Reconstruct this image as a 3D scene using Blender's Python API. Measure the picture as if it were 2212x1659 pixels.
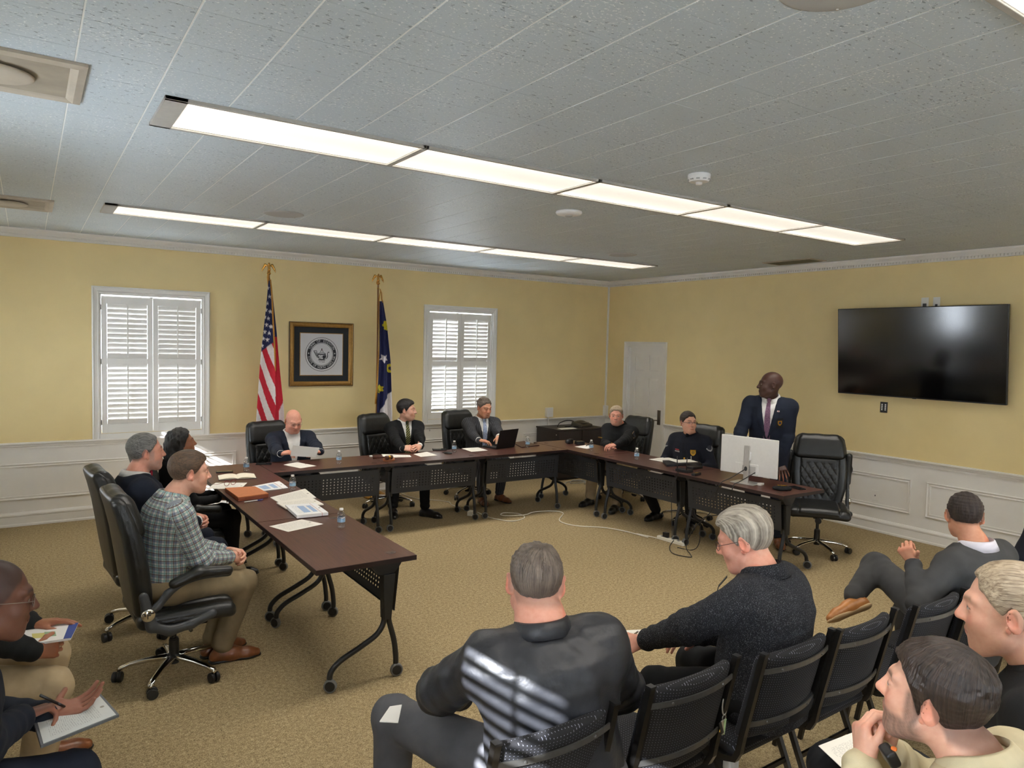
import bpy, bmesh, math, random
import numpy as np
from mathutils import Vector, Matrix, Euler

for _o in list(bpy.data.objects):
    bpy.data.objects.remove(_o)
SC = bpy.context.scene
COL = SC.collection
PI = math.pi
random.seed(7)

# ------------------------------------------------------------------ camera, world, sun, exposure
F_PX, YAW, PITCH, ROLL = 1552.93, 0.5938, -0.0554, -0.0241
CAM_H, CEIL_H = 1.993, 3.040
WALL_L, WALL_R, WALL_B, WALL_F = -1.00, 7.857, 8.885, -3.40
fw = Vector((math.sin(YAW)*math.cos(PITCH), math.cos(YAW)*math.cos(PITCH), math.sin(PITCH)))
rt = Vector((math.cos(YAW), -math.sin(YAW), 0.0))
dn = fw.cross(rt)
c_, s_ = math.cos(ROLL), math.sin(ROLL)
rt, dn = c_*rt + s_*dn, -s_*rt + c_*dn
cam_d = bpy.data.cameras.new('camera')
cam_d.sensor_fit = 'HORIZONTAL'
cam_d.sensor_width = 36.0
cam_d.lens = 36.0*F_PX/2212.0
cam_d.clip_start = 0.05
cam = bpy.data.objects.new('camera', cam_d)
COL.objects.link(cam)
cam.matrix_world = Matrix(((rt.x, -dn.x, -fw.x, 0), (rt.y, -dn.y, -fw.y, 0), (rt.z, -dn.z, -fw.z, CAM_H), (0, 0, 0, 1)))
SC.camera = cam

world = bpy.data.worlds.new('world')
SC.world = world
world.use_nodes = True
wn = world.node_tree
bg = wn.nodes['Background']
bg.inputs[0].default_value = (0.80, 0.89, 1.0, 1)
bg.inputs[1].default_value = 32.0

sun_d = bpy.data.lights.new('sun', 'SUN')
sun_d.energy = 62.0
sun_d.angle = 0.0095
sun_d.color = (0.92, 0.95, 1.0)
sun = bpy.data.objects.new('sun', sun_d)
COL.objects.link(sun)
SUN_DIR = Vector((1.0, 0.50, -0.58)).normalized()
sun.rotation_euler = SUN_DIR.to_track_quat('-Z', 'Y').to_euler()
sun.location = (-6, -3, 6)

vs = SC.view_settings
vs.view_transform = 'Standard'
vs.look = 'None'
vs.gamma = 1.0
vs.use_curve_mapping = False
vs.exposure = 0.0
LAMP_STRENGTH = 10.0

# ------------------------------------------------------------------ materials
MATS = {}
def srgb(r, g, b):
    f = lambda c: (c/255.0/12.92) if c/255.0 <= 0.04045 else ((c/255.0+0.055)/1.055)**2.4
    return (f(r), f(g), f(b))

def nodes_of(name):
    m = bpy.data.materials.new(name)
    m.use_nodes = True
    nt = m.node_tree
    return m, nt, nt.nodes['Principled BSDF']

def _in(nt, sock, val):
    if isinstance(val, bpy.types.NodeSocket):
        nt.links.new(val, sock)
    else:
        sock.default_value = val

class NT:
    """tiny node-graph helper"""
    def __init__(s, nt):
        s.nt = nt
    def node(s, kind, **kw):
        n = s.nt.nodes.new(kind)
        for k, v in kw.items():
            setattr(n, k, v)
        return n
    def coord(s, which='Object'):
        return s.node('ShaderNodeTexCoord').outputs[which]
    def mapping(s, vec, scale=(1, 1, 1), loc=(0, 0, 0), rot=(0, 0, 0)):
        n = s.node('ShaderNodeMapping')
        s.nt.links.new(vec, n.inputs[0])
        n.inputs['Scale'].default_value = scale
        n.inputs['Location'].default_value = loc
        n.inputs['Rotation'].default_value = rot
        return n.outputs[0]
    def noise(s, vec, scale, detail=2.0, rough=0.5, out=0):
        n = s.node('ShaderNodeTexNoise')
        s.nt.links.new(vec, n.inputs['Vector'])
        n.inputs['Scale'].default_value = scale
        n.inputs['Detail'].default_value = detail
        n.inputs['Roughness'].default_value = rough
        return n.outputs[out]
    def voronoi(s, vec, scale, feature='F1', out='Distance'):
        n = s.node('ShaderNodeTexVoronoi', feature=feature)
        s.nt.links.new(vec, n.inputs['Vector'])
        n.inputs['Scale'].default_value = scale
        return n.outputs[out]
    def ramp(s, fac, stops, interp='LINEAR'):
        n = s.node('ShaderNodeValToRGB')
        n.color_ramp.interpolation = interp
        els = n.color_ramp.elements
        while len(els) < len(stops):
            els.new(0.5)
        for e, (p, c) in zip(els, stops):
            e.position = p
            e.color = (c[0], c[1], c[2], 1) if len(c) == 3 else c
        _in(s.nt, n.inputs[0], fac)
        return n.outputs[0]
    def math(s, op, a, b=0.0, c=None):
        n = s.node('ShaderNodeMath', operation=op)
        _in(s.nt, n.inputs[0], a)
        _in(s.nt, n.inputs[1], b)
        if c is not None:
            _in(s.nt, n.inputs[2], c)
        return n.outputs[0]
    def mix(s, fac, a, b, blend='MIX'):
        n = s.node('ShaderNodeMix', data_type='RGBA', blend_type=blend)
        _in(s.nt, n.inputs['Factor'], fac)
        def four(v):
            return v if isinstance(v, bpy.types.NodeSocket) else (v[0], v[1], v[2], 1)
        _in(s.nt, n.inputs['A'], four(a))
        _in(s.nt, n.inputs['B'], four(b))
        return n.outputs['Result']
    def bump(s, height, strength=0.3, dist=0.01):
        n = s.node('ShaderNodeBump')
        n.inputs['Strength'].default_value = strength
        n.inputs['Distance'].default_value = dist
        s.nt.links.new(height, n.inputs['Height'])
        return n.outputs[0]
    def sep(s, vec):
        n = s.node('ShaderNodeSeparateXYZ')
        s.nt.links.new(vec, n.inputs[0])
        return n.outputs
    def attr(s, name, out='Color'):
        n = s.node('ShaderNodeAttribute', attribute_name=name)
        return n.outputs[out]

def mat(name, col=(0.5, 0.5, 0.5), rough=0.6, metal=0.0, spec=0.5, noise=0.0, nscale=40, bump=0.0, bscale=80, bdist=0.004, coat=0.0, sheen=0.0):
    """plain procedural material: a colour with slight noise variation and fine relief"""
    if name in MATS:
        return MATS[name]
    m, nt, b = nodes_of(name)
    g = NT(nt)
    b.inputs['Roughness'].default_value = rough
    b.inputs['Metallic'].default_value = metal
    b.inputs['Specular IOR Level'].default_value = spec
    b.inputs['Coat Weight'].default_value = coat
    b.inputs['Coat Roughness'].default_value = 0.15
    b.inputs['Sheen Weight'].default_value = sheen
    co = g.coord('Object')
    nz = g.noise(co, nscale, 3.0)
    lo = tuple(c*(1-noise) for c in col)
    hi = tuple(min(1, c*(1+noise)) for c in col)
    nt.links.new(g.ramp(nz, [(0.3, lo), (0.7, hi)]), b.inputs['Base Color'])
    if bump > 0:
        nt.links.new(g.bump(g.noise(co, bscale, 4.0), bump, bdist), b.inputs['Normal'])
    MATS[name] = m
    return m

# ------------------------------------------------------------------ mesh builder
class MB:
    def __init__(s):
        s.v, s.f = [], []
    def add(s, vs_, fs):
        o = len(s.v)
        s.v += [tuple(v) for v in vs_]
        s.f += [tuple(i+o for i in f) for f in fs]
        return s
    def bb(s, x0, x1, y0, y1, z0, z1):
        return s.add([(x0, y0, z0), (x1, y0, z0), (x1, y1, z0), (x0, y1, z0), (x0, y0, z1), (x1, y0, z1), (x1, y1, z1), (x0, y1, z1)],
                     [(0, 3, 2, 1), (4, 5, 6, 7), (0, 1, 5, 4), (1, 2, 6, 5), (2, 3, 7, 6), (3, 0, 4, 7)])
    def box(s, c, size, rot=None):
        sx, sy, sz = (q/2 for q in size)
        M = Euler(rot).to_matrix() if rot else Matrix.Identity(3)
        c = Vector(c)
        vs_ = [c + M @ Vector((a*sx, b*sy, d*sz)) for d in (-1, 1) for a, b in ((-1, -1), (1, -1), (1, 1), (-1, 1))]
        return s.add(vs_, [(0, 3, 2, 1), (4, 5, 6, 7), (0, 1, 5, 4), (1, 2, 6, 5), (2, 3, 7, 6), (3, 0, 4, 7)])
    def bar(s, a, b, w, h, up=(0, 0, 1)):
        """rectangular bar from a to b, width w (sideways) and height h (along up)"""
        a, b, up = Vector(a), Vector(b), Vector(up)
        d = (b-a).normalized()
        sd = d.cross(up)
        if sd.length < 1e-6:
            sd = d.cross(Vector((1, 0, 0)))
        sd.normalize()
        u = sd.cross(d).normalized()
        vs_ = []
        for p in (a, b):
            vs_ += [p - sd*w/2 - u*h/2, p + sd*w/2 - u*h/2, p + sd*w/2 + u*h/2, p - sd*w/2 + u*h/2]
        return s.add(vs_, [(0, 3, 2, 1), (4, 5, 6, 7), (0, 1, 5, 4), (1, 2, 6, 5), (2, 3, 7, 6), (3, 0, 4, 7)])
    def tube(s, path, r, n=8, closed=False, prof=None):
        """sweep a circle (or the profile prof, points in side/up) along path; r scalar or per point"""
        P = [Vector(q) for q in path]
        m = len(P)
        rs = r if isinstance(r, (list, tuple)) else [r]*m
        if prof is None:
            prof = [(math.cos(2*PI*i/n), math.sin(2*PI*i/n)) for i in range(n)]
        n = len(prof)
        vs_ = []
        up = None
        for i in range(m):
            a = P[i-1] if (i > 0 or closed) else P[0]
            b = P[(i+1) % m] if (i < m-1 or closed) else P[m-1]
            d = (b-a)
            d = d.normalized() if d.length > 1e-9 else Vector((0, 0, 1))
            if up is None:
                up = Vector((0, 0, 1)) if abs(d.z) < 0.9 else Vector((0, 1, 0))
            sd = d.cross(up)
            if sd.length < 1e-6:
                sd = d.cross(Vector((1, 0, 0)))
            sd.normalize()
            up = sd.cross(d).normalized()
            for (x, y) in prof:
                vs_.append(P[i] + sd*x*rs[i] + up*y*rs[i])
        fs = []
        for i in range(m if closed else m-1):
            j = (i+1) % m
            for k in range(n):
                l = (k+1) % n
                fs.append((i*n+k, j*n+k, j*n+l, i*n+l))
        if not closed:
            fs.append(tuple(range(n)))
            fs.append(tuple(reversed(range((m-1)*n, m*n))))
        return s.add(vs_, fs)
    def lathe(s, prof, n=20, c=(0, 0, 0), axis='Z', cap=True):
        """prof: list of (radius, height)"""
        c = Vector(c)
        vs_ = []
        for (r, h) in prof:
            for i in range(n):
                a = 2*PI*i/n
                p = Vector((r*math.cos(a), r*math.sin(a), h))
                if axis == 'X':
                    p = Vector((p.z, p.x, p.y))
                elif axis == 'Y':
                    p = Vector((p.y, p.z, p.x))
                vs_.append(c+p)
        fs = []
        for j in range(len(prof)-1):
            for i in range(n):
                k = (i+1) % n
                fs.append((j*n+i, j*n+k, (j+1)*n+k, (j+1)*n+i))
        if cap:
            fs.append(tuple(reversed(range(n))))
            fs.append(tuple(range((len(prof)-1)*n, len(prof)*n)))
        return s.add(vs_, fs)
    def prism(s, poly, h0, h1, to3=None):
        """extrude a 2D polygon; to3(u, v, h) gives the 3D point"""
        to3 = to3 or (lambda u, v, h: (u, v, h))
        n = len(poly)
        vs_ = [to3(u, v, h0) for u, v in poly]+[to3(u, v, h1) for u, v in poly]
        fs = [tuple(reversed(range(n))), tuple(range(n, 2*n))]
        fs += [(i, (i+1) % n, n+(i+1) % n, n+i) for i in range(n)]
        return s.add(vs_, fs)
    def moved(s, M):
        s.v = [tuple(M @ Vector(v)) for v in s.v]
        return s
    def mesh(s, name, smooth=False):
        me = bpy.data.meshes.new(name)
        me.from_pydata(s.v, [], s.f)
        bm = bmesh.new()
        bm.from_mesh(me)
        bmesh.ops.recalc_face_normals(bm, faces=bm.faces)
        bm.to_mesh(me)
        bm.free()
        if smooth:
            me.polygons.foreach_set('use_smooth', [True]*len(me.polygons))
        return me
    def build(s, name, m, parent=None, bevel=0.0, smooth=False, angle=None, label=None):
        me = s.mesh(name, smooth or angle is not None)
        if angle is not None:
            me.set_sharp_from_angle(angle=math.radians(angle))
        return mk(name, me, m, parent, bevel, label)

def mk(name, me, m, parent=None, bevel=0.0, label=None):
    o = bpy.data.objects.new(name, me)
    COL.objects.link(o)
    if m is not None and len(me.materials) == 0:
        me.materials.append(m)
    if parent is not None:
        o.parent = parent
        KIDS.setdefault(parent.name, []).append(o)
    if bevel > 0:
        b = o.modifiers.new('bevel', 'BEVEL')
        b.width = bevel
        b.segments = 2
        b.limit_method = 'ANGLE'
        b.angle_limit = math.radians(40)
    if label:
        o['label'] = label
    return o

def tag(o, label=None, cat=None, group=None, kind=None):
    if label:
        o['label'] = label
    if cat:
        o['category'] = cat
    if group:
        o['group'] = group
    if kind:
        o['kind'] = kind
    return o

def thing(name, label, cat, loc=(0, 0, 0), rz=0.0, group=None):
    o = bpy.data.objects.new(name, None)
    COL.objects.link(o)
    o.empty_display_size = 0.05
    o.location = loc
    o.rotation_euler = (0, 0, rz)
    return tag(o, label, cat, group)

KIDS = {}
def copy_tree(o, parent=None):
    c = o.copy()
    COL.objects.link(c)
    c.parent = parent
    if parent is not None:
        KIDS.setdefault(parent.name, []).append(c)
    for ch in list(KIDS.get(o.name, [])):
        copy_tree(ch, c)
    return c

def text_geo(txt, size=1.0, align='CENTER'):
    """flat outline geometry of a string, as (verts, faces) in the XY plane"""
    cu = bpy.data.curves.new('lettering', 'FONT')
    cu.body = txt
    cu.size = size
    cu.align_x = align
    cu.align_y = 'CENTER'
    cu.resolution_u = 3
    o = bpy.data.objects.new('lettering', cu)
    COL.objects.link(o)
    dg = bpy.context.evaluated_depsgraph_get()
    me = o.evaluated_get(dg).to_mesh()
    vs_ = [tuple(v.co) for v in me.vertices]
    fs = [tuple(p.vertices) for p in me.polygons]
    o.evaluated_get(dg).to_mesh_clear()
    bpy.data.objects.remove(o)
    bpy.data.curves.remove(cu)
    return vs_, fs

def disc(c, r, n=24, sx=1, sy=1):
    return [(c[0]+sx*r*math.cos(2*PI*i/n), c[1]+sy*r*math.sin(2*PI*i/n)) for i in range(n)]

def star(c, R, r=None, rot=PI/2, n=5):
    r = r or R*0.39
    return [(c[0]+(R if i % 2 == 0 else r)*math.cos(rot+i*PI/n), c[1]+(R if i % 2 == 0 else r)*math.sin(rot+i*PI/n)) for i in range(2*n)]
# ================================================================== ROOM
M_YELLOW = mat('yellow_wall_paint', srgb(230, 208, 152), 0.55, noise=0.03, nscale=3, bump=0.08, bscale=220, bdist=0.002)
M_WHITE = mat('white_trim_paint', srgb(232, 228, 220), 0.38, noise=0.02, nscale=6)
M_SHUTTER = mat('white_shutter_paint', srgb(236, 234, 228), 0.35, noise=0.01, nscale=6)

def carpet_mat():
    m, nt, b = nodes_of('loop_carpet')
    g = NT(nt)
    co = g.coord('Object')
    n1 = g.noise(co, 150, 4.0, 0.75)
    n2 = g.noise(co, 46, 3.0, 0.6)
    n3 = g.noise(co, 1.1, 3.0, 0.5)
    f = g.math('ADD', g.math('MULTIPLY', n1, 0.72), g.math('MULTIPLY', n2, 0.28))
    col = g.ramp(f, [(0.36, srgb(88, 75, 52)), (0.46, srgb(142, 124, 92)), (0.53, srgb(165, 146, 111)), (0.66, srgb(212, 192, 154))])
    col = g.mix(g.ramp(n3, [(0.35, (0, 0, 0)), (0.75, (0.16, 0.16, 0.16))]), col, srgb(132, 115, 85))
    nt.links.new(col, b.inputs['Base Color'])
    b.inputs['Roughness'].default_value = 0.97
    b.inputs['Specular IOR Level'].default_value = 0.1
    nt.links.new(g.bump(f, 0.5, 0.006), b.inputs['Normal'])
    return m

def tile_mat():
    m, nt, b = nodes_of('fissured_ceiling_tile')
    g = NT(nt)
    co = g.node('ShaderNodeNewGeometry').outputs['Position']
    # fissures: short wormy pits, running mostly along x
    v = g.mapping(co, (34, 60, 1))
    w = g.noise(v, 1.0, 3.0, 0.62)
    dens = g.noise(co, 2.3, 2.0)
    fis = g.ramp(g.math('ADD', w, g.math('MULTIPLY', dens, 0.16)), [(0.715, (0, 0, 0)), (0.75, (1, 1, 1))])
    base = g.mix(g.noise(co, 0.8, 2.0), srgb(188, 199, 206), srgb(198, 208, 214))
    w2 = g.noise(g.mapping(co, (70, 95, 1), (3.1, 7.7, 0)), 1.0, 2.0, 0.6)
    pale = g.ramp(g.math('ADD', w2, g.math('MULTIPLY', g.noise(co, 3.1, 2.0), 0.22)), [(0.725, (0, 0, 0)), (0.765, (1, 1, 1))])
    col = g.mix(fis, base, srgb(136, 146, 154))
    col = g.mix(pale, col, srgb(232, 236, 238))  # light flecks paint in the grazing-light highlights on raised fissure edges
    nt.links.new(col, b.inputs['Base Color'])
    b.inputs['Roughness'].default_value = 0.42
    b.inputs['Specular IOR Level'].default_value = 0.45
    nt.links.new(g.bump(g.math('SUBTRACT', g.math('MULTIPLY', g.noise(co, 70, 3.0), 0.25), fis), 0.55, 0.008), b.inputs['Normal'])
    return m
M_CARPET = carpet_mat()
M_TILE = tile_mat()
M_SEAM = mat('pale_ceiling_seam', srgb(240, 242, 240), 0.6)

def glass_mat():
    m, nt, b = nodes_of('window_glass')
    g = NT(nt)
    tr = g.node('ShaderNodeBsdfTransparent')
    gl = g.node('ShaderNodeBsdfGlossy')
    gl.inputs['Roughness'].default_value = 0.02
    mx = g.node('ShaderNodeMixShader')
    mx.inputs[0].default_value = 0.06
    nt.links.new(tr.outputs[0], mx.inputs[1])
    nt.links.new(gl.outputs[0], mx.inputs[2])
    nt.links.new(mx.outputs[0], nt.nodes['Material Output'].inputs[0])
    return m
M_GLASS = glass_mat()

fl = tag(MB().bb(WALL_L-0.2, WALL_R+0.2, WALL_F-0.2, WALL_B+0.2, -0.08, 0.0).build('floor', M_CARPET), 'brown flecked loop pile carpet across the whole room', 'floor', kind='structure')

# ---- walls with window openings
RAIL_T, RAIL_B = 0.864, 0.804
def wall_with_holes(name, axis, pos, thick, a0, a1, holes, z1, label, parent_label):
    """axis 'x': wall in the plane x = pos, running along y; 'y': plane y = pos, running along x. thick is signed, outward."""
    def emit(mb, u0, u1, z0_, z1_):
        p0, p1 = sorted((pos, pos+thick))
        if axis == 'y':
            mb.bb(u0, u1, p0, p1, z0_, z1_)
        else:
            mb.bb(p0, p1, u0, u1, z0_, z1_)
    def cut(mb, zlo, zhi):
        u = a0
        for (h0, h1, b0, b1) in sorted(holes):
            if u < h0:
                emit(mb, u, h0, zlo, zhi)
            if b0 > zlo:
                emit(mb, h0, h1, zlo, min(b0, zhi))
            if b1 < zhi:
                emit(mb, h0, h1, max(b1, zlo), zhi)
            u = h1
        emit(mb, u, a1, zlo, zhi)
    up = MB()
    cut(up, RAIL_B, z1)
    w = tag(up.build(name, M_YELLOW), label, 'wall', kind='structure')
    lo = MB()
    cut(lo, 0.0, RAIL_B)
    lo.build('wainscot', M_WHITE, w, label=parent_label)
    return w
WZ0, WZ1 = 0.93, 2.425
def hole(a):
    return (a+0.075, a+1.105, WZ0, WZ1)
wall_b = wall_with_holes('wall_back', 'y', WALL_B, 0.16, WALL_L-0.16, WALL_R+0.16, [hole(0.571), hole(4.512)], CEIL_H+0.05, 'pale yellow wall with two shuttered windows and white wainscot', 'white wainscot below the rail')
wall_r = wall_with_holes('wall_right', 'x', WALL_R, 0.16, WALL_F-0.16, WALL_B, [(7.624, 8.375, 0.0, 2.005)], CEIL_H+0.05, 'pale yellow wall carrying the television and the white door', 'white wainscot below the rail')
wall_l = wall_with_holes('wall_left', 'x', WALL_L, -0.16, WALL_F-0.16, WALL_B, [hole(-0.17), hole(3.3), hole(7.19)], CEIL_H+0.05, 'pale yellow window wall beside the audience', 'white wainscot below the rail')
wall_f = wall_with_holes('wall_front', 'y', WALL_F, -0.16, WALL_L, WALL_R, [hole(0.2), hole(3.0), hole(5.8)], CEIL_H+0.05, 'pale yellow wall behind the audience', 'white wainscot below the rail')

# ---- ceiling: backing with individually laid 12 inch tiles
ceil = tag(MB().bb(WALL_L-0.2, WALL_R+0.2, WALL_F-0.2, WALL_B+0.2, CEIL_H+0.0015, CEIL_H+0.1).build('ceiling', M_SEAM), 'grey fissured tile ceiling with two rows of lights', 'ceiling', kind='structure')
TS = 0.3048
GX0, GY0 = 0.165 - 6*TS, 1.625 - 17*TS
SEAM, SEAMY = 0.0060, 0.0016
def tile_geo(mb, x0, x1, y0, y1):
    z0, z1, e = CEIL_H, CEIL_H+0.003, 0.001
    mb.add([(x0+e, y0+e, z0), (x1-e, y0+e, z0), (x1-e, y1-e, z0), (x0+e, y1-e, z0),
            (x0, y0, z0+e), (x1, y0, z0+e), (x1, y1, z0+e), (x0, y1, z0+e),
            (x0, y0, z1), (x1, y0, z1), (x1, y1, z1), (x0, y1, z1)],
           [(0, 1, 2, 3), (0, 4, 5, 1), (1, 5, 6, 2), (2, 6, 7, 3), (3, 7, 4, 0), (4, 8, 9, 5), (5, 9, 10, 6), (6, 10, 11, 7), (7, 11, 8, 4)])
LIGHT_ROWS = [(0.56, 3.5056, 0.50), (0.575, 6.6336, 0.47), (0.56, 0.53, 0.50)]   # first x, near y, width
LPITCH = 1.22
def lit(x0, x1, y0, y1):
    for (lx, ly, lw) in LIGHT_ROWS:
        if x0 >= lx-0.01 and x1 <= lx+5*LPITCH+0.17 and y0 >= ly-0.01 and y1 <= ly+lw+0.01:
            return True
    return False
def to_px(P):
    d = Vector(P) - Vector((0, 0, CAM_H))
    z = d.dot(fw)
    if z <= 0.05:
        return None
    return 1106+F_PX*d.dot(rt)/z, 829.5+F_PX*d.dot(dn)/z, z
tiles = []
for i in range(40):
    for j in range(50):
        x0, y0 = GX0+i*TS, GY0+j*TS
        x1, y1 = x0+TS, y0+TS
        x0, x1 = max(x0, WALL_L), min(x1, WALL_R)
        y0, y1 = max(y0, WALL_F), min(y1, WALL_B)
        if x1-x0 < 0.01 or y1-y0 < 0.01 or lit(x0, x1, y0, y1):
            continue
        q = to_px(((x0+x1)/2, (y0+y1)/2, CEIL_H))
        vis = q is not None and -60 < q[0] < 2272 and -40 < q[1] < 640
        tiles.append((q[2] if vis else 99.0, x0, x1, y0, y1))
tiles.sort()
rest = MB()
tile_me = None
for k, (dz, x0, x1, y0, y1) in enumerate(tiles):
    x0, x1, y0, y1 = x0+SEAM/2, x1-SEAM/2, y0+SEAMY/2, y1-SEAMY/2
    full = abs(x1-x0-TS+SEAM) < 1e-4 and abs(y1-y0-TS+SEAMY) < 1e-4
    if k < 300 and full:
        if tile_me is None:
            mb = MB()
            tile_geo(mb, 0, TS-SEAM, 0, TS-SEAMY)
            tile_me = mb.mesh('ceiling_tile')
            tile_me.materials.append(M_TILE)
        o = mk('ceiling_tile', tile_me, None, ceil)
        o.location = (x0, y0, 0)
    else:
        tile_geo(rest, x0, x1, y0, y1)
o = rest.build('ceiling_tile_field', M_TILE, ceil)
o['kind'] = 'stuff'

# ---- crown moulding with dentils
def moulding(mb, prof, path_a, path_b, inward):
    """sweep a 2D profile (offset from wall, z) straight from a to b; inward = unit vector away from the wall"""
    a, b, w = Vector(path_a), Vector(path_b), Vector(inward)
    n = len(prof)
    vs_ = [a + w*o + Vector((0, 0, z)) for o, z in prof]+[b + w*o + Vector((0, 0, z)) for o, z in prof]
    fs = [(i, (i+1) % n, n+(i+1) % n, n+i) for i in range(n)]+[tuple(range(n)), tuple(reversed(range(n, 2*n)))]
    mb.add(vs_, fs)
CB = 2.952
CROWN = [(0, CB), (0.018, CB), (0.020, CB+0.008), (0.020, CB+0.030), (0.030, CB+0.032), (0.034, CB+0.042), (0.040, CB+0.048), (0.058, CB+0.062), (0.066, CB+0.070), (0.068, CEIL_H), (0, CEIL_H)]
RAIL = [(0, RAIL_B-0.006), (0.012, RAIL_B-0.006), (0.014, RAIL_B+0.012), (0.022, RAIL_B+0.02), (0.024, RAIL_B+0.032), (0.036, RAIL_B+0.04), (0.040, RAIL_T-0.01), (0.036, RAIL_T), (0, RAIL_T)]
BASE = [(0, 0), (0.030, 0), (0.030, 0.018), (0.022, 0.028), (0.020, 0.10), (0.026, 0.108), (0.026, 0.122), (0.012, 0.142), (0, 0.145)]
SIDES = {'back': ((WALL_L, WALL_B, 0), (WALL_R, WALL_B, 0), (0, -1, 0)), 'right': ((WALL_R, WALL_F, 0), (WALL_R, WALL_B, 0), (-1, 0, 0)),
         'left': ((WALL_L, WALL_F, 0), (WALL_L, WALL_B, 0), (1, 0, 0)), 'front': ((WALL_L, WALL_F, 0), (WALL_R, WALL_F, 0), (0, 1, 0))}
tn = 0
for sd, (a, b, w) in SIDES.items():
    va, vb, wv = Vector(a), Vector(b), Vector(w)
    along = (vb-va).normalized()
    tn += 1
    mb = MB()
    moulding(mb, CROWN, va, vb, w)
    cr = tag(mb.build('trim_%d' % tn, M_WHITE), 'white crown moulding along the top of the %s wall' % sd, 'moulding', kind='structure')
    dm = MB()
    L = (vb-va).length
    k = 0.0
    while k < L-0.03:
        c = va + along*(k+0.0105) + wv*0.026 + Vector((0, 0, CB+0.0195))
        sz = (0.021 if abs(along.x) > 0.5 else 0.012, 0.021 if abs(along.y) > 0.5 else 0.012, 0.021)
        dm.box(c, sz)
        k += 0.0325
    # strip below the dentils
    moulding(dm, [(0.018, CB), (0.032, CB), (0.032, CB+0.009), (0.018, CB+0.009)], va, vb, w)
    dmo = dm.build('dentil_course', M_WHITE, cr)
    dmo['kind'] = 'stuff'
    holes_u = [(7.553, 8.521)] if sd == 'right' else []
    tn += 1
    mb = MB()
    bm_ = MB()
    segs, u = [], 0.0
    for (h0, h1) in holes_u:
        segs.append((u, h0-va.y))
        u = h1-va.y
    segs.append((u, L))
    for (s0, s1) in segs:
        moulding(mb, RAIL, va+along*s0, va+along*s1, w)
        moulding(bm_, BASE, va+along*s0, va+along*s1, w)
    tag(mb.build('trim_%d' % tn, M_WHITE), 'white chair rail along the %s wall above the wainscot' % sd, 'chair rail', kind='structure')
    tag(bm_.build('baseboard_%s' % sd, M_WHITE), 'tall white baseboard along the %s wall' % sd, 'baseboard', kind='structure')

# ---- wainscot panel mouldings
def panel_frame(sd, u0, u1, z0=0.272, z1=0.646):
    global tn
    a, b, w = SIDES[sd]
    va, vb, wv = Vector(a), Vector(b), Vector(w)
    al = (vb-va).normalized()
    mb = MB()
    prof = [(-0.5, 0.0), (-0.5, 0.35), (-0.28, 0.42), (-0.15, 0.30), (0.05, 0.30), (0.30, 0.62), (0.5, 0.5), (0.5, 0.0)]
    W = 0.040
    pts = [(u0, z0), (u1, z0), (u1, z1), (u0, z1)]
    m = len(prof)
    vs_ = []
    for (u, z), (du, dz_) in zip(pts, ((1, 1), (-1, 1), (-1, -1), (1, -1))):
        for (t, h) in prof:
            off = W*(0.5-t)
            # t = 0.5 is the outer edge
            base = (va if al.x > 0.5 else Vector((va.x, 0, 0)))
            p = Vector((u + du*off, va.y, 0)) if al.x > 0.5 else Vector((va.x, u + du*off, 0))
            p.z = z + dz_*off
            vs_.append(p + wv*(h*0.030))
    fs = []
    for i in range(4):
        j = (i+1) % 4
        for k in range(m-1):
            fs.append((i*m+k, i*m+k+1, j*m+k+1, j*m+k))
    mb.add(vs_, fs)
    tn += 1
    return mb.build('trim_%d' % tn, M_WHITE)
for k, (u0, u1) in enumerate(((-0.85, 2.05), (2.2, 4.3), (4.45, 6.08), (6.22, 7.74))):
    tag(panel_frame('back', u0, u1), 'raised rectangular wainscot moulding, number %s from the corner on the window wall' % ('four three two one'.split()[k]), 'panel moulding', kind='structure')
for k, (u0, u1) in enumerate(((-3.2, -1.35), (-1.2, 1.25), (1.40, 3.767), (3.926, 5.9), (6.05, 7.45))):
    tag(panel_frame('right', u0, u1), ['wainscot moulding far behind the audience', 'wainscot moulding beside the audience rows', 'wainscot moulding rectangle beside the grey suited man', 'wainscot moulding rectangle around the wall outlet', 'wainscot moulding rectangle next to the white door'][k], 'panel moulding', kind='structure')

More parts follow.
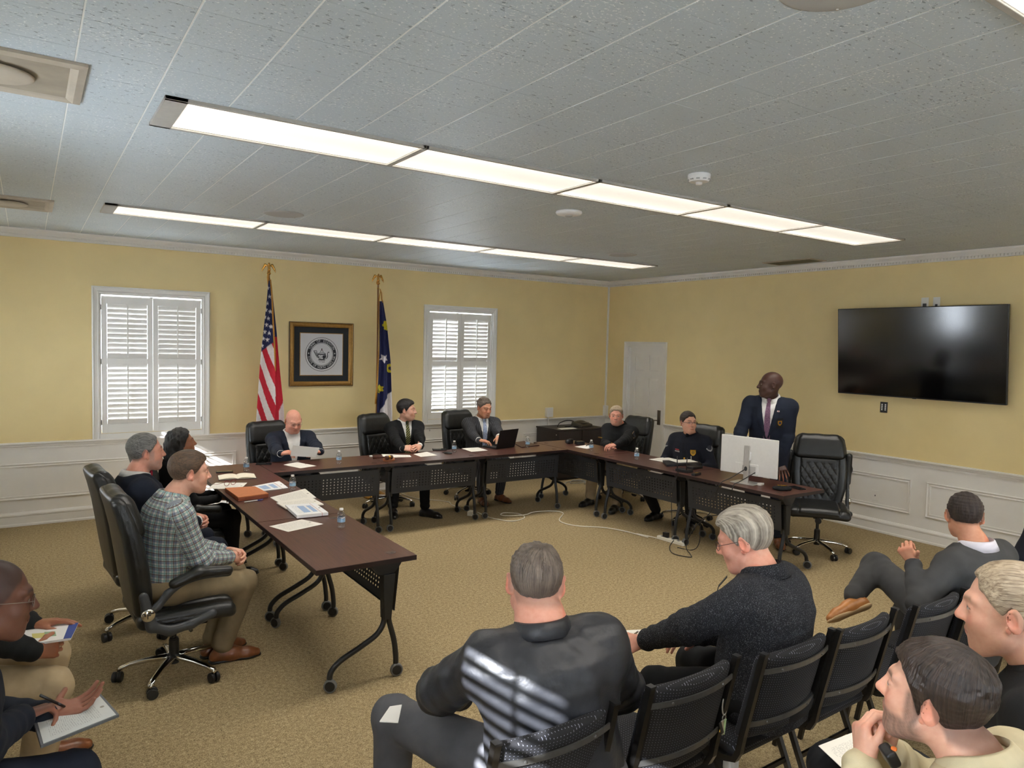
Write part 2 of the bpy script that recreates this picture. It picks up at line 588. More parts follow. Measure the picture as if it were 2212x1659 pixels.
# ---- windows with plantation shutters
def window(n, sd, u0, label, tilt, seedn, tilts=None):
    """casing 1.18 wide, u0 its lower edge along the wall; built in a local frame: x along the wall, y out of the room"""
    rnd = random.Random(seedn)
    W, ZB, ZT = 1.18, RAIL_T, 2.506
    cas = MB()
    cw = 0.075
    prof = [(0.0, 0.0), (0.0, 0.034), (0.012, 0.040), (0.022, 0.030), (0.050, 0.022), (0.058, 0.030), (0.068, 0.026), (cw, 0.018), (cw, 0.0)]
    path = [(0, ZB), (0, ZT), (W, ZT), (W, ZB)]
    ins = [(1, 0), (1, -1), (-1, -1), (-1, 0)]
    vs_, m = [], len(prof)
    for (x, z), (ix, iz) in zip(path, ins):
        for (t, h) in prof:
            vs_.append((x+ix*t, -h, z+iz*t))
    fs = [(i*m+k, i*m+k+1, (i+1)*m+k+1, (i+1)*m+k) for i in range(3) for k in range(m-1)]
    cas.add(vs_, fs)
    # jamb lining through the wall
    cas.bb(cw, cw+0.012, -0.012, 0.15, ZB, ZT-cw).bb(W-cw-0.012, W-cw, -0.012, 0.15, ZB, ZT-cw).bb(cw, W-cw, -0.012, 0.15, ZT-cw-0.012, ZT-cw)
    cas.bb(cw-0.004, W-cw+0.004, -0.03, 0.15, WZ0-0.07, WZ0-0.012)
    win = cas.build('window_%d' % n, M_SHUTTER)
    tag(win, label, 'window', kind='structure')
    if sd == 'back':
        win.location = (u0, WALL_B, 0)
    elif sd == 'front':
        win.location = (u0+1.18, WALL_F, 0)
        win.rotation_euler = (0, 0, PI)
    else:
        win.location = (WALL_L, u0, 0)
        win.rotation_euler = (0, 0, PI/2)
    pane = MB().bb(cw, W-cw, 0.118, 0.122, WZ0, WZ1).build('pane', M_GLASS, win)
    sash = MB()
    sash.bb(cw, W-cw, 0.105, 0.135, WZ0-0.02, WZ0+0.03).bb(cw, W-cw, 0.105, 0.135, WZ1-0.045, WZ1).bb(cw, W-cw, 0.105, 0.135, 1.66, 1.70)
    sash.bb(W/2-0.015, W/2+0.015, 0.105, 0.135, WZ0, WZ1)
    sash.build('sash', M_SHUTTER, win)
    x0, x1 = cw+0.016, W-cw-0.016
    mid = (x0+x1)/2
    zb, zt = WZ0-0.008, WZ1-0.02
    for pi_, (a, b) in enumerate(((x0, mid-0.0015), (mid+0.0015, x1))):
        st = 0.052
        fr = MB()
        th0, th1 = -0.004, 0.024
        zone = [(zb+0.095, zb+0.095+0.655), (zb+0.095+0.655+0.062, zt-0.085)]
        fr.bb(a, a+st, th0, th1, zb, zt).bb(b-st, b, th0, th1, zb, zt)
        fr.bb(a+st, b-st, th0, th1, zb, zone[0][0]).bb(a+st, b-st, th0, th1, zone[0][1], zone[1][0]).bb(a+st, b-st, th0, th1, zone[1][1], zt)
        pan = fr.build('shutter_panel', M_SHUTTER, win, bevel=0.002)
        lw = (b-st)-(a+st)-0.004
        lp = [(-0.031, -0.002), (-0.02, -0.0048), (0.0, -0.0058), (0.02, -0.0048), (0.031, -0.002), (0.031, 0.002), (0.02, 0.0048), (0.0, 0.0058), (-0.02, 0.0048), (-0.031, 0.002)]
        lme = MB().prism(lp, -lw/2, lw/2, lambda u, v_, h: (h, u, v_)).mesh('louver')
        lme.materials.append(M_SHUTTER)
        for zi, (z0, z1) in enumerate(zone):
            nl = int(round((z1-z0)/0.0525))
            pitch = (z1-z0)/nl
            for k in range(nl):
                o = mk('louver', lme, None, pan)
                o.location = ((a+b)/2, 0.012, z0+(k+0.5)*pitch)
                t = tilt(pi_, zi, k/(nl-1)) + rnd.uniform(-0.04, 0.04)
                o.rotation_euler = (-t, 0, 0)
            rod = MB().bb((a+b)/2-0.007, (a+b)/2+0.007, -0.036, -0.022, z0+0.012, z1-0.012+0.02)
            rod.build('tilt_rod', M_SHUTTER, pan, bevel=0.002)
        hx = a-0.004 if pi_ == 0 else b+0.004
        for hzv in (zb+0.12, zb+0.78, zt-0.12):
            MB().bb(hx-0.009, hx+0.009, -0.012, -0.004, hzv-0.03, hzv+0.03).build('hinge', M_SHUTTER, pan, bevel=0.0015)
    return win
def closed1(p, z, f):
    return (1.26 if z else 1.20)+0.04*p
def closed2(p, z, f):
    return 1.02 + (0.0 if p == 0 else 0.10) + (-0.14 if (z == 0 and p == 0 and f < 0.4) else 0.05)
window(1, 'back', 0.571, 'tall shuttered window with closed white louvers behind the woman with long hair', closed1, 1)
window(2, 'back', 4.512, 'shuttered window with white louvers behind the grey suited man at the laptop', closed2, 2)
window(3, 'left', -0.17, 'sunlit shuttered window on the wall behind the audience', lambda p, z, f: 1.38 if (p == 0 and z == 1 and f > 0.85) else -0.06, 3)
window(5, 'left', 3.3, 'added shuttered window for ceiling daylight beside the binder reading pair', lambda p, z, f: 0.75, 5)  # unseen window, added so skylight reaches the ceiling
window(6, 'front', 0.2, 'added shuttered window for daylight behind the audience nearer the window wall', lambda p, z, f: 0.0, 6)  # unseen, added behind the camera to brighten the ceiling with daylight
window(8, 'front', 5.8, 'added shuttered window for daylight behind the audience in the far corner', lambda p, z, f: 0.0, 8)  # unseen third rear window, added for cool light on the right of the ceiling
window(7, 'front', 3.0, 'added shuttered window for daylight behind the audience nearer the door wall', lambda p, z, f: 0.0, 7)  # another unseen rear window added as a daylight source for the ceiling
window(4, 'left', 7.19, 'bright shuttered window opposite the television', lambda p, z, f: 1.38 if (p == 1 or (z == 1 and f > 0.9)) else -0.10, 4)

# ---- six-panel door
def door():
    y0, y1, h = 7.624, 8.375, 2.005
    fr = MB()
    X = WALL_R
    # casing
    prof = [(0.0, 0.0), (0.0, 0.018), (0.05, 0.024), (0.066, 0.034), (0.072, 0.034), (0.072, 0.0)]
    path = [(y0, 0), (y0, h), (y1, h), (y1, 0)]
    outs = [(-1, 0), (-1, 1), (1, 1), (1, 0)]
    m, vs_ = len(prof), []
    for (y, z), (oy, oz) in zip(path, outs):
        for (t, q) in prof:
            vs_.append((X-q, y+oy*t, z+oz*t))
    fr.add(vs_, [(i*m+k, i*m+k+1, (i+1)*m+k+1, (i+1)*m+k) for i in range(3) for k in range(m-1)])
    fr.bb(X-0.004, X+0.15, y0, y0+0.014, 0, h).bb(X-0.004, X+0.15, y1-0.014, y1, 0, h).bb(X-0.004, X+0.15, y0, y1, h-0.014, h)
    fr.bb(X+0.075, X+0.09, y0+0.014, y0+0.03, 0, h).bb(X+0.075, X+0.09, y1-0.03, y1-0.014, 0, h).bb(X+0.075, X+0.09, y0, y1, h-0.03, h-0.014)
    d = tag(fr.build('door_1', M_WHITE), 'white six panel door in the corner beside the yellow wall', 'door', kind='structure')
    a, b = y0+0.016, y1-0.016
    sl = MB()
    xf = X+0.034
    st, mid = 0.105, (a+b)/2
    rails = [(0.008, 0.20), (0.80, 0.93), (1.52, 1.62), (h-0.13, h-0.018)]
    sl.bb(xf, xf+0.038, a, a+st, 0.008, h-0.016).bb(xf, xf+0.038, b-st, b, 0.008, h-0.016)
    for (z0, z1) in rails:
        sl.bb(xf, xf+0.038, a+st, b-st, z0, z1)
    for (z0, z1) in zip([r[1] for r in rails[:-1]], [r[0] for r in rails[1:]]):
        sl.bb(xf, xf+0.038, mid-0.05, mid+0.05, z0, z1)
    slab = sl.build('door_leaf', M_WHITE, d)
    for (z0, z1) in ((0.20, 0.80), (0.93, 1.52), (1.62, h-0.13)):
        for (p0, p1) in ((a+st, mid-0.05), (mid+0.05, b-st)):
            pm = MB()
            e = 0.035
            q = [(p0, z0), (p1, z0), (p1, z1), (p0, z1)]
            qi = [(p0+e, z0+e), (p1-e, z0+e), (p1-e, z1-e), (p0+e, z1-e)]
            vs_ = [(xf+0.012, y, z) for y, z in q]+[(xf+0.003, y, z) for y, z in qi]+[(xf+0.03, y, z) for y, z in q]
            pm.add(vs_, [(4, 5, 6, 7)]+[(i, (i+1) % 4, 4+(i+1) % 4, 4+i) for i in range(4)]+[(i, (i+1) % 4, 8+(i+1) % 4, 8+i) for i in range(4)])
            pm.build('door_panel', M_WHITE, slab)
    mh = mat('satin_nickel', srgb(120, 112, 102), 0.35, 1.0)
    hd = MB()
    hy, hz_ = a+0.06, 0.93
    hd.bb(xf-0.016, xf, hy-0.03, hy+0.03, hz_-0.10, hz_+0.12)
    hd.tube([(xf-0.01, hy, hz_-0.03), (xf-0.055, hy, hz_-0.03), (xf-0.062, hy+0.02, hz_-0.03), (xf-0.062, hy+0.12, hz_-0.033)], 0.009, 8)
    hd.build('door_handle', mh, slab, bevel=0.004, label='grey lever handle with tall keypad plate')
door()

# ---- ceiling troffers
def lens_mat():
    m, nt, b = nodes_of('lit_prismatic_lens')
    g = NT(nt)
    co = g.coord('Object')
    sx = g.sep(co)
    # brighter over the two tubes that run along the fixture, prismatic grid on top
    pr = g.math('MULTIPLY', g.math('SINE', g.math('MULTIPLY', sx[0], 520.0)), g.math('SINE', g.math('MULTIPLY', sx[1], 520.0)))
    ay = g.math('ABSOLUTE', g.math('SUBTRACT', g.math('DIVIDE', sx[1], 0.47), 0.5))
    prof = g.ramp(ay, [(0.0, (0.72, 0.72, 0.72)), (0.22, (0.80, 0.80, 0.80)), (0.38, (1.0, 1.0, 1.0)), (0.44, (1.25, 1.25, 1.25)), (0.5, (1.0, 1.0, 1.0))])
    st = g.math('MULTIPLY', g.math('ADD', g.math('MULTIPLY', pr, 0.05), 1.0), prof)
    nt.links.new(g.math('MULTIPLY', st, 1.02), b.inputs['Emission Strength'])
    b.inputs['Emission Color'].default_value = (1.0, 0.94, 0.83, 1)
    b.inputs['Base Color'].default_value = (0.8, 0.78, 0.74, 1)
    return m
M_LENS = lens_mat()
M_TROF = mat('grey_fixture_frame', srgb(176, 172, 164), 0.5, noise=0.05, nscale=30)
def troffer(lx, ly, lw, k, label, group):
    t = thing('ceiling_light', label, 'ceiling light', (lx+k*LPITCH, ly, CEIL_H), 0, group)
    x0 = 0.0
    x1 = LPITCH
    fr = MB()
    z0, z1 = -0.016, 0.02
    e = 0.022
    l_end = 0.045 if k == 0 else 0.017
    fr.bb(x0-(0.05 if k == 0 else 0), x1, 0, e, z0, z1).bb(x0-(0.05 if k == 0 else 0), x1, lw-e, lw, z0, z1)
    fr.bb(x0-(0.05 if k == 0 else 0), x0+l_end, 0, lw, z0, z1).bb(x1-0.017, x1, 0, lw, z0, z1)
    fr.build('light_frame', M_TROF, t, bevel=0.002)
    ln = MB()
    ax, bx_, ay, by = x0+l_end, x1-0.017, e, lw-e
    ln.bb(ax, bx_, ay, by, -0.006, 0.0)
    ln.build('diffuser', M_LENS, t)
    # the tubes' light, thrown downwards by the prismatic lens
    ld = bpy.data.lights.new('fluorescent_tubes', 'AREA')
    ld.shape = 'RECTANGLE'
    ld.size, ld.size_y = bx_-ax, by-ay
    ld.energy = LAMP_STRENGTH
    ld.color = (1.0, 0.94, 0.85)
    ld.spread = 2.2
    lo_ = bpy.data.objects.new('fluorescent_tubes', ld)
    COL.objects.link(lo_)
    lo_.parent = t
    lo_.location = ((ax+bx_)/2, (ay+by)/2, -0.010)
    return t
ORD = ['first ceiling', 'second ceiling', 'third ceiling', 'fourth ceiling', 'fifth ceiling']
for r_, (lx, ly, lw) in enumerate(LIGHT_ROWS):
    for k in range(5):
        if r_ == 2 and k > 4:
            continue
        where = ('long near row above the open floor', 'far row above the back tables', 'row above the audience')[r_]
        troffer(lx, ly, lw, k, '%s light from the window side in the %s' % (ORD[k], where), 'ceiling lights in three rows')
# ================================================================== SDF SCULPTING (numpy) -> quad meshes by surface nets
def _v(p):
    return np.asarray(p, np.float32)

class Prim:
    """a distance function with a bounding box"""
    def __init__(s, fn, lo, hi, k=0.02, op='u'):
        s.fn, s.lo, s.hi, s.k, s.op = fn, np.asarray(lo, float), np.asarray(hi, float), k, op

def cone(a, b, ra, rb, k=0.02, op='u', flat=None):
    """tapered capsule; flat = (axis, factor) squashes distances across that axis"""
    a, b = _v(a), _v(b)
    ab = b-a
    L2 = float(ab @ ab)+1e-9
    if flat is not None:
        ax = _v(flat[0])
        ax = ax/np.linalg.norm(ax)
        fac = flat[1]
    def fn(P):
        pa = P-a
        t = np.clip((pa @ ab)/L2, 0, 1)
        q = pa-t[..., None]*ab
        if flat is not None:
            w = q @ ax
            q = q+(w*(1.0/fac-1.0))[..., None]*ax
        return np.sqrt((q*q).sum(-1))-(ra+(rb-ra)*t)
    r = max(ra, rb)
    return Prim(fn, np.minimum(a, b)-r, np.maximum(a, b)+r, k, op)

def ell(c, rad, R=None, k=0.02, op='u'):
    c, rad = _v(c), _v(rad)
    R = np.eye(3, dtype=np.float32) if R is None else np.asarray(R, np.float32)
    def fn(P):
        q = (P-c) @ R
        k0 = np.sqrt(((q/rad)**2).sum(-1))
        k1 = np.sqrt(((q/(rad*rad))**2).sum(-1))+1e-6
        return k0*(k0-1.0)/k1
    e = np.abs(R) @ rad
    return Prim(fn, c-e, c+e, k, op)

def rbox(c, half, R=None, r=0.01, k=0.02, op='u'):
    c, half = _v(c), _v(half)
    R = np.eye(3, dtype=np.float32) if R is None else np.asarray(R, np.float32)
    def fn(P):
        q = np.abs((P-c) @ R)-(half-r)
        return np.sqrt((np.maximum(q, 0)**2).sum(-1))+np.minimum(q.max(-1), 0)-r
    e = np.abs(R) @ half
    return Prim(fn, c-e, c+e, k, op)

def field(prims, h, warp=None, pad=0.02, lo=None, hi=None):
    """evaluate a list of prims on a grid; returns (d, lo)"""
    adds = [p for p in prims if p.op == 'u']
    if lo is None:
        lo = np.min([p.lo for p in adds], 0)
    if hi is None:
        hi = np.max([p.hi for p in adds], 0)
    lo = np.asarray(lo)-pad-2*h
    hi = np.asarray(hi)+pad+2*h
    n = np.ceil((hi-lo)/h).astype(int)+1
    d = np.full(n, 0.5, np.float32)
    ax = [(lo[i]+h*np.arange(n[i])).astype(np.float32) for i in range(3)]
    for p in prims:
        m = p.k+3*h+pad
        i0 = np.clip(np.floor((p.lo-m-lo)/h).astype(int), 0, n-1)
        i1 = np.clip(np.ceil((p.hi+m-lo)/h).astype(int)+1, 1, n)
        if np.any(i1 <= i0):
            continue
        g = np.stack(np.meshgrid(ax[0][i0[0]:i1[0]], ax[1][i0[1]:i1[1]], ax[2][i0[2]:i1[2]], indexing='ij'), -1)
        sl = tuple(slice(i0[i], i1[i]) for i in range(3))
        b = p.fn(g)
        a = d[sl]
        k = max(p.k, 1e-5)
        if p.op == 'u':
            hh = np.clip(0.5+0.5*(a-b)/k, 0, 1)
            d[sl] = a+(b-a)*hh-k*hh*(1-hh)
        elif p.op == 's':
            b = -b
            hh = np.clip(0.5-0.5*(a-b)/k, 0, 1)
            d[sl] = a+(b-a)*hh+k*hh*(1-hh)
        elif p.op == 'i':
            hh = np.clip(0.5-0.5*(a-b)/k, 0, 1)
            d[sl] = a+(b-a)*hh+k*hh*(1-hh)
        elif p.op == 'w':           # displacement: added where defined
            d[sl] = a+b
    return d, lo

_CORN = np.array([[0, 0, 0], [1, 0, 0], [0, 1, 0], [1, 1, 0], [0, 0, 1], [1, 0, 1], [0, 1, 1], [1, 1, 1]])
_EDG = [(0, 1), (2, 3), (4, 5), (6, 7), (0, 2), (1, 3), (4, 6), (5, 7), (0, 4), (1, 5), (2, 6), (3, 7)]
def surf_nets(d, lo, h):
    s = d < 0
    n = np.array(d.shape)
    cnt = np.zeros(n-1, np.int8)
    for c in _CORN:
        cnt += s[c[0]:n[0]-1+c[0], c[1]:n[1]-1+c[1], c[2]:n[2]-1+c[2]]
    act = (cnt > 0) & (cnt < 8)
    idx = np.argwhere(act)
    if len(idx) == 0:
        return np.zeros((0, 3)), np.zeros((0, 4), int)
    vid = np.full(n-1, -1, np.int64)
    vid[act] = np.arange(len(idx))
    val = np.stack([d[idx[:, 0]+c[0], idx[:, 1]+c[1], idx[:, 2]+c[2]] for c in _CORN], 1)
    acc = np.zeros((len(idx), 3))
    num = np.zeros(len(idx))
    for a, b in _EDG:
        va, vb = val[:, a], val[:, b]
        cr = (va < 0) != (vb < 0)
        t = np.where(cr, va/np.where(cr, va-vb, 1), 0)
        acc += np.where(cr[:, None], _CORN[a]+t[:, None]*(_CORN[b]-_CORN[a]), 0)
        num += cr
    V = (idx+acc/num[:, None])*h+lo
    F = []
    for axi in range(3):
        o = [i for i in range(3) if i != axi]
        a = [slice(None)]*3
        b = [slice(None)]*3
        a[axi] = slice(0, -1)
        b[axi] = slice(1, None)
        ch = s[tuple(a)] != s[tuple(b)]
        e = np.argwhere(ch)
        ok = np.ones(len(e), bool)
        for q in o:
            ok &= (e[:, q] > 0) & (e[:, q] < n[q]-1)
        e = e[ok]
        if len(e) == 0:
            continue
        u = np.zeros(3, int)
        w = np.zeros(3, int)
        u[o[0]] = 1
        w[o[1]] = 1
        g = lambda q: vid[q[:, 0], q[:, 1], q[:, 2]]
        quad = np.stack([g(e), g(e-u), g(e-u-w), g(e-w)], 1)
        inside = s[e[:, 0], e[:, 1], e[:, 2]]
        flip = inside if axi != 1 else ~inside
        quad[flip] = quad[flip][:, ::-1]
        F.append(quad)
    F = np.concatenate(F)
    F = F[(F >= 0).all(1)]
    return V, F

def relax(V, F, it=1, f=0.5):
    """a little laplacian smoothing"""
    for _ in range(it):
        acc = np.zeros_like(V)
        c = np.zeros(len(V))
        for i in range(4):
            j = (i+1) % 4
            np.add.at(acc, F[:, i], V[F[:, j]])
            np.add.at(acc, F[:, j], V[F[:, i]])
            np.add.at(c, F[:, i], 1)
            np.add.at(c, F[:, j], 1)
        V = V+f*(acc/np.maximum(c, 1)[:, None]-V)
    return V

def sculpt(prims, h, smooth=1, pad=0.02):
    d, lo = field(prims, h, pad=pad)
    V, F = surf_nets(d, lo, h)
    if smooth:
        V = relax(V, F, smooth)
    return V, F

def mesh_np(name, V, F, m=None, color=None, uvw=None):
    me = bpy.data.meshes.new(name)
    me.vertices.add(len(V))
    me.vertices.foreach_set('co', np.asarray(V, np.float32).ravel())
    nf, w = F.shape
    me.loops.add(nf*w)
    me.loops.foreach_set('vertex_index', F.astype(np.int32).ravel())
    me.polygons.add(nf)
    me.polygons.foreach_set('loop_start', np.arange(0, nf*w, w, dtype=np.int32))
    me.polygons.foreach_set('use_smooth', np.ones(nf, bool))
    me.update(calc_edges=True)
    if color is not None:
        at = me.attributes.new('tone', 'FLOAT_COLOR', 'POINT')
        at.data.foreach_set('color', np.concatenate([color, np.ones((len(V), 1))], 1).astype(np.float32).ravel())
    if uvw is not None:
        at = me.attributes.new('cloth', 'FLOAT_VECTOR', 'POINT')
        at.data.foreach_set('vector', np.asarray(uvw, np.float32).ravel())
    if m is not None:
        me.materials.append(m)
    return me

def wob(P, f, seed=0):
    """cheap smooth noise in about -1..1"""
    r = np.random.RandomState(seed)
    out = 0
    for i in range(5):
        k = r.normal(size=3)
        k = k/np.linalg.norm(k)*f*(0.7+0.35*i)
        out = out+np.sin(P @ k.astype(np.float32)+r.uniform(0, 6.28))/(1+0.35*i)
    return out/2.6

def sst(a, b, x):
    t = np.clip((x-a)/(b-a), 0, 1)
    return t*t*(3-2*t)

def rotz(a):
    c, s = math.cos(a), math.sin(a)
    return np.array([[c, -s, 0], [s, c, 0], [0, 0, 1.0]])
def rotx(a):
    c, s = math.cos(a), math.sin(a)
    return np.array([[1, 0, 0], [0, c, -s], [0, s, c.real]])
def roty(a):
    c, s = math.cos(a), math.sin(a)
    return np.array([[c, 0, s], [0, 1, 0], [-s, 0, c]])
# ================================================================== FURNITURE
def leather_mat():
    m, nt, b = nodes_of('black_leather')
    g = NT(nt)
    co = g.coord('Object')
    nt.links.new(g.ramp(g.noise(co, 14, 3.0), [(0.3, srgb(18, 19, 19)), (0.7, srgb(30, 31, 30))]), b.inputs['Base Color'])
    b.inputs['Roughness'].default_value = 0.36
    b.inputs['Specular IOR Level'].default_value = 0.55
    wr = g.math('ADD', g.math('MULTIPLY', g.voronoi(co, 260), 0.5), g.math('MULTIPLY', g.noise(co, 26, 3.0), 2.2))
    nt.links.new(g.bump(wr, 0.25, 0.003), b.inputs['Normal'])
    return m
M_LEATHER = leather_mat()
M_CHROME = mat('polished_chrome', srgb(214, 212, 208), 0.09, 1.0)
M_STEEL = mat('brushed_dark_steel', srgb(128, 126, 122), 0.32, 1.0, noise=0.05)
M_BLACK = mat('black_plastic', srgb(24, 24, 25), 0.42, noise=0.08)
M_GREYPL = mat('charcoal_plastic', srgb(58, 60, 62), 0.4, noise=0.05)
M_POWDER = mat('black_powder_coat', srgb(26, 27, 28), 0.45, noise=0.08, bump=0.1, bscale=500, bdist=0.001)
M_MODESTY = mat('charcoal_modesty_panel', srgb(40, 42, 46), 0.5, noise=0.06)
M_RUBBER = mat('grey_caster_tread', srgb(112, 112, 110), 0.6)

def caster_mb(r=0.03, twin=True):
    """twin-wheel caster whose stem is at the origin, floor at z = 0"""
    w = MB()
    for sx in (-1, 1):
        w.lathe([(0.004, sx*0.004), (r*0.9, sx*0.004), (r, sx*0.008), (r, sx*0.022), (r*0.85, sx*0.026), (0.004, sx*0.027)], 14, (0, 0.014, r), 'X')
    return w
def hood_mb(r=0.03):
    h = MB()
    pts = [(0.014+r*1.06*math.cos(a), r+r*1.06*math.sin(a)) for a in [math.radians(q) for q in (200, 170, 140, 110, 80, 50, 20)]]
    h.prism([(y, z) for y, z in pts], -0.011, 0.011, lambda u, v_, hh: (hh, u, v_))
    h.tube([(0, 0, r), (0, 0, r*2+0.02)], 0.006, 8)
    return h

CASTER_W = caster_mb().mesh('caster')
CASTER_W.materials.append(M_BLACK)
CASTER_W.polygons.foreach_set('use_smooth', [True]*len(CASTER_W.polygons))
CASTER_W.set_sharp_from_angle(angle=math.radians(35))

# ---------------- executive chair
def exec_chair_meshes():
    R = {}
    h = 0.0085
    # backrest centre line y(z) and half width w(z)
    zs = np.array([0.40, 0.48, 0.60, 0.75, 0.90, 1.02, 1.10, 1.16])
    ys = np.array([-0.165, -0.200, -0.215, -0.235, -0.262, -0.292, -0.318, -0.34])
    wz = np.array([0.190, 0.225, 0.255, 0.265, 0.262, 0.252, 0.235, 0.20])
    tz = np.array([0.038, 0.046, 0.052, 0.054, 0.050, 0.046, 0.042, 0.03])
    def back_fn(P):
        x, y, z = P[..., 0], P[..., 1], P[..., 2]
        zc = np.clip(z, 0.40, 1.13)
        yc = np.interp(zc, zs, ys)+0.10*x*x*4*0.5
        w = np.interp(zc, zs, wz)
        t = np.interp(zc, zs, tz)
        dx = np.abs(x)-(w-t)
        dy = (y-yc)
        dzp = np.maximum(np.maximum(z-1.105, 0.445-z), 0)
        ax = np.maximum(dx, 0)
        d = np.sqrt(ax*ax+dy*dy+dzp*dzp)-t
        front = sst(-0.01, 0.02, dy)
        # side bolster seam
        seam = np.exp(-((np.abs(x)-(w-0.085))/0.008)**2)*0.011
        inner = sst(w-0.085, w-0.10, np.abs(x))
        # diamond quilting in the middle zone
        zone = inner*sst(0.50, 0.53, z)*sst(0.875, 0.85, z)
        u1 = np.abs(((x*1.5+z)/0.105) % 1.0-0.5)
        u2 = np.abs(((x*1.5-z)/0.105) % 1.0-0.5)
        quilt = np.maximum(np.exp(-(u1/0.075)**2), np.exp(-(u2/0.075)**2))*0.012*zone
        d = d+front*(seam+quilt)-front*inner*0.006+front*inner*sst(0.89, 0.93, z)*0.02
        # wrap-around groove on the back edge
        edge = np.exp(-((dy+0.008)/0.006)**2)*0.005*sst(0.0, 0.01, dx)
        return d+edge
    V, F = sculpt([Prim(back_fn, (-0.29, -0.48, 0.38), (0.29, -0.08, 1.17), 0.001)], h, 1)
    R['backrest'] = mesh_np('backrest', V, F, M_LEATHER)
    def head_fn(P):
        x, y, z = P[..., 0], P[..., 1], P[..., 2]
        zc = np.clip(z, 0.92, 1.12)
        yc = np.interp(zc, zs, ys)+0.10*x*x*4*0.5+0.022
        w = np.interp(zc, zs, wz)-0.012
        dx = np.maximum(np.abs(x)-(w-0.055), 0)
        dzp = np.maximum(np.maximum(z-1.095, 0.955-z), 0)
        dy = y-yc
        d = np.sqrt(dx*dx+dzp*dzp+(dy*0.95)**2)-0.055
        return d+0.002*np.sin(x*38+z*25)*sst(0.03, 0.05, np.sqrt(dx*dx+dzp*dzp))
    V, F = sculpt([Prim(head_fn, (-0.28, -0.47, 0.88), (0.28, -0.2, 1.17), 0.001)], h, 1)
    R['headrest'] = mesh_np('headrest', V, F, M_LEATHER)
    def seat_fn(P):
        x, y, z = P[..., 0], P[..., 1], P[..., 2]
        zc = 0.435-0.10*np.maximum(y-0.14, 0)**2*8+0.012*np.cos(x*5)
        r = 0.046
        dx = np.maximum(np.abs(x)-(0.262-r+0.02*sst(-0.2, 0.1, y)), 0)
        dy = np.maximum(np.abs(y-0.025)-(0.262-r), 0)
        dz = z-zc
        d = np.sqrt(dx*dx+dy*dy+dz*dz)-r
        top = sst(0.0, 0.02, dz)
        seam = np.exp(-((np.abs(x)-0.185)/0.007)**2)*0.010*top
        pip = np.exp(-((dz-0.004)/0.005)**2)*0.005
        zone = sst(0.185, 0.17, np.abs(x))*top
        return d+seam+pip-zone*0.006
    V, F = sculpt([Prim(seat_fn, (-0.30, -0.26, 0.36), (0.30, 0.31, 0.50), 0.001)], h, 1)
    R['seat'] = mesh_np('seat', V, F, M_LEATHER)
    # arm: origin at the pivot
    def arm_curve(n=14):
        ctrl = [(0, 0), (0.05, 0.035), (0.10, 0.095), (0.17, 0.145), (0.26, 0.165), (0.36, 0.163), (0.42, 0.155)]
        return ctrl
    prims = []
    ctrl = arm_curve()
    for (a, b) in zip(ctrl[:-1], ctrl[1:]):
        prims.append(cone((0, a[0], a[1]), (0, b[0], b[1]), 0.022, 0.022, 0.012, flat=((1, 0, 0), 0.8)))
    V, F = sculpt(prims, 0.007, 2)
    R['armrest'] = mesh_np('armrest', V, F, M_GREYPL)
    prims = [cone((0.0, 0.13, 0.143), (0, 0.26, 0.188), 0.026, 0.03, 0.03, flat=((1, 0, 0), 1.25)), cone((0, 0.26, 0.188), (0, 0.42, 0.172), 0.03, 0.026, 0.03, flat=((1, 0, 0), 1.25))]
    V, F = sculpt(prims, 0.007, 2)
    R['arm_pad'] = mesh_np('arm_pad', V, F, M_LEATHER)
    # lower arm bracket (fixed): pivot down under the seat and up the back
    prims = [cone((0, 0, 0), (0, -0.02, 0.10), 0.03, 0.026, 0.02, flat=((1, 0, 0), 0.6)),
             cone((0, 0, 0), (0, 0.02, -0.075), 0.03, 0.028, 0.02, flat=((1, 0, 0), 0.6)),
             cone((0, 0.02, -0.075), (0, 0.11, -0.115), 0.028, 0.028, 0.02, flat=((1, 0, 0), 0.7)),
             cone((0, 0.11, -0.115), (0, 0.22, -0.10), 0.028, 0.026, 0.02, flat=((1, 0, 0), 0.8)),
             cone((0, 0.22, -0.10), (0, 0.33, -0.062), 0.026, 0.028, 0.02, flat=((1, 0, 0), 0.9))]
    V, F = sculpt(prims, 0.007, 2)
    R['arm_bracket'] = mesh_np('arm_bracket', V, F, M_GREYPL)
    mb = MB().lathe([(0.001, -0.012), (0.034, -0.012), (0.036, -0.004), (0.034, 0.004), (0.028, 0.008), (0.001, 0.010)], 24, axis='X')
    R['pivot_disc'] = mb.mesh('pivot_disc', True)
    R['pivot_disc'].materials.append(M_CHROME)
    # the letter mark on the chrome disc
    v, f = text_geo('F', 0.05)
    mb = MB().add([(0.0, x, y) for x, y, z in v], f)
    R['disc_mark'] = mb.mesh('disc_mark')
    R['disc_mark'].materials.append(M_BLACK)
    mb = MB()
    mb.lathe([(0.028, 0.075), (0.028, 0.22), (0.024, 0.22), (0.024, 0.23)], 16).lathe([(0.014, 0.22), (0.014, 0.36)], 12)
    R['gas_lift'] = mb.mesh('gas_lift', True)
    R['gas_lift'].materials.append(M_BLACK)
    R['gas_lift'].set_sharp_from_angle(angle=0.6)
    mb = MB().bb(-0.10, 0.10, -0.13, 0.12, 0.372, 0.395).bb(-0.045, 0.045, -0.09, 0.07, 0.345, 0.375)
    mb.tube([(0.04, 0.02, 0.36), (0.18, 0.03, 0.355), (0.235, 0.04, 0.345)], [0.006, 0.006, 0.010], 8).lathe([(0.001, 0.07), (0.03, 0.072), (0.03, 0.12), (0.001, 0.122)], 14, (0, 0, 0.335), 'Y')
    R['tilt_mechanism'] = mb.mesh('tilt_mechanism')
    R['tilt_mechanism'].materials.append(M_BLACK)
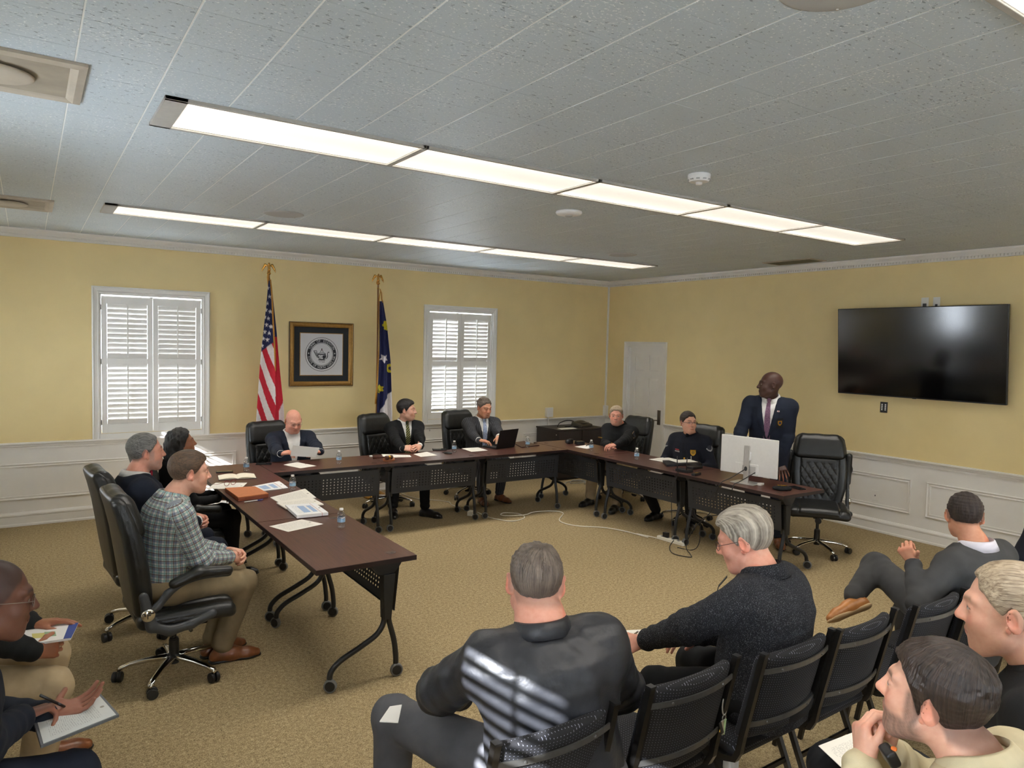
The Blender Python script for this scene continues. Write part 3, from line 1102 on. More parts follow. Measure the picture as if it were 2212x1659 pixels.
    mb = MB()
    path = [(0, 0.0, 0.115), (0, 0.06, 0.112), (0, 0.15, 0.105), (0, 0.23, 0.092), (0, 0.28, 0.075), (0, 0.295, 0.062)]
    mb.tube(path, [0.026, 0.024, 0.020, 0.017, 0.016, 0.014], 10, prof=[(math.cos(2*PI*i/10)*1.05, math.sin(2*PI*i/10)*0.75) for i in range(10)])
    R['base_leg'] = mb.mesh('base_leg', True)
    R['base_leg'].materials.append(M_CHROME)
    return R
EXM = exec_chair_meshes()
PIV = (0.275, -0.19, 0.50)
def exec_chair(label, x, y, rz, base_rot=0.3, arms_up=False, drop=0.0):
    t = thing('office_chair', label, 'office chair', (x, y, 0), rz, 'black leather office chairs around the tables')
    for nm in ('seat', 'backrest', 'headrest', 'tilt_mechanism'):
        mk(nm, EXM[nm], None, t).location = (0, 0, -drop)
    for sx in (-1, 1):
        br = mk('arm_bracket', EXM['arm_bracket'], None, t)
        br.location = (sx*PIV[0], PIV[1], PIV[2]-drop)
        dc = mk('pivot_disc', EXM['pivot_disc'], None, br)
        dc.location = (sx*0.022, 0, 0)
        if sx < 0:
            dc.rotation_euler = (0, 0, PI)
        ml = mk('disc_mark', EXM['disc_mark'], None, br)
        ml.location = (sx*0.0335, 0, 0)
        if sx < 0:
            ml.scale = (1, -1, 1)
        ar = mk('armrest', EXM['armrest'], None, t)
        ar.location = (sx*PIV[0], PIV[1], PIV[2]-drop)
        pd = mk('arm_pad', EXM['arm_pad'], None, ar)
        if arms_up:
            ar.rotation_euler = (1.25, 0, 0)
    gl_ = mk('gas_lift', EXM['gas_lift'], None, t)
    gl_.scale = (1, 1, 1-drop/0.285)
    gl_.location = (0, 0, 0.075*drop/0.285)
    for k in range(5):
        a = base_rot+k*2*PI/5
        lg = mk('base_leg', EXM['base_leg'], None, t)
        lg.rotation_euler = (0, 0, a)
        ca = mk('caster', CASTER_W, None, lg)
        ca.location = (0, 0.292, 0)
        ca.rotation_euler = (0, 0, 0.7*k)
    return t

# ---------------- flip-top training table
def laminate_mat():
    m, nt, b = nodes_of('mahogany_laminate')
    g = NT(nt)
    co = g.coord('Object')
    v = g.mapping(co, (3, 60, 3))
    n = g.noise(v, 2.0, 4.0, 0.6)
    nt.links.new(g.ramp(n, [(0.3, srgb(64, 38, 33)), (0.5, srgb(80, 50, 43)), (0.7, srgb(92, 60, 51))]), b.inputs['Base Color'])
    b.inputs['Roughness'].default_value = 0.30
    b.inputs['Specular IOR Level'].default_value = 0.5
    return m
M_LAM = laminate_mat()
M_EDGE = mat('dark_table_edge', srgb(40, 24, 24), 0.4, noise=0.05)
TOPZ = 0.735
TL, TD = 1.205, 0.60
def table_meshes():
    R = {}
    top = MB().bb(-TL/2+0.002, TL/2-0.002, -TD/2, TD/2, TOPZ-0.028, TOPZ)
    R['tabletop'] = top.mesh('tabletop')
    R['tabletop'].materials.append(M_LAM)
    ed = MB()
    for (a, b, c, d) in ((-TL/2, TL/2, -TD/2-0.003, -TD/2), (-TL/2, TL/2, TD/2, TD/2+0.003), (-TL/2-0.0005, -TL/2+0.002, -TD/2, TD/2), (TL/2-0.002, TL/2+0.0005, -TD/2, TD/2)):
        ed.bb(a, b, c, d, TOPZ-0.029, TOPZ-0.0012)
    R['edge_band'] = ed.mesh('edge_band')
    R['edge_band'].materials.append(M_EDGE)
    # modesty panel with punched holes, plane y = 0.205, tilted a little
    W, H0, H1 = 1.06, 0.40, 0.665
    mp = MB()
    cols, rows = 25, 6
    mx, mz = 0.05, 0.045
    cw, chh = (W-2*mx)/cols, (H1-H0-2*mz)/rows
    r = 0.0062
    to = lambda x, z: (x, 0.20+0.10*(z-H0), z)
    n0 = [(math.cos(2*PI*i/8+PI/8)*r, math.sin(2*PI*i/8+PI/8)*r) for i in range(8)]
    for i in range(cols):
        for j in range(rows):
            x0, z0 = -W/2+mx+i*cw, H0+mz+j*chh
            cx, cz = x0+cw/2, z0+chh/2
            o8 = [(x0+cw, z0+chh*0.72), (x0+cw*0.72, z0+chh), (x0+cw*0.28, z0+chh), (x0, z0+chh*0.72), (x0, z0+chh*0.28), (x0+cw*0.28, z0), (x0+cw*0.72, z0), (x0+cw, z0+chh*0.28)]
            vs_ = [to(*q) for q in o8]+[to(cx+a, cz+b) for a, b in n0]
            fs = [(k, (k+1) % 8, 8+(k+1) % 8, 8+k) for k in range(8)]
            cr = [(x0+cw, z0+chh), (x0, z0+chh), (x0, z0), (x0+cw, z0)]
            vs_ += [to(*q) for q in cr]
            fs += [(16, 1, 0), (17, 3, 2), (18, 5, 4), (19, 7, 6)]
            mp.add(vs_, fs)
    for (a, b, c, d) in ((-W/2, -W/2+mx, H0, H1), (W/2-mx, W/2, H0, H1), (-W/2+mx, W/2-mx, H0, H0+mz), (-W/2+mx, W/2-mx, H1-mz, H1)):
        mp.add([to(a, c), to(b, c), to(b, d), to(a, d)], [(0, 1, 2, 3)])
    # folded lips
    mp.bb(-W/2, W/2, 0.192, 0.202, H0-0.004, H0).bb(-W/2, W/2, 0.215, 0.228, H1, H1+0.004)
    R['modesty_panel'] = mp.mesh('modesty_panel')
    R['modesty_panel'].materials.append(M_MODESTY)
    # leg assembly in the plane x = 0
    lg = MB()
    poly = [(0.24, TOPZ-0.03), (0.04, TOPZ-0.03), (0.05, TOPZ-0.06), (0.085, TOPZ-0.10), (0.14, TOPZ-0.115), (0.19, TOPZ-0.10), (0.225, TOPZ-0.06)]
    lg.prism(poly, -0.022, 0.022, lambda u, v_, h: (h, u, v_))
    R['leg_bracket'] = lg.mesh('leg_bracket')
    R['leg_bracket'].materials.append(M_POWDER)
    co = MB()
    c4 = [(0.115, 0.63), (0.19, 0.63), (0.168, 0.36), (0.122, 0.36)]
    co.prism(c4, -0.03, 0.03, lambda u, v_, h: (h, u, v_))
    R['leg_column'] = co.mesh('leg_column')
    R['leg_column'].materials.append(M_POWDER)
    def bez(P, n=7):
        out = []
        for i in range(len(P)-1):
            p0, p1, p2, p3 = P[max(i-1, 0)], P[i], P[i+1], P[min(i+2, len(P)-1)]
            for k in range(n):
                t = k/n
                out.append(tuple(0.5*((2*b)+(-a+c)*t+(2*a-5*b+4*c-d)*t*t+(-a+3*b-3*c+d)*t**3) for a, b, c, d in zip(p0, p1, p2, p3)))
        out.append(P[-1])
        return out
    ft = MB().tube(bez([(0.0, 0.155, 0.42), (0.0, 0.165, 0.34), (0.0, 0.198, 0.22), (0.0, 0.212, 0.12), (0, 0.213, 0.072)]), 0.0165, 10)
    R['leg'] = ft.mesh('leg', True)
    R['leg'].materials.append(M_POWDER)
    ft = MB().tube(bez([(0.0, 0.135, 0.42), (0.0, 0.13, 0.335), (0.0, 0.085, 0.27), (0.0, -0.02, 0.215), (0, -0.13, 0.165), (0, -0.185, 0.115), (0, -0.195, 0.072)]), 0.0165, 10)
    R['leg_s'] = ft.mesh('leg', True)
    R['leg_s'].materials.append(M_POWDER)
    # single-tread casters with a grey rim
    w = MB().lathe([(0.004, -0.016), (0.027, -0.016), (0.029, -0.013), (0.029, 0.013), (0.027, 0.016), (0.004, 0.016)], 20, (0, 0, 0.0375), 'X')
    w.tube([(0, 0, 0.0375), (0, 0, 0.085)], 0.009, 8)
    R['caster'] = w.mesh('caster', True)
    R['caster'].materials.append(M_BLACK)
    R['caster'].set_sharp_from_angle(angle=0.6)
    w = MB()
    w.lathe([(0.029, -0.012), (0.035, -0.014), (0.0375, -0.009), (0.0375, 0.009), (0.035, 0.014), (0.029, 0.012)], 20, (0, 0, 0.0375), 'X', cap=False)
    R['caster_tread'] = w.mesh('caster_tread', True)
    R['caster_tread'].materials.append(M_RUBBER)
    g = MB().lathe([(0.001, TOPZ+0.0018), (0.028, TOPZ+0.0018), (0.032, TOPZ+0.0004), (0.032, TOPZ-0.001)], 20, cap=False)
    R['grommet'] = g.mesh('grommet', True)
    R['grommet'].materials.append(mat('brown_plastic_grommet', srgb(70, 50, 42), 0.4))
    g = MB().bb(0.006, 0.022, -0.005, 0.008, TOPZ+0.0016, TOPZ+0.0026)
    R['grommet_slot'] = g.mesh('grommet_slot')
    R['grommet_slot'].materials.append(M_BLACK)
    return R
TBM = table_meshes()
def table(label, x, y, rz):
    t = thing('training_table', label, 'table', (x, y, 0), rz, 'training tables set in a horseshoe')
    tp = mk('tabletop', TBM['tabletop'], None, t)
    mk('edge_band', TBM['edge_band'], None, tp)
    for sx in (-1, 1):
        g = mk('grommet', TBM['grommet'], None, tp)
        g.location = (sx*(TL/2-0.12), 0.19, 0)
        gs = mk('grommet_slot', TBM['grommet_slot'], None, tp)
        gs.location = g.location
    mk('modesty_panel', TBM['modesty_panel'], None, t)
    for sx in (-1, 1):
        X = sx*(TL/2-0.075)
        for nm in ('leg_bracket', 'leg_column', 'leg', 'leg_s'):
            o = mk('leg' if nm == 'leg_s' else nm, TBM[nm], None, t, bevel=0.003 if nm in ('leg_bracket', 'leg_column') else 0)
            o.location = (X, 0, 0)
            if nm.startswith('leg') and nm in ('leg', 'leg_s'):
                c = mk('caster', TBM['caster'], None, o)
                c.location = (sx*0.012, 0.213 if nm == 'leg' else -0.195, 0)
                c.rotation_euler = (0, 0, -rz+(1.15 if nm == 'leg' else 0.75)+0.25*sx)
                ct = mk('caster_tread', TBM['caster_tread'], None, o)
                ct.location = c.location
                ct.rotation_euler = c.rotation_euler
    return t
AX, BY, CX = 1.595, 7.075, 5.705
table('brown table of the left arm with its free end nearest the camera', AX, 3.775+TL/2, -PI/2)
table('brown left-arm table carrying the orange folders', AX, 3.780+TL*1.5, -PI/2)
table('brown corner table carrying the open notebook', AX, 3.785+TL*2.5, -PI/2)
for k, lb in enumerate(('brown table under the bald man reading a sheet', 'brown table carrying the gavel in front of the dark haired man', 'brown table carrying the black laptop')):
    t_ = table(lb, 1.902+1.168/2+k*1.169, BY, PI)
    t_.scale = (0.967, 1, 1)
for k, lb in enumerate(('brown right-arm table before the man with the gold star badge', 'brown right-arm table before the officer with glasses', 'brown right-arm table carrying the white monitor')):
    t_ = table(lb, CX+0.012, 7.49-1.2365/2-k*1.2375, PI/2)
    t_.scale = (1.022, 1, 1)

# ---------------- stacking chair for the audience
def dots_mat():
    m, nt, b = nodes_of('black_dotted_fabric')
    g = NT(nt)
    co = g.sep(g.coord('Object'))
    u = g.math('MULTIPLY', co[0], 2*PI/0.0125)
    w = g.math('MULTIPLY', g.math('SUBTRACT', co[2], co[1]), 2*PI/0.0125)
    f = g.math('MULTIPLY', g.math('ADD', g.math('SINE', u), 1.0), g.math('ADD', g.math('SINE', w), 1.0))
    dot = g.ramp(g.math('MULTIPLY', f, 0.25), [(0.84, (0, 0, 0)), (0.93, (1, 1, 1))])
    col = g.mix(dot, srgb(13, 13, 18), srgb(120, 122, 134))
    nt.links.new(col, b.inputs['Base Color'])
    b.inputs['Roughness'].default_value = 0.85
    nt.links.new(g.bump(g.noise(g.coord('Object'), 600, 2.0), 0.3, 0.002), b.inputs['Normal'])
    return m
M_DOTS = dots_mat()
M_FRAME = mat('dark_bronze_tube', srgb(58, 56, 54), 0.33, 0.85, noise=0.06)
M_FRAMEL = mat('worn_steel_bar', srgb(98, 97, 95), 0.32, 0.7, noise=0.08)
def stack_meshes():
    R = {}
    def curve(x):
        return -0.045*(1-(x/0.225)**2)
    def back_fn(P):
        x, y, z = P[..., 0], P[..., 1], P[..., 2]
        zc = np.clip(z, 0.50, 0.855)
        yc = -0.205-0.24*(zc-0.50)+curve(np.clip(x, -0.225, 0.225))*0.9+0.012
        dx = np.maximum(np.abs(x)-0.192, 0)
        dz = np.maximum(np.maximum(z-0.835, 0.52-z), 0)
        dy = y-yc
        return np.sqrt(dx*dx+dz*dz+dy*dy)-0.022-0.008*np.cos(x*6)*sst(0, 0.02, dy)
    V, F = sculpt([Prim(back_fn, (-0.23, -0.40, 0.48), (0.23, -0.12, 0.88), 0.001)], 0.0085, 1)
    R['back_cushion'] = mesh_np('back_cushion', V, F, M_DOTS)
    def seat_fn(P):
        x, y, z = P[..., 0], P[..., 1], P[..., 2]
        dx = np.maximum(np.abs(x)-0.185, 0)
        dy = np.maximum(np.abs(y-0.01)-0.185, 0)
        dz = z-0.440+0.02*sst(0.1, 0.23, y)
        return np.sqrt(dx*dx+dy*dy+dz*dz)-0.032
    V, F = sculpt([Prim(seat_fn, (-0.23, -0.22, 0.40), (0.23, 0.24, 0.48), 0.001)], 0.0085, 1)
    R['seat'] = mesh_np('seat', V, F, M_DOTS)
    sq = [(-1, -1), (1, -1), (1, 1), (-1, 1)]
    up = MB().tube([(0, -0.312, 0.872), (0, -0.235, 0.53), (0, -0.222, 0.46), (0, -0.205, 0.425), (0, -0.16, 0.41), (0, 0.02, 0.408), (0, 0.19, 0.408)], 0.0115, prof=sq)
    R['side_rail'] = up.mesh('side_rail')
    R['side_rail'].materials.append(M_FRAME)
    l1 = MB().tube([(0, 0.16, 0.41), (0, 0.235, 0.0)], 0.0105, prof=sq)
    R['leg_front'] = l1.mesh('leg')
    R['leg_front'].materials.append(M_FRAME)
    l2 = MB().tube([(0, -0.08, 0.41), (0, -0.262, 0.0)], 0.0105, prof=sq)
    R['leg_rear'] = l2.mesh('leg')
    R['leg_rear'].materials.append(M_FRAME)
    for nm, z in (('bar', 0.80), ('bar2', 0.575)):
        mb = MB()
        pts = []
        y0 = -0.205-0.24*(z-0.50)-0.022
        for i in range(13):
            x = -0.21+0.42*i/12
            pts.append((x, y0+curve(x)*0.9, z))
        mb.tube(pts, 1.0, prof=[(-0.0025, -0.0095), (0.0025, -0.0095), (0.0025, 0.0095), (-0.0025, 0.0095)])
        for x in (-0.13, 0.13):
            mb.lathe([(0.001, 0.0), (0.005, 0.0), (0.004, -0.004), (0.001, -0.005)], 8, (x, y0+curve(x)*0.9-0.002, z), 'Y')
        R[nm] = mb.mesh('back_bar')
        R[nm].materials.append(M_FRAMEL)
    mb = MB().bar((-0.2, 0, 0.26), (0.2, 0, 0.26), 0.012, 0.02)
    R['crossbar'] = mb.mesh('crossbar')
    R['crossbar'].materials.append(M_FRAME)
    R['frame_cap'] = MB().box((0, -0.313, 0.875), (0.025, 0.026, 0.008)).mesh('frame_cap')
    R['frame_cap'].materials.append(M_BLACK)
    return R
STM = stack_meshes()
def stack_chair(label, x, y, rz):
    t = thing('stacking_chair', label, 'chair', (x, y, 0), rz, 'dotted stacking chairs for the audience')
    mk('seat', STM['seat'], None, t)
    bc = mk('back_cushion', STM['back_cushion'], None, t)
    mk('back_bar', STM['bar'], None, t)
    mk('back_bar', STM['bar2'], None, t)
    for sx in (-1, 1):
        o = mk('side_rail', STM['side_rail'], None, t)
        o.location = (sx*0.222, 0, 0)
        cp = mk('frame_cap', STM['frame_cap'], None, o)
        for q in ('leg_front', 'leg_rear'):
            o = mk('leg', STM[q], None, t)
            o.location = (sx*(0.208 if q == 'leg_front' else 0.198), 0, 0)
    mk('crossbar', STM['crossbar'], None, t).location = (0, -0.147, 0)
    mk('crossbar', STM['crossbar'], None, t).location = (0, 0.187, 0)
    return t
# ================================================================== PEOPLE
def skin_mat():
    m, nt, b = nodes_of('skin')
    g = NT(nt)
    co = g.coord('Object')
    base = g.attr('tone')
    n = g.noise(co, 55, 3.0)
    col = g.mix(g.ramp(n, [(0.35, (0, 0, 0)), (0.7, (0.22, 0.22, 0.22))]), base, (0.75, 0.42, 0.34), 'MULTIPLY')
    nt.links.new(col, b.inputs['Base Color'])
    b.inputs['Roughness'].default_value = 0.48
    b.inputs['Specular IOR Level'].default_value = 0.4
    b.inputs['Subsurface Weight'].default_value = 0.08
    b.inputs['Subsurface Radius'].default_value = (0.012, 0.005, 0.003)
    nt.links.new(g.bump(g.noise(co, 420, 3.0), 0.12, 0.002), b.inputs['Normal'])
    return m
M_SKIN = skin_mat()

def hair_mat(name, c0, c1, rough=0.42, scale=(260, 60, 60)):
    if name in MATS:
        return MATS[name]
    m, nt, b = nodes_of(name)
    g = NT(nt)
    co = g.attr('cloth', 'Vector')
    v = g.mapping(co, scale)
    n = g.noise(v, 1.0, 3.0, 0.65)
    n2 = g.noise(g.coord('Object'), 22, 2.0)
    f = g.math('ADD', g.math('MULTIPLY', n, 0.75), g.math('MULTIPLY', n2, 0.25))
    nt.links.new(g.ramp(f, [(0.36, c0), (0.62, c1)]), b.inputs['Base Color'])
    b.inputs['Roughness'].default_value = rough
    b.inputs['Specular IOR Level'].default_value = 0.45
    nt.links.new(g.bump(n, 0.8, 0.006), b.inputs['Normal'])
    MATS[name] = m
    return m

def cloth_mat(name, col, kind='suit', col2=None):
    if name in MATS:
        return MATS[name]
    m, nt, b = nodes_of(name)
    g = NT(nt)
    oc = g.coord('Object')
    cv = g.attr('cloth', 'Vector')
    b.inputs['Roughness'].default_value = 0.85
    b.inputs['Specular IOR Level'].default_value = 0.3
    big = g.noise(oc, 9, 3.0)
    lo, hi = tuple(c*0.82 for c in col), tuple(min(1, c*1.15) for c in col)
    c = g.ramp(big, [(0.3, lo), (0.7, hi)])
    hgt = g.noise(oc, 700, 2.0)
    bst, bd = 0.25, 0.002
    if kind == 'knit':
        v = g.mapping(cv, (1, 1, 1))
        n = g.noise(g.mapping(oc, (1, 1, 0.55)), 360, 2.0, 0.6)
        c = g.mix(g.ramp(n, [(0.55, (0, 0, 0)), (0.70, (0.8, 0.8, 0.8))]), c, col2 or (0.25, 0.25, 0.25))
        hgt = n
        bst, bd = 0.9, 0.006
        b.inputs['Roughness'].default_value = 0.95
    elif kind == 'nylon':
        b.inputs['Roughness'].default_value = 0.46
        b.inputs['Specular IOR Level'].default_value = 0.5
        hgt = g.math('ADD', g.math('MULTIPLY', g.noise(oc, 14, 4.0, 0.55), 2.5), g.math('MULTIPLY', hgt, 0.1))
        bst, bd = 0.28, 0.008
    elif kind == 'cotton':
        hgt = g.math('ADD', g.math('MULTIPLY', g.noise(oc, 18, 3.0), 1.6), g.math('MULTIPLY', hgt, 0.3))
        bst, bd = 0.3, 0.008
    elif kind == 'pinstripe':
        sx = g.sep(cv)
        st = g.math('SINE', g.math('MULTIPLY', sx[0], 2*PI/0.022))
        c = g.mix(g.ramp(st, [(0.94, (0, 0, 0)), (0.99, (0.35, 0.35, 0.35))]), c, (0.4, 0.4, 0.42))
    elif kind == 'plaid':
        sx = g.sep(cv)
        def band(axis, period, phase, width):
            t = g.math('FRACT', g.math('ADD', g.math('DIVIDE', sx[axis], period), phase))
            return g.math('LESS_THAN', t, width)
        P_ = 0.040
        base = srgb(206, 204, 196)
        c = g.mix(g.math('MULTIPLY', band(0, P_, 0.0, 0.30), 0.55), base, srgb(58, 74, 112))
        c = g.mix(g.math('MULTIPLY', band(1, P_, 0.1, 0.30), 0.55), c, srgb(58, 74, 112))
        c = g.mix(g.math('MULTIPLY', band(0, P_, 0.48, 0.22), 0.55), c, srgb(96, 148, 146))
        c = g.mix(g.math('MULTIPLY', band(1, P_, 0.55, 0.22), 0.55), c, srgb(96, 148, 146))
        c = g.mix(g.math('MULTIPLY', band(0, P_, 0.66, 0.12), 0.8), c, srgb(74, 50, 44))
        c = g.mix(g.math('MULTIPLY', band(1, P_, 0.78, 0.12), 0.8), c, srgb(74, 50, 44))
        hgt = g.math('ADD', g.math('MULTIPLY', g.noise(oc, 20, 3.0), 1.6), g.math('MULTIPLY', hgt, 0.2))
        bst, bd = 0.3, 0.008
    elif kind == 'stripe':
        sx = g.sep(cv)
        t = g.math('FRACT', g.math('DIVIDE', g.math('ADD', sx[0], sx[1]), 0.028))
        c = g.mix(g.math('LESS_THAN', t, 0.28), c, col2)
    elif kind == 'dotty':
        n = g.voronoi(cv, 90)
        c = g.mix(g.ramp(n, [(0.30, (1, 1, 1)), (0.42, (0, 0, 0))]), c, col2)
    nt.links.new(c, b.inputs['Base Color'])
    nt.links.new(g.bump(hgt, bst, bd), b.inputs['Normal'])
    MATS[name] = m
    return m

SKINS = {'pale': srgb(222, 172, 148), 'rosy': srgb(218, 158, 136), 'tan': srgb(206, 150, 120), 'brown': srgb(104, 68, 52), 'dark': srgb(72, 46, 36), 'warm': srgb(150, 98, 68)}

def nrm(v):
    v = np.asarray(v, float)
    return v/(np.linalg.norm(v)+1e-9)

def at_z(px, py, z):
    d = fw+rt*((px-1106)/F_PX)+dn*((py-829.5)/F_PX)
    k = (z-CAM_H)/d.z
    return (d.x*k, d.y*k, z)

# ---------------- head
def head_prims(S):
    jw = S.get('jaw', 1.0)
    fat = S.get('fat', 0.0)
    P = [ell((0, -0.018, 0.032), (0.076, 0.097, 0.088), k=0.02),
         ell((0, 0.022, -0.030), (0.063+0.006*fat, 0.070, 0.082), k=0.035),
         ell((0, 0.030, -0.066), (0.052*jw+0.012*fat, 0.058, 0.042), k=0.03),
         cone((-0.018*jw, 0.066, -0.097), (0.018*jw, 0.066, -0.097), 0.019, 0.019, 0.025),
         cone((-0.048, 0.008, -0.062), (-0.03, 0.055, -0.094), 0.020+0.008*fat, 0.018+0.008*fat, 0.025),
         cone((0.048, 0.008, -0.062), (0.03, 0.055, -0.094), 0.020+0.008*fat, 0.018+0.008*fat, 0.025),
         ell((-0.040, 0.055, -0.028), (0.026, 0.026, 0.026), k=0.02), ell((0.040, 0.055, -0.028), (0.026, 0.026, 0.026), k=0.02),
         cone((-0.045, 0.066, 0.030), (-0.012, 0.083, 0.026), 0.011, 0.011, 0.014), cone((0.045, 0.066, 0.030), (0.012, 0.083, 0.026), 0.011, 0.011, 0.014),
         # nose
         cone((0, 0.084, 0.022), (0, 0.106, -0.022), 0.0085, 0.0115, 0.012),
         ell((0, 0.106, -0.026), (0.0125, 0.0125, 0.0105), k=0.008),
         ell((-0.013, 0.093, -0.029), (0.0085, 0.012, 0.0085), k=0.006), ell((0.013, 0.093, -0.029), (0.0085, 0.012, 0.0085), k=0.006)]
    for s in (-1, 1):
        # eye socket, eyeball, lids
        P.append(ell((s*0.032, 0.098, 0.006), (0.019, 0.016, 0.012), k=0.014, op='s'))
        P.append(ell((s*0.031, 0.0745, 0.005), (0.0135, 0.0135, 0.0125), k=0.004))
        P.append(cone((s*0.019, 0.083, 0.013), (s*0.044, 0.078, 0.011), 0.0045, 0.0045, 0.005))
        P.append(cone((s*0.019, 0.082, -0.002), (s*0.044, 0.077, -0.001), 0.004, 0.004, 0.005))
        # ear
        R = rotz(s*-0.55) @ rotx(-0.15)
        P.append(ell((s*0.083, -0.018, -0.004), (0.0075, 0.0215, 0.034), R, k=0.006))
        P.append(ell((s*0.0905, -0.012, 0.0), (0.0055, 0.012, 0.020), R, k=0.004, op='s'))
        P.append(ell((s*0.076, -0.004, -0.032), (0.006, 0.009, 0.010), R, k=0.006))
    # mouth
    P += [cone((-0.021, 0.082, -0.0625), (0, 0.0915, -0.058), 0.0042, 0.0062, 0.006), cone((0.021, 0.082, -0.0625), (0, 0.0915, -0.058), 0.0042, 0.0062, 0.006),
          cone((-0.019, 0.080, -0.0655), (0, 0.0885, -0.069), 0.0044, 0.0072, 0.006), cone((0.019, 0.080, -0.0655), (0, 0.0885, -0.069), 0.0044, 0.0072, 0.006),
          cone((-0.024, 0.088, -0.0635), (0.024, 0.088, -0.0635), 0.0018, 0.0018, 0.003, op='s')]
    return P

def head_colour(V, S):
    sk = np.array(SKINS[S['skin']])
    n = len(V)
    C = np.tile(sk, (n, 1))
    x, y, z = V[:, 0], V[:, 1], V[:, 2]
    ax = np.abs(x)
    def blend(mask, col):
        nonlocal C
        C = C*(1-mask[:, None])+np.array(col)*mask[:, None]
    red = S.get('red', 0.25)
    ch = np.exp(-(((ax-0.04)/0.02)**2+((z+0.025)/0.022)**2))*sst(0.03, 0.06, y)
    blend(ch*red, sk*np.array([1.0, 0.62, 0.55]))
    nose = np.exp(-((x/0.014)**2+((z+0.025)/0.016)**2))*sst(0.085, 0.10, y)
    blend(nose*red, sk*np.array([1.0, 0.66, 0.6]))
    ear = sst(0.076, 0.082, ax)
    blend(ear*0.5*min(1, red*2), sk*np.array([1.05, 0.6, 0.52]))
    lip = np.exp(-(((z+0.0645)/0.0075)**2+(x/0.021)**4))*sst(0.074, 0.082, y)
    blend(np.clip(lip*1.1, 0, 1)*0.75, sk*np.array([0.82, 0.48, 0.45]))
    line = np.exp(-(((z+0.0637)/0.0022)**2+(x/0.022)**4))*sst(0.074, 0.082, y)
    blend(line*0.6, sk*0.3)
    nos = np.exp(-(((ax-0.0075)/0.004)**2+((z+0.0365)/0.004)**2))*sst(0.085, 0.093, y)
    blend(np.clip(nos, 0, 1)*0.8, sk*0.2)
    # brows
    br = np.exp(-(((z-0.028-0.004*np.sin((ax-0.012)*60))/0.0052)**2))*sst(0.010, 0.016, ax)*sst(0.052, 0.045, ax)*sst(0.06, 0.07, y)
    bc = np.array(S.get('brow', (0.05, 0.03, 0.02)))
    blend(br*S.get('brow_a', 0.75), bc)
    # eyes
    ex, ez = (ax-0.0315), (z-0.0052)
    op = S.get('eye_open', 1.0)
    eye = (np.abs(ex) < 0.0125) & (np.abs(ez) < 0.0050*op*(1-(ex/0.0145)**2)) & (y > 0.072)
    gaze = S.get('gaze', 0.0)
    C[eye] = np.array([0.62, 0.58, 0.54])
    iris = eye & (((x-np.sign(x)*0.0315-gaze)**2+ez**2) < 0.0052**2)
    C[iris] = np.array(S.get('iris', (0.05, 0.035, 0.025)))
    lash = (np.abs(ex) < 0.014) & (np.abs(ez-0.0050*op*(1-(ex/0.0150)**2)) < 0.0016) & (y > 0.072)
    C[lash] = C[lash]*0.25
    # stubble / beard
    if 'beard' in S:
        bcol, amt, kind = S['beard']
        jawz = sst(-0.040, -0.062, z)*sst(-0.02, 0.015, y)
        mouth = np.exp(-(((z+0.0645)/0.011)**2+(x/0.024)**4))*sst(0.07, 0.08, y)
        mous = np.exp(-(((z+0.047)/0.008)**2+(x/0.028)**4))*sst(0.07, 0.08, y)
        if kind == 'goatee':
            jawz = jawz*sst(0.040, 0.026, ax)
        else:
            side = sst(0.046, 0.056, ax)*sst(0.03, 0.01, z)*sst(0.0, 0.014, y)*sst(0.046, 0.03, y)
            jawz = np.maximum(jawz, side)
        msk = np.clip(np.maximum(jawz*(1-mouth), mous), 0, 1)
        spk = 0.8+0.2*wob(V, 900, 3)
        blend(np.clip(msk*amt*spk, 0, 1), bcol)
    if 'scalp' in S:                # hair stubble painted where short hair grows
        scol, amt = S['scalp']
        blend(np.clip(hair_zone(V, S.get('hairline', {})), 0, 1)*amt, scol)
    if 'lips' in S:
        blend(np.clip(lip*1.2, 0, 1)*0.8, S['lips'])
    return np.clip(C, 0, 1)

def hair_zone(V, H):
    """1 where hair grows"""
    x, y, z = V[..., 0], V[..., 1], V[..., 2]
    ax = np.abs(x)
    front = H.get('front', 0.072)+H.get('widow', 0.25)*np.maximum(ax-0.02, 0)*0-H.get('recede', 0.0)*sst(0.02, 0.05, ax)*-1
    neck = H.get('neck', -0.062)
    yy = np.array([-0.13, -0.055, -0.030, -0.012, 0.008, 0.030, 0.045, 0.060, 0.085, 0.12])
    zz = np.array([neck, neck, -0.030, 0.020, -0.010+H.get('burn', 0.0), 0.018, 0.045, H.get('temple', 0.056), 0.0, 0.0])
    zz[8] = zz[9] = 0.0
    side = np.interp(y, yy, zz)
    line = np.where(y > 0.058, front-0.3*np.maximum(ax-0.035, 0)+H.get('recede', 0.0)*np.exp(-((ax-0.045)/0.018)**2), side)
    zone = sst(line-0.005, line+H.get('soft', 0.018), z)
    if 'bald' in H:
        (by, bz, br) = H['bald']
        r = np.sqrt(x*x+(y-by)**2+(z-bz)**2*0.6)
        zone = zone*(1-H.get('bald_a', 1.0)*(1-sst(br*0.35, br*1.25, r)))
    return zone

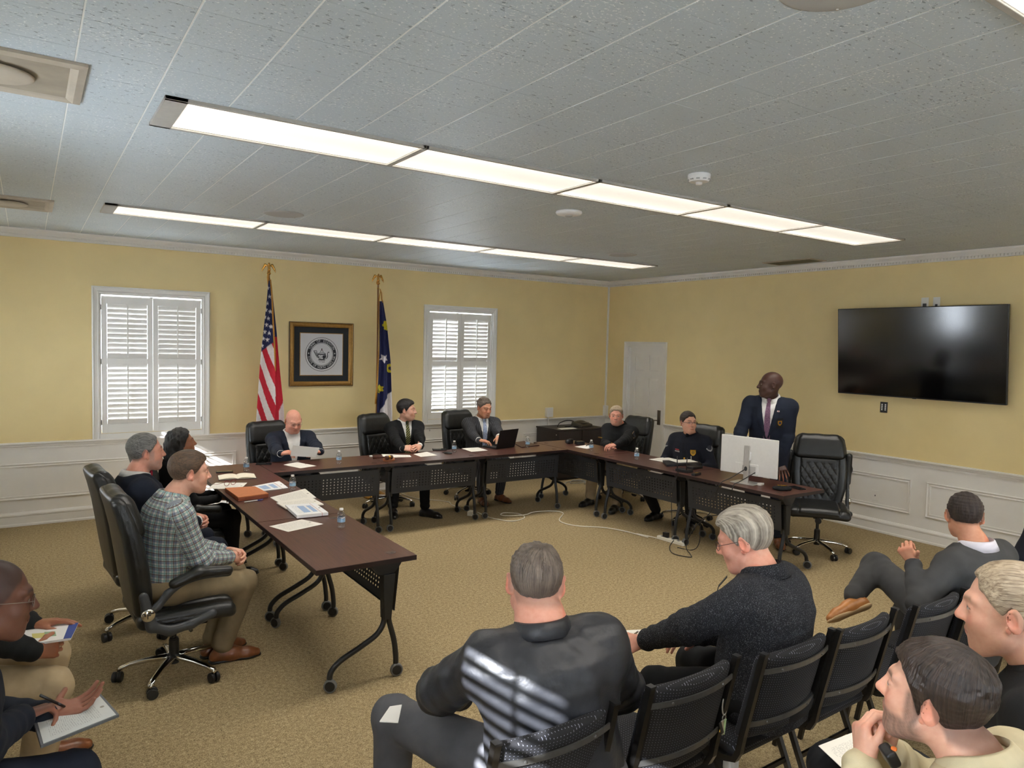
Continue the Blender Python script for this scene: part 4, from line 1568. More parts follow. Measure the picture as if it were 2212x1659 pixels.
def make_hair(S, simple):
    H = S['hair']
    t0 = H.get('t', 0.012)
    top = H.get('top', t0)
    seed = S.get('seed', 0)
    hl = S.get('hairline', {})
    kind = H.get('kind', 'short')
    h = H.get('h', 0.0042)
    comb = np.array(H.get('comb', (0, -1, 0)), float)
    cache = {}
    def fn(P):
        x, y, z = P[..., 0], P[..., 1], P[..., 2]
        d = None
        for p in simple:
            b = p.fn(P)
            if d is None:
                d = b
            else:
                hh = np.clip(0.5+0.5*(d-b)/0.02, 0, 1)
                d = d+(b-d)*hh-0.02*hh*(1-hh)
        zn = hair_zone(P, hl)
        up = sst(-0.01, 0.09, z)
        th = t0+(top-t0)*up
        if 'quiff' in H:
            th = th+H['quiff']*np.exp(-(((y-0.055)/0.03)**2+((z-0.095)/0.03)**2))
        if 'part' in H:
            th = th-0.006*np.exp(-((x-H['part'])/0.006)**2)*up
        # strands: streaks running along the comb direction
        q = P-comb.astype(np.float32)*(P @ comb.astype(np.float32))[..., None]*0.82
        th = th*(1+H.get('rough', 0.15)*wob(q, 380, seed)+0.10*wob(q, 150, seed+1)+0.08*wob(P, 60, seed+2))
        return d-(th*zn-0.006*(1-zn))
    prims = [Prim(fn, (-0.11, -0.145, -0.09), (0.11, 0.115, 0.155), 0.001)]
    if kind == 'long':
        prims = [Prim(fn, (-0.13, -0.16, -0.09), (0.13, 0.115, 0.155), 0.001)]
        def strands(P):
            return wob(P*np.array([1, 1, 0.25], np.float32), 260, 5)*0.0045+wob(P*np.array([1, 1, 0.4], np.float32), 90, 6)*0.006
        for s in (-1, 1):
            for (a, b, r0, r1) in (((s*0.080, -0.02, 0.03), (s*0.088, -0.03, -0.10), 0.024, 0.032), ((s*0.088, -0.03, -0.10), (s*0.094, -0.015, -0.22), 0.032, 0.024), ((s*0.045, -0.095, 0.0), (s*0.05, -0.105, -0.15), 0.045, 0.042)):
                prims.append(cone(a, b, r0, r1, 0.03))
        prims.append(cone((0, -0.10, 0.0), (0, -0.11, -0.18), 0.05, 0.045, 0.03))
        prims.append(cone((0, -0.11, -0.18), (0, -0.10, -0.26), 0.045, 0.02, 0.03))
        prims.append(Prim(strands, (-0.15, -0.19, -0.30), (0.15, 0.12, 0.16), 0.0, 'w'))
    V, F = sculpt(prims, h, 1, pad=0.004)
    # drop what lies under the scalp: keep vertices outside the head
    d = None
    for p in simple:
        b = p.fn(V.astype(np.float32))
        d = b if d is None else np.minimum(d, b)
    keep = d > (-0.012)
    F = F[keep[F].all(1)]
    # strand coordinates: across the comb direction is fast
    comb = comb/np.linalg.norm(comb)
    e1 = np.cross(comb, (0.0, 0.0, 1.0))
    e1 = e1/np.linalg.norm(e1) if np.linalg.norm(e1) > 0.1 else np.array([1.0, 0, 0])
    e2 = np.cross(comb, e1)
    if kind in ('short', 'long') and not H.get('swirl'):
        uv = np.stack([V @ e1, V @ comb*0.16, V @ e2], 1)
        uv[:, 2] *= 3.5
    else:
        c = np.array(H.get('crown', (0, -0.06, 0.10)))
        q = V-c
        ang = np.arctan2(q[:, 0], q[:, 1])
        rad = np.linalg.norm(q, axis=1)
        uv = np.stack([ang*0.09, rad*0.25, np.zeros(len(V))], 1)
    return V, F, uv

# ---------------- hand
def hand_prims(side, curl=(0.5, 0.6, 0.4), spread=0.05, thumb=(0.55, 0.25, 0.3), each=None, s=1.0, stub=(0, -0.05, 0)):
    """wrist at the origin, fingers along +y, palm facing -z; side +1 right hand (thumb at -x), -1 left hand"""
    tx = -side
    P = [cone(stub, (0, 0.0, 0), 0.027*s, 0.025*s, 0.02),
         cone((0.012*s, 0.01*s, 0), (0.026*s, 0.075*s, 0), 0.018*s, 0.0155*s, 0.014, flat=((0, 0, 1), 0.85)),
         cone((-0.012*s, 0.01*s, 0), (-0.026*s, 0.078*s, 0), 0.018*s, 0.0155*s, 0.014, flat=((0, 0, 1), 0.85)),
         cone((0, 0.0, 0), (0, 0.078*s, 0.002), 0.020*s, 0.0165*s, 0.014, flat=((0, 0, 1), 0.85)),
         cone((tx*0.018*s, 0.012*s, -0.006*s), (tx*0.030*s, 0.045*s, -0.010*s), 0.015*s, 0.013*s, 0.014)]
    lens = (0.041, 0.046, 0.042, 0.033)
    for i in range(4):
        fx = tx*(0.031-0.0205*i)*s
        a0, a1, a2 = curl if each is None else each[i]
        base = np.array([fx, (0.082-0.003*abs(i-1)-0.006*(i == 3))*s, 0.002*s])
        yaw = tx*(1.4-i)*spread
        dirs = []
        a = a0
        for q in (a0, a0+a1, a0+a1+a2):
            dirs.append(np.array([math.sin(yaw)*math.cos(q)*1.0, math.cos(yaw)*math.cos(q), -math.sin(q)]))
        L = lens[i]*s
        p = base
        r = (0.0094, 0.0096, 0.0092, 0.0082)[i]*s
        for j, (dv, f) in enumerate(zip(dirs, (1.0, 0.66, 0.55))):
            q = p+dv*L*f
            P.append(cone(p, q, r*(1-0.08*j), r*(1-0.08*(j+1)), 0.004))
            p = q
    o, c1, c2 = thumb
    b = np.array([tx*0.026*s, 0.022*s, -0.010*s])
    d1 = nrm((tx*math.sin(o), math.cos(o)*0.85, -c1))
    d2 = nrm((tx*math.sin(o-c2), math.cos(o-c2), -c1-0.15))
    m = b+d1*0.042*s
    P += [cone(b, m, 0.0125*s, 0.0105*s, 0.01), cone(m, m+d2*0.032*s, 0.0105*s, 0.0092*s, 0.005)]
    return P

def basis(f, n):
    """matrix whose columns take hand axes (x, y = fingers, z = back of the hand) to the body frame"""
    y = nrm(f)
    z = -np.asarray(n, float)
    z = nrm(z-y*(z @ y))
    x = np.cross(y, z)
    return np.stack([x, y, z], 1)

def ik(a, c, pole, l1, l2):
    a, c, pole = map(lambda q: np.asarray(q, float), (a, c, pole))
    d = c-a
    D = np.linalg.norm(d)
    mx = (l1+l2)*0.995
    if D > mx:
        c = a+d/D*mx
        D = mx
        d = c-a
    u = d/D
    x = (l1*l1-l2*l2+D*D)/(2*D)
    hgt = math.sqrt(max(l1*l1-x*x, 1e-6))
    p = pole-u*(pole @ u)
    p = nrm(p)
    return a+u*x+p*hgt, c

def torso_loft(P0, N, L, Fv, bulk, belly, off, hunch=0.0, female=False, t0=-0.16, t1=1.04, wscale=1.0):
    P0, N, L, Fv = (_v(q) for q in (P0, N, L, Fv))
    ax = N-P0
    Ln = float(np.linalg.norm(ax))
    T = ax/Ln
    ts = np.array([-0.30, -0.12, 0.0, 0.22, 0.45, 0.68, 0.84, 0.93, 1.0, 1.06])
    aw = np.array([0.150, 0.176, 0.178, 0.158, 0.166, 0.190, 0.186, 0.150, 0.088, 0.066])*wscale
    bd = np.array([0.105, 0.120, 0.122, 0.112, 0.118, 0.128, 0.114, 0.094, 0.074, 0.062])
    if female:
        aw = aw*np.array([0.95, 0.97, 0.95, 0.82, 0.82, 0.82, 0.80, 0.80, 0.8, 0.82])
        bd = bd*0.9
    cf = np.array([0.0, 0.0, 0.0, 0.004, 0.008, 0.004, -0.006, -0.012, -0.012, -0.008])
    bel = np.exp(-((ts-0.24)/0.22)**2)
    k = np.where(ts < 0.9, bulk, 1+(bulk-1)*0.5)
    aw = aw*k+0.022*belly*bel
    bd = bd*k+0.045*belly*bel
    cf = cf+0.040*belly*bel-hunch*np.sin(np.clip(ts, 0, 1)*PI)**1.0
    def coords(P):
        q = P-P0
        t = (q @ T)/Ln
        u = q @ L
        v = q @ Fv
        tc = np.clip(t, t0, t1)
        a = np.interp(tc, ts, aw)+off
        b = np.interp(tc, ts, bd)+off
        c = np.interp(tc, ts, cf)
        return t, u, v-c, a, b
    def fn(P):
        t, u, v, a, b = coords(P)
        r = np.sqrt((u/a)**2+(v/b)**2)+1e-6
        d = (r-1)*np.minimum(a, b)*0.92
        e = np.maximum(np.maximum((t-t1)*Ln, (t0-t)*Ln), 0)
        return np.where(e > 0, np.sqrt(np.maximum(d, 0)**2+e*e)+np.minimum(d, 0)*0+0.0*e-0.0, d)
    pts = [P0+T*Ln*t0, P0+T*Ln*t1]
    m = 0.30*bulk+0.08*belly+off
    lo = np.minimum(*pts)-m
    hi = np.maximum(*pts)+m
    pr = Prim(fn, lo, hi, 0.03)
    def surf(t, u, extra=0.0):
        """front surface point at height t and lateral offset u"""
        a = np.interp(t, ts, aw)+off+extra
        b = np.interp(t, ts, bd)+off+extra
        c = np.interp(t, ts, cf)
        uu = np.clip(u/a, -0.98, 0.98)
        v = b*math.sqrt(1-uu*uu)+c
        return np.asarray(P0+T*Ln*t+L*u+Fv*v, float)
    pr.coords, pr.surf, pr.T, pr.Ln = coords, surf, np.asarray(T, float), Ln
    return pr

def ribbon(pts, widths, side, thick=0.004, nrm_=None):
    """thin strap through pts"""
    mb = MB()
    pts = [Vector(p) for p in pts]
    side = Vector(side).normalized()
    n = len(pts)
    vs_ = []
    for i, p in enumerate(pts):
        d = (pts[min(i+1, n-1)]-pts[max(i-1, 0)]).normalized()
        nn = side.cross(d).normalized()*thick/2
        s = side*widths[i]/2
        vs_ += [p-s-nn, p+s-nn, p+s+nn, p-s+nn]
    fs = [(0, 1, 2, 3), tuple(4*(n-1)+k for k in (3, 2, 1, 0))]
    for i in range(n-1):
        for k in range(4):
            fs.append((4*i+k, 4*(i+1)+k, 4*(i+1)+(k+1) % 4, 4*i+(k+1) % 4))
    return mb.add(vs_, fs)

M_LENSG = None
def spectacles(root, Hc, HR, rim, col_name, col, w=0.024, hgt=0.017, thick=0.0013, half=False):
    """glasses worn on the face; built in the head frame"""
    global M_LENSG
    if M_LENSG is None:
        M_LENSG = bpy.data.materials.new('spectacle_lens')
        M_LENSG.use_nodes = True
        nt = M_LENSG.node_tree
        g = NT(nt)
        tr = g.node('ShaderNodeBsdfTransparent')
        gl = g.node('ShaderNodeBsdfGlossy')
        gl.inputs['Roughness'].default_value = 0.03
        mx = g.node('ShaderNodeMixShader')
        mx.inputs[0].default_value = 0.10
        nt.links.new(tr.outputs[0], mx.inputs[1])
        nt.links.new(gl.outputs[0], mx.inputs[2])
        nt.links.new(mx.outputs[0], nt.nodes['Material Output'].inputs[0])
    W = lambda p: Vector(np.asarray(Hc)+HR @ np.asarray(p, float))
    m = mat(col_name, col, 0.3, 0.6 if rim == 'wire' else 0.0)
    fr, ln = MB(), MB()
    for s in (-1, 1):
        ring = []
        for i in range(20):
            a = 2*PI*i/20
            q = 3.0
            ca, sa = math.cos(a), math.sin(a)
            e = (abs(ca)**q+abs(sa)**q)**(-1/q)
            ring.append((s*0.0325+w*ca*e, 0.098-abs(w*ca*e+0.0)*0.10*(1 if ca*s > 0 else 0.3), 0.002+hgt*sa*e))
        if not half:
            fr.tube([W(p) for p in ring], thick, 6, closed=True)
        else:
            fr.tube([W(p) for p in ring[:11]], thick, 6)
        ln.add([W(p) for p in ring], [tuple(range(20))])
        fr.tube([W((s*(0.0325+w), 0.094, 0.006)), W((s*0.070, 0.082, 0.008)), W((s*0.0815, 0.02, 0.010)), W((s*0.083, -0.018, 0.012)), W((s*0.082, -0.034, -0.008))], thick, 6)
    fr.tube([W((-0.0325+w, 0.098, 0.006)), W((0, 0.103, 0.010)), W((0.0325-w, 0.098, 0.006))], thick, 6)
    sp = fr.build('spectacles', m, root, smooth=True)
    ln.build('spectacle_lens', M_LENSG, sp)
    return sp

def shoe_mesh(a, toe, m, col_sole, boot=False, s=1.0, up=(0, 0, 1), sole_m=None):
    """shoe from the ankle point a (sole below it) pointing along toe"""
    f = nrm(toe)
    up = np.asarray(up, float)
    z = nrm(up-f*(up @ f))
    x = np.cross(f, z)
    R = np.stack([x, f, z], 1)
    prims = [cone((0, -0.035, 0.038), (0, 0.06, 0.045), 0.036, 0.040, 0.02), cone((0, 0.05, 0.042), (0.0, 0.155, 0.030), 0.040, 0.036, 0.03, flat=((1, 0, 0), 1.1)),
             cone((0, 0.15, 0.028), (0, 0.20, 0.024), 0.036, 0.026, 0.02, flat=((1, 0, 0), 1.15)), cone((0, -0.01, 0.05), (0, -0.006, 0.105 if not boot else 0.14), 0.037, 0.036, 0.02)]
    prims.append(rbox((0, 0.08, -0.10), (0.3, 0.4, 0.10), None, 0.0, 0.002, 's'))
    V, F = sculpt(prims, 0.0075, 1)
    sole = [cone((0, -0.035, 0.012), (0, 0.05, 0.012), 0.040, 0.034, 0.01, flat=((0, 0, 1), 0.4)), cone((0, 0.05, 0.012), (0, 0.16, 0.012), 0.034, 0.044, 0.01, flat=((0, 0, 1), 0.4)), cone((0, 0.15, 0.012), (0, 0.205, 0.012), 0.044, 0.028, 0.01, flat=((0, 0, 1), 0.4))]
    V2, F2 = sculpt(sole, 0.0075, 1)
    o = np.asarray(a, float)-R @ np.array([0, 0, 0.09])*s
    return (V*s) @ R.T+o, F, (V2*s) @ R.T+o, F2

PINFO = []
def person(S):
    """S: the description of one seated or standing person; everything is built in the person's own frame (facing +y, right = +x)"""
    s = S.get('s', 1.0)
    seat = S.get('seat', 0.47)
    bulk = S.get('bulk', 1.0)
    belly = S.get('belly', 0.0)
    fem = S.get('female', False)
    seed = S.get('seed', 1)
    stand = S.get('stand', False)
    hc = S.get('h', 0.0105)
    P0 = np.array([0, 0, seat+0.10*s]) if not stand else np.array([0, 0, 0.95*s])
    P0 = P0+np.array(S.get('hip_off', (0, 0, 0)))
    lean, side, tw = S.get('lean', 0.08), S.get('side', 0.0), S.get('twist', 0.0)
    T = nrm((math.sin(side), math.sin(lean), math.cos(lean)*math.cos(side)))
    L = np.array([math.cos(tw), math.sin(tw), 0])
    L = nrm(L-T*(L @ T))
    Fv = np.cross(T, L)
    N = P0+T*0.50*s
    hw = 0.168*s*(0.86 if fem else 1.0)*(1+(bulk-1)*0.75)
    drop = S.get('shrug', 0.0)
    sh = {sd: N-T*(0.078*s-drop)+L*hw*sg for sd, sg in (('R', 1), ('L', -1))}
    # head
    hy, hp, hr = S.get('head', (0, 0, 0))
    HR = rotz(hy) @ rotx(-hp) @ roty(hr)
    npch = S.get('neck', 0.30)
    Hc = N+T*0.060*s+Fv*(0.02+0.045*npch/0.3)*s+np.array([0, 0, 0.072*s])+np.array(S.get('head_off', (0, 0, 0)))
    hs = S.get('head_s', 1.0)*s
    rz_ = S.get('rz', 0.0)
    if 'head_px' in S:
        q = at_z(S['head_px'][0], S['head_px'][1], Hc[2])
        R2 = rotz(rz_)
        S['loc'] = tuple((np.array(q)-R2 @ Hc)[:2])
    def local(p):
        return rotz(-rz_) @ (np.array(p, float)-np.array([S['loc'][0], S['loc'][1], 0]))
    # arms
    arms = {}
    for sd, sg in (('R', 1), ('L', -1)):
        A = S.get('arm'+sd, dict(w=(sg*0.16, 0.30, seat+0.20), pole=(sg*1, -0.6, -0.6), f=(-sg*0.5, 0.9, 0), n=(0, 0, -1)))
        A = dict(A)
        if 'px' in A:
            A['w'] = tuple(local(at_z(*A['px'])))
        if 'fw' in A:
            A['f'] = rotz(-rz_) @ np.array(A['fw'], float)
        if 'nw' in A:
            A['n'] = rotz(-rz_) @ np.array(A['nw'], float)
        el, wr = ik(sh[sd], A['w'], A.get('pole', (sg*0.6, -0.5, -1.0)), 0.29*s, 0.255*s)
        arms[sd] = (sh[sd], el, wr, A)
    # ---- skin body: head and neck
    hd = head_prims(S)
    nb = HR.T @ ((N-T*0.02-Hc))/hs
    neck_r = S.get('neck_r', 0.056)
    hd2 = hd+[cone((0, -0.022, -0.045), nb*0.85, neck_r*0.96, neck_r*1.08, 0.02), cone(nb*0.8, nb*1.15+np.array([0, 0.0, -0.02]), neck_r*1.08, neck_r*1.3, 0.03)]
    hh = S.get('hh', 0.0046)
    V, F = sculpt(hd2, hh, 1, pad=0.006)
    C = head_colour(V, S)
    Vs, Fs, Cs = [Hc+(V*hs) @ HR.T], [F], [C]
    sk = np.array(SKINS[S['skin']])
    # hidden coarse figure inside the clothes, so that the body is whole
    inner = [torso_loft(P0, N, L, Fv, bulk*0.86, belly*0.8, -0.02, S.get('hunch', 0.0), fem)]
    for sd in 'RL':
        a, e, w, A = arms[sd]
        inner += [cone(N-T*0.06, a, 0.04, 0.042, 0.03), cone(a, e, 0.042, 0.034, 0.02), cone(e, w, 0.034, 0.024, 0.02)]
    hips = {sd: P0+np.array([sg*0.092*s*min(bulk, 1.15), 0.01, -0.01]) for sd, sg in (('R', 1), ('L', -1))}
    legs = {}
    for sd, sg in (('R', 1), ('L', -1)):
        G = S.get('leg'+sd, {})
        if stand:
            ank = np.array(G.get('ankle', (sg*0.12, 0.0, 0.09)))
            kn, ank = ik(hips[sd], ank, (sg*0.1, 1, 0), 0.43*s, 0.42*s)
        else:
            ank = np.array(G.get('ankle', (sg*0.13, 0.43*s, 0.09)))
            if 'px' in G:
                ank = local(at_z(*G['px']))
            kn = G.get('knee')
            if 'knee_px' in G:
                kn = local(at_z(*G['knee_px']))
                if 'px' not in G and 'ankle' not in G:
                    ank = kn+np.array([0, -0.05, 0.09-kn[2]])
            if kn is None:
                kn, ank = ik(hips[sd], ank, G.get('pole', (sg*0.12, 0.8, 1.0)), 0.43*s, 0.42*s)
            kn = np.array(kn)
        legs[sd] = (hips[sd], kn, ank, G)
        inner += [cone(hips[sd], kn, 0.07*bulk, 0.045, 0.03), cone(kn, ank, 0.045, 0.032, 0.02)]
    Vi, Fi = sculpt(inner, 0.022, 1)
    Vs.append(Vi)
    Fs.append(Fi)
    Cs.append(np.tile(sk, (len(Vi), 1)))
    # ---- hands
    for sd, sg in (('R', 1), ('L', -1)):
        a, e, w, A = arms[sd]
        if A.get('hide'):
            continue
        B = basis(A.get('f', w-e), A.get('n', (0, 0, -1)))
        st = B.T @ (nrm(e-w)*A.get('stub', 0.05))
        Vh, Fh = sculpt(hand_prims(sg, A.get('curl', (0.35, 0.5, 0.3)), A.get('spread', 0.05), A.get('thumb', (0.6, 0.2, 0.3)), A.get('each'), s*A.get('hs', 1.0)*(0.88 if fem else 1.0), st), S.get('hhand', 0.0046), 1, pad=0.004)
        Ch = np.tile(sk, (len(Vh), 1))
        kn_ = np.exp(-((Vh[:, 1]-0.085)/0.012)**2)
        Ch = Ch*(1-0.25*kn_[:, None]*np.array([0.1, 0.6, 0.6]))
        pm = sst(0.004, -0.010, Vh[:, 2])
        if S['skin'] in ('dark', 'brown', 'warm'):
            Ch = Ch*(1-0.5*pm[:, None])+0.5*pm[:, None]*np.array(srgb(178, 120, 96))
        Vs.append(w+Vh @ B.T)
        Fs.append(Fh)
        Cs.append(Ch)
    off = 0
    FF = []
    for v, f in zip(Vs, Fs):
        FF.append(f+off)
        off += len(v)
    me = mesh_np('person', np.concatenate(Vs), np.concatenate(FF), M_SKIN, np.concatenate(Cs))
    root = mk('person', me, None)
    tag(root, S['label'], 'person', S.get('group'))
    x, y = S['loc'][:2]
    root.location = (x, y, S['loc'][2] if len(S['loc']) > 2 else 0.0)
    root.rotation_euler = (0, 0, S.get('rz', 0.0))
    # ---- hair
    simple = [ell((0, -0.018, 0.032), (0.076, 0.097, 0.088)), ell((0, 0.022, -0.030), (0.063, 0.070, 0.082))]
    if 'hair' in S:
        V, F, uv = make_hair(S, simple)
        mk('hair', mesh_np('hair', Hc+(V*hs) @ HR.T, F, S['hair']['mat'], None, uv), None, root)
    if S.get('beard_geo'):
        bm_ = S['beard_geo']
        def bfn(P):
            d = None
            for p in head_prims(S)[:8]:
                b = p.fn(P)
                d = b if d is None else np.minimum(d, b)
            x, y, z = P[..., 0], P[..., 1], P[..., 2]
            zone = sst(-0.030, -0.052, z)*sst(-0.01, 0.012, y)
            mouth = np.exp(-(((z+0.0645)/0.010)**2+(x/0.026)**4))*sst(0.06, 0.075, y)
            mous = np.exp(-(((z+0.048)/0.007)**2+(x/0.028)**4))*sst(0.07, 0.08, y)
            side = sst(0.048, 0.056, np.abs(x))*sst(0.025, 0.0, z)*sst(-0.005, 0.010, y)*sst(0.05, 0.03, y)
            zn = np.clip(np.maximum(np.maximum(zone, side)*(1-mouth), mous), 0, 1)
            return d-(bm_['t']*(1+0.35*wob(P*np.array([1, 1, 0.4], np.float32), 420, 9))*zn-0.006*(1-zn))
        V, F = sculpt([Prim(bfn, (-0.10, -0.03, -0.135), (0.10, 0.115, 0.03), 0.001)], 0.0042, 1, pad=0.004)
        mk('beard', mesh_np('beard', Hc+(V*hs) @ HR.T, F, bm_['mat'], None, V*np.array([1, 1, 0.3])), None, root)
    # ---- upper garment
    G = S['top']
    o = G.get('off', 0.014)
    loft = torso_loft(P0, N, L, Fv, bulk, belly, o, S.get('hunch', 0.0), fem, t0=G.get('hem', -0.14), t1=G.get('t1', 0.985))
    sl = G.get('sleeve', 0.012)
    r_up = (0.054*min(bulk, 1.2)+sl)*s*(0.85 if fem else 1)
    r_el = (0.044*min(bulk, 1.15)+sl)*s*(0.85 if fem else 1)
    r_wr = (0.030+sl*0.9)*s*(0.9 if fem else 1)
    pr = [loft]
    cuff = G.get('cuff', 0.97)
    segs = []
    for sd in 'RL':
        a, e, w, A = arms[sd]
        we = e+(w-e)*A.get('cuff', cuff)
        pr += [cone(N-T*0.055*s-Fv*0.012, a-T*0.004, 0.052*s+o*0.8, r_up*1.04, 0.05), cone(a, e, r_up, r_el, 0.035), cone(e, we, r_el, r_wr, 0.03)]
        segs += [(a, e, r_up), (e, we, r_el)]
    amp = G.get('wrinkle', 0.0045)
    def folds(P):
        d = amp*(wob(P, 34, seed)*0.6+wob(P*np.array([1, 1, 0.45], np.float32), 75, seed+3)*0.35)
        for (a, e, r) in segs:
            q = P-e.astype(np.float32)
            rr = np.sqrt((q*q).sum(-1))
            u = (e-a)/np.linalg.norm(e-a)
            d = d+amp*0.8*np.sin((q @ u.astype(np.float32))*120+wob(P, 20, seed+5)*2)*np.exp(-(rr/0.09)**2)
        return d
    lo_ = np.min([p.lo for p in pr], 0)
    hi_ = np.max([p.hi for p in pr], 0)
    pr.append(Prim(folds, lo_, hi_, 0.0, 'w'))
    if G.get('open'):
        tb, w1 = G['open']
        def vcut(P):
            t, u, v, a, b = loft.coords(P)
            wv = w1*np.clip((t-tb)/(1-tb), 0, 1)**0.85-0.002
            return np.maximum(np.maximum(np.abs(u)-wv, 0.03-v), (tb-t)*0.5)
        pr.append(Prim(vcut, lo_, hi_, 0.004, 's'))
        def lapel(P):
            t, u, v, a, b = loft.coords(P)
            wv = w1*np.clip((t-tb)/(1-tb), 0, 1)**0.85
            edge = np.abs(u)-wv
            lw = 0.052*np.clip((t-tb)/0.35, 0, 1)*np.where(t > 0.86, 0.75, 1.0)
            band = sst(lw+0.006, lw, edge)*sst(-0.004, 0.002, edge)*sst(0.02, 0.05, v)*sst(tb, tb+0.04, t)
            notch = np.exp(-((t-0.86)/0.012)**2)*sst(0.015, 0.035, edge)
            line = np.exp(-(u/0.0035)**2)*sst(tb, tb-0.02, t)*sst(0.02, 0.05, v)*0.004
            return -0.007*band*(1-0.9*notch)+line
        pr.append(Prim(lapel, lo_, hi_, 0.0, 'w'))
    elif G.get('placket'):
        def plk(P):
            t, u, v, a, b = loft.coords(P)
            return -0.003*sst(0.018, 0.014, np.abs(u))*sst(0.02, 0.05, v)*sst(-0.1, 0.0, t)
        pr.append(Prim(plk, lo_, hi_, 0.0, 'w'))
    if G.get('extra'):
        pr += G['extra'](dict(P0=P0, N=N, T=T, L=L, F=Fv, arms=arms, loft=loft))
    V, F = sculpt(pr, hc, 1)
    V32 = V.astype(np.float32)
    t, u, v, a, b = loft.coords(V32)
    best = np.abs(loft.fn(V32))
    ang = np.arctan2(u/a, v/b)
    uv = np.stack([ang*0.16, t*loft.Ln, np.zeros(len(V))], 1)
    for (a_, e_, r_) in segs:
        ax = e_-a_
        ln = np.linalg.norm(ax)
        ax = ax/ln
        q = V-a_
        tt = np.clip(q @ ax, 0, ln)
        rd = q-tt[:, None]*ax
        dd = np.abs(np.linalg.norm(rd, axis=1)-r_)
        e1 = nrm(np.cross(ax, (0.3, 0.8, 0.2)))
        e2 = np.cross(ax, e1)
        an = np.arctan2(rd @ e2, rd @ e1)
        m_ = dd < best-0.01
        uv[m_] = np.stack([an*r_, q @ ax, np.ones(len(V))], 1)[m_]
        best = np.where(m_, dd, best)
    TV = (t*loft.Ln, u, V)
    top = mk(G.get('name', 'jacket'), mesh_np(G.get('name', 'jacket'), V, F, G['mat'], None, uv), None, root, label=G.get('label'))
    # collar
    CO = G.get('collar')
    if CO:
        hgt, rad, op, lift = CO.get('h', 0.04), CO.get('r', neck_r*1.22*s+0.006), CO.get('open', 0.5), CO.get('lift', 0.0)
        mb = MB()
        nseg = 26
        ring = []
        nd = nrm(Hc-N+np.array([0, 0, 0.02]))
        nd = nrm(nd*0.5+T)
        base = N-T*0.012*s+np.asarray(T)*lift
        LL = nrm(L-nd*(L @ nd))
        FF2 = np.cross(nd, LL)
        vs_ = []
        for i in range(nseg+1):
            aa = PI/2+op/2+(2*PI-op)*i/nseg
            dirv = LL*math.cos(aa)+FF2*math.sin(aa)*1.05
            fr = max(0.0, math.sin(aa))
            low = base+dirv*(rad*1.16)-nd*(0.010+0.035*fr**2)
            up_ = base+dirv*(rad*1.0)+nd*(hgt*(1-0.55*fr**2))
            ou = base+dirv*(rad*1.10)+nd*(hgt*(0.92-0.55*fr**2))
            fl = base+dirv*(rad*1.26+CO.get('flare', 0.004))-nd*(0.006+0.045*fr**2*CO.get('point', 1.0))
            vs_ += [low, up_, ou, fl]
        fs = []
        for i in range(nseg):
            for k in range(3):
                fs.append((4*i+k, 4*i+k+1, 4*(i+1)+k+1, 4*(i+1)+k))
        mb.add(vs_, fs)
        co = mb.build('collar', CO.get('mat', G['mat']), root, smooth=True)
        at = co.data.attributes.new('cloth', 'FLOAT_VECTOR', 'POINT')
        at.data.foreach_set('vector', np.array([((k // 4)*0.018, (k % 4)*0.03, 0) for k in range(len(vs_))], np.float32).ravel())
        so = co.modifiers.new('thick', 'SOLIDIFY')
        so.thickness = 0.003
    # shirt under an open jacket
    if 'shirt' in S:
        sm = S['shirt']
        sl2 = torso_loft(P0, N, L, Fv, bulk, belly, 0.004, S.get('hunch', 0.0), fem, t0=0.15, t1=1.0)
        def half(P):
            t, u, v, a, b = sl2.coords(P)
            return np.maximum(-v, np.abs(u)-0.11)
        V, F = sculpt([sl2, Prim(half, lo_, hi_, 0.004, 'i')], 0.012, 1)
        mk('shirt', mesh_np('shirt', V, F, sm, None, V*0), None, root)
        for sd in 'RL':
            a, e, w, A = arms[sd]
            if A.get('hide') or not S.get('cuffs', True):
                continue
            c0, c1 = e+(w-e)*(A.get('cuff', cuff)-0.04), e+(w-e)*min(A.get('cuff', cuff)+0.065, 1.04)
            MB().tube([c0, c1], [r_wr*0.93, r_wr*0.90], 14).build('shirt_cuff', sm, root, smooth=False, angle=50)
    if 'tie' in S:
        tm = S['tie']
        sl3 = torso_loft(P0, N, L, Fv, bulk, belly, 0.008, S.get('hunch', 0.0), fem, t0=0.1, t1=1.0)
        ts_ = np.linspace(0.93, S.get('tie_end', 0.2), 12)
        pts = [sl3.surf(t_, 0.0, 0.004) for t_ in ts_]
        wd = [0.036, 0.040]+[0.044+0.03*(0.93-t_) for t_ in ts_[2:]]
        mb = ribbon(pts, wd, L, 0.006)
        me = mb.mesh('necktie')
        cv = np.array([((Vector(v)-Vector(pts[0])).dot(Vector(L)), (Vector(v)-Vector(pts[0])).dot(Vector(T)), 0) for v in mb.v])
        at = me.attributes.new('cloth', 'FLOAT_VECTOR', 'POINT')
        at.data.foreach_set('vector', cv.astype(np.float32).ravel())
        me.materials.append(tm)
        tie = mk('necktie', me, None, root)
        k0 = sl3.surf(0.965, 0.0, 0.006)
        Vk, Fk = sculpt([cone(k0+T*0.012, k0-T*0.022, 0.021, 0.014, 0.005, flat=(Fv, 0.6))], 0.006, 1)
        mk('tie_knot', mesh_np('tie_knot', Vk, Fk, tm, None, Vk-k0), None, tie)
    # ---- trousers
    TG = S.get('trousers')
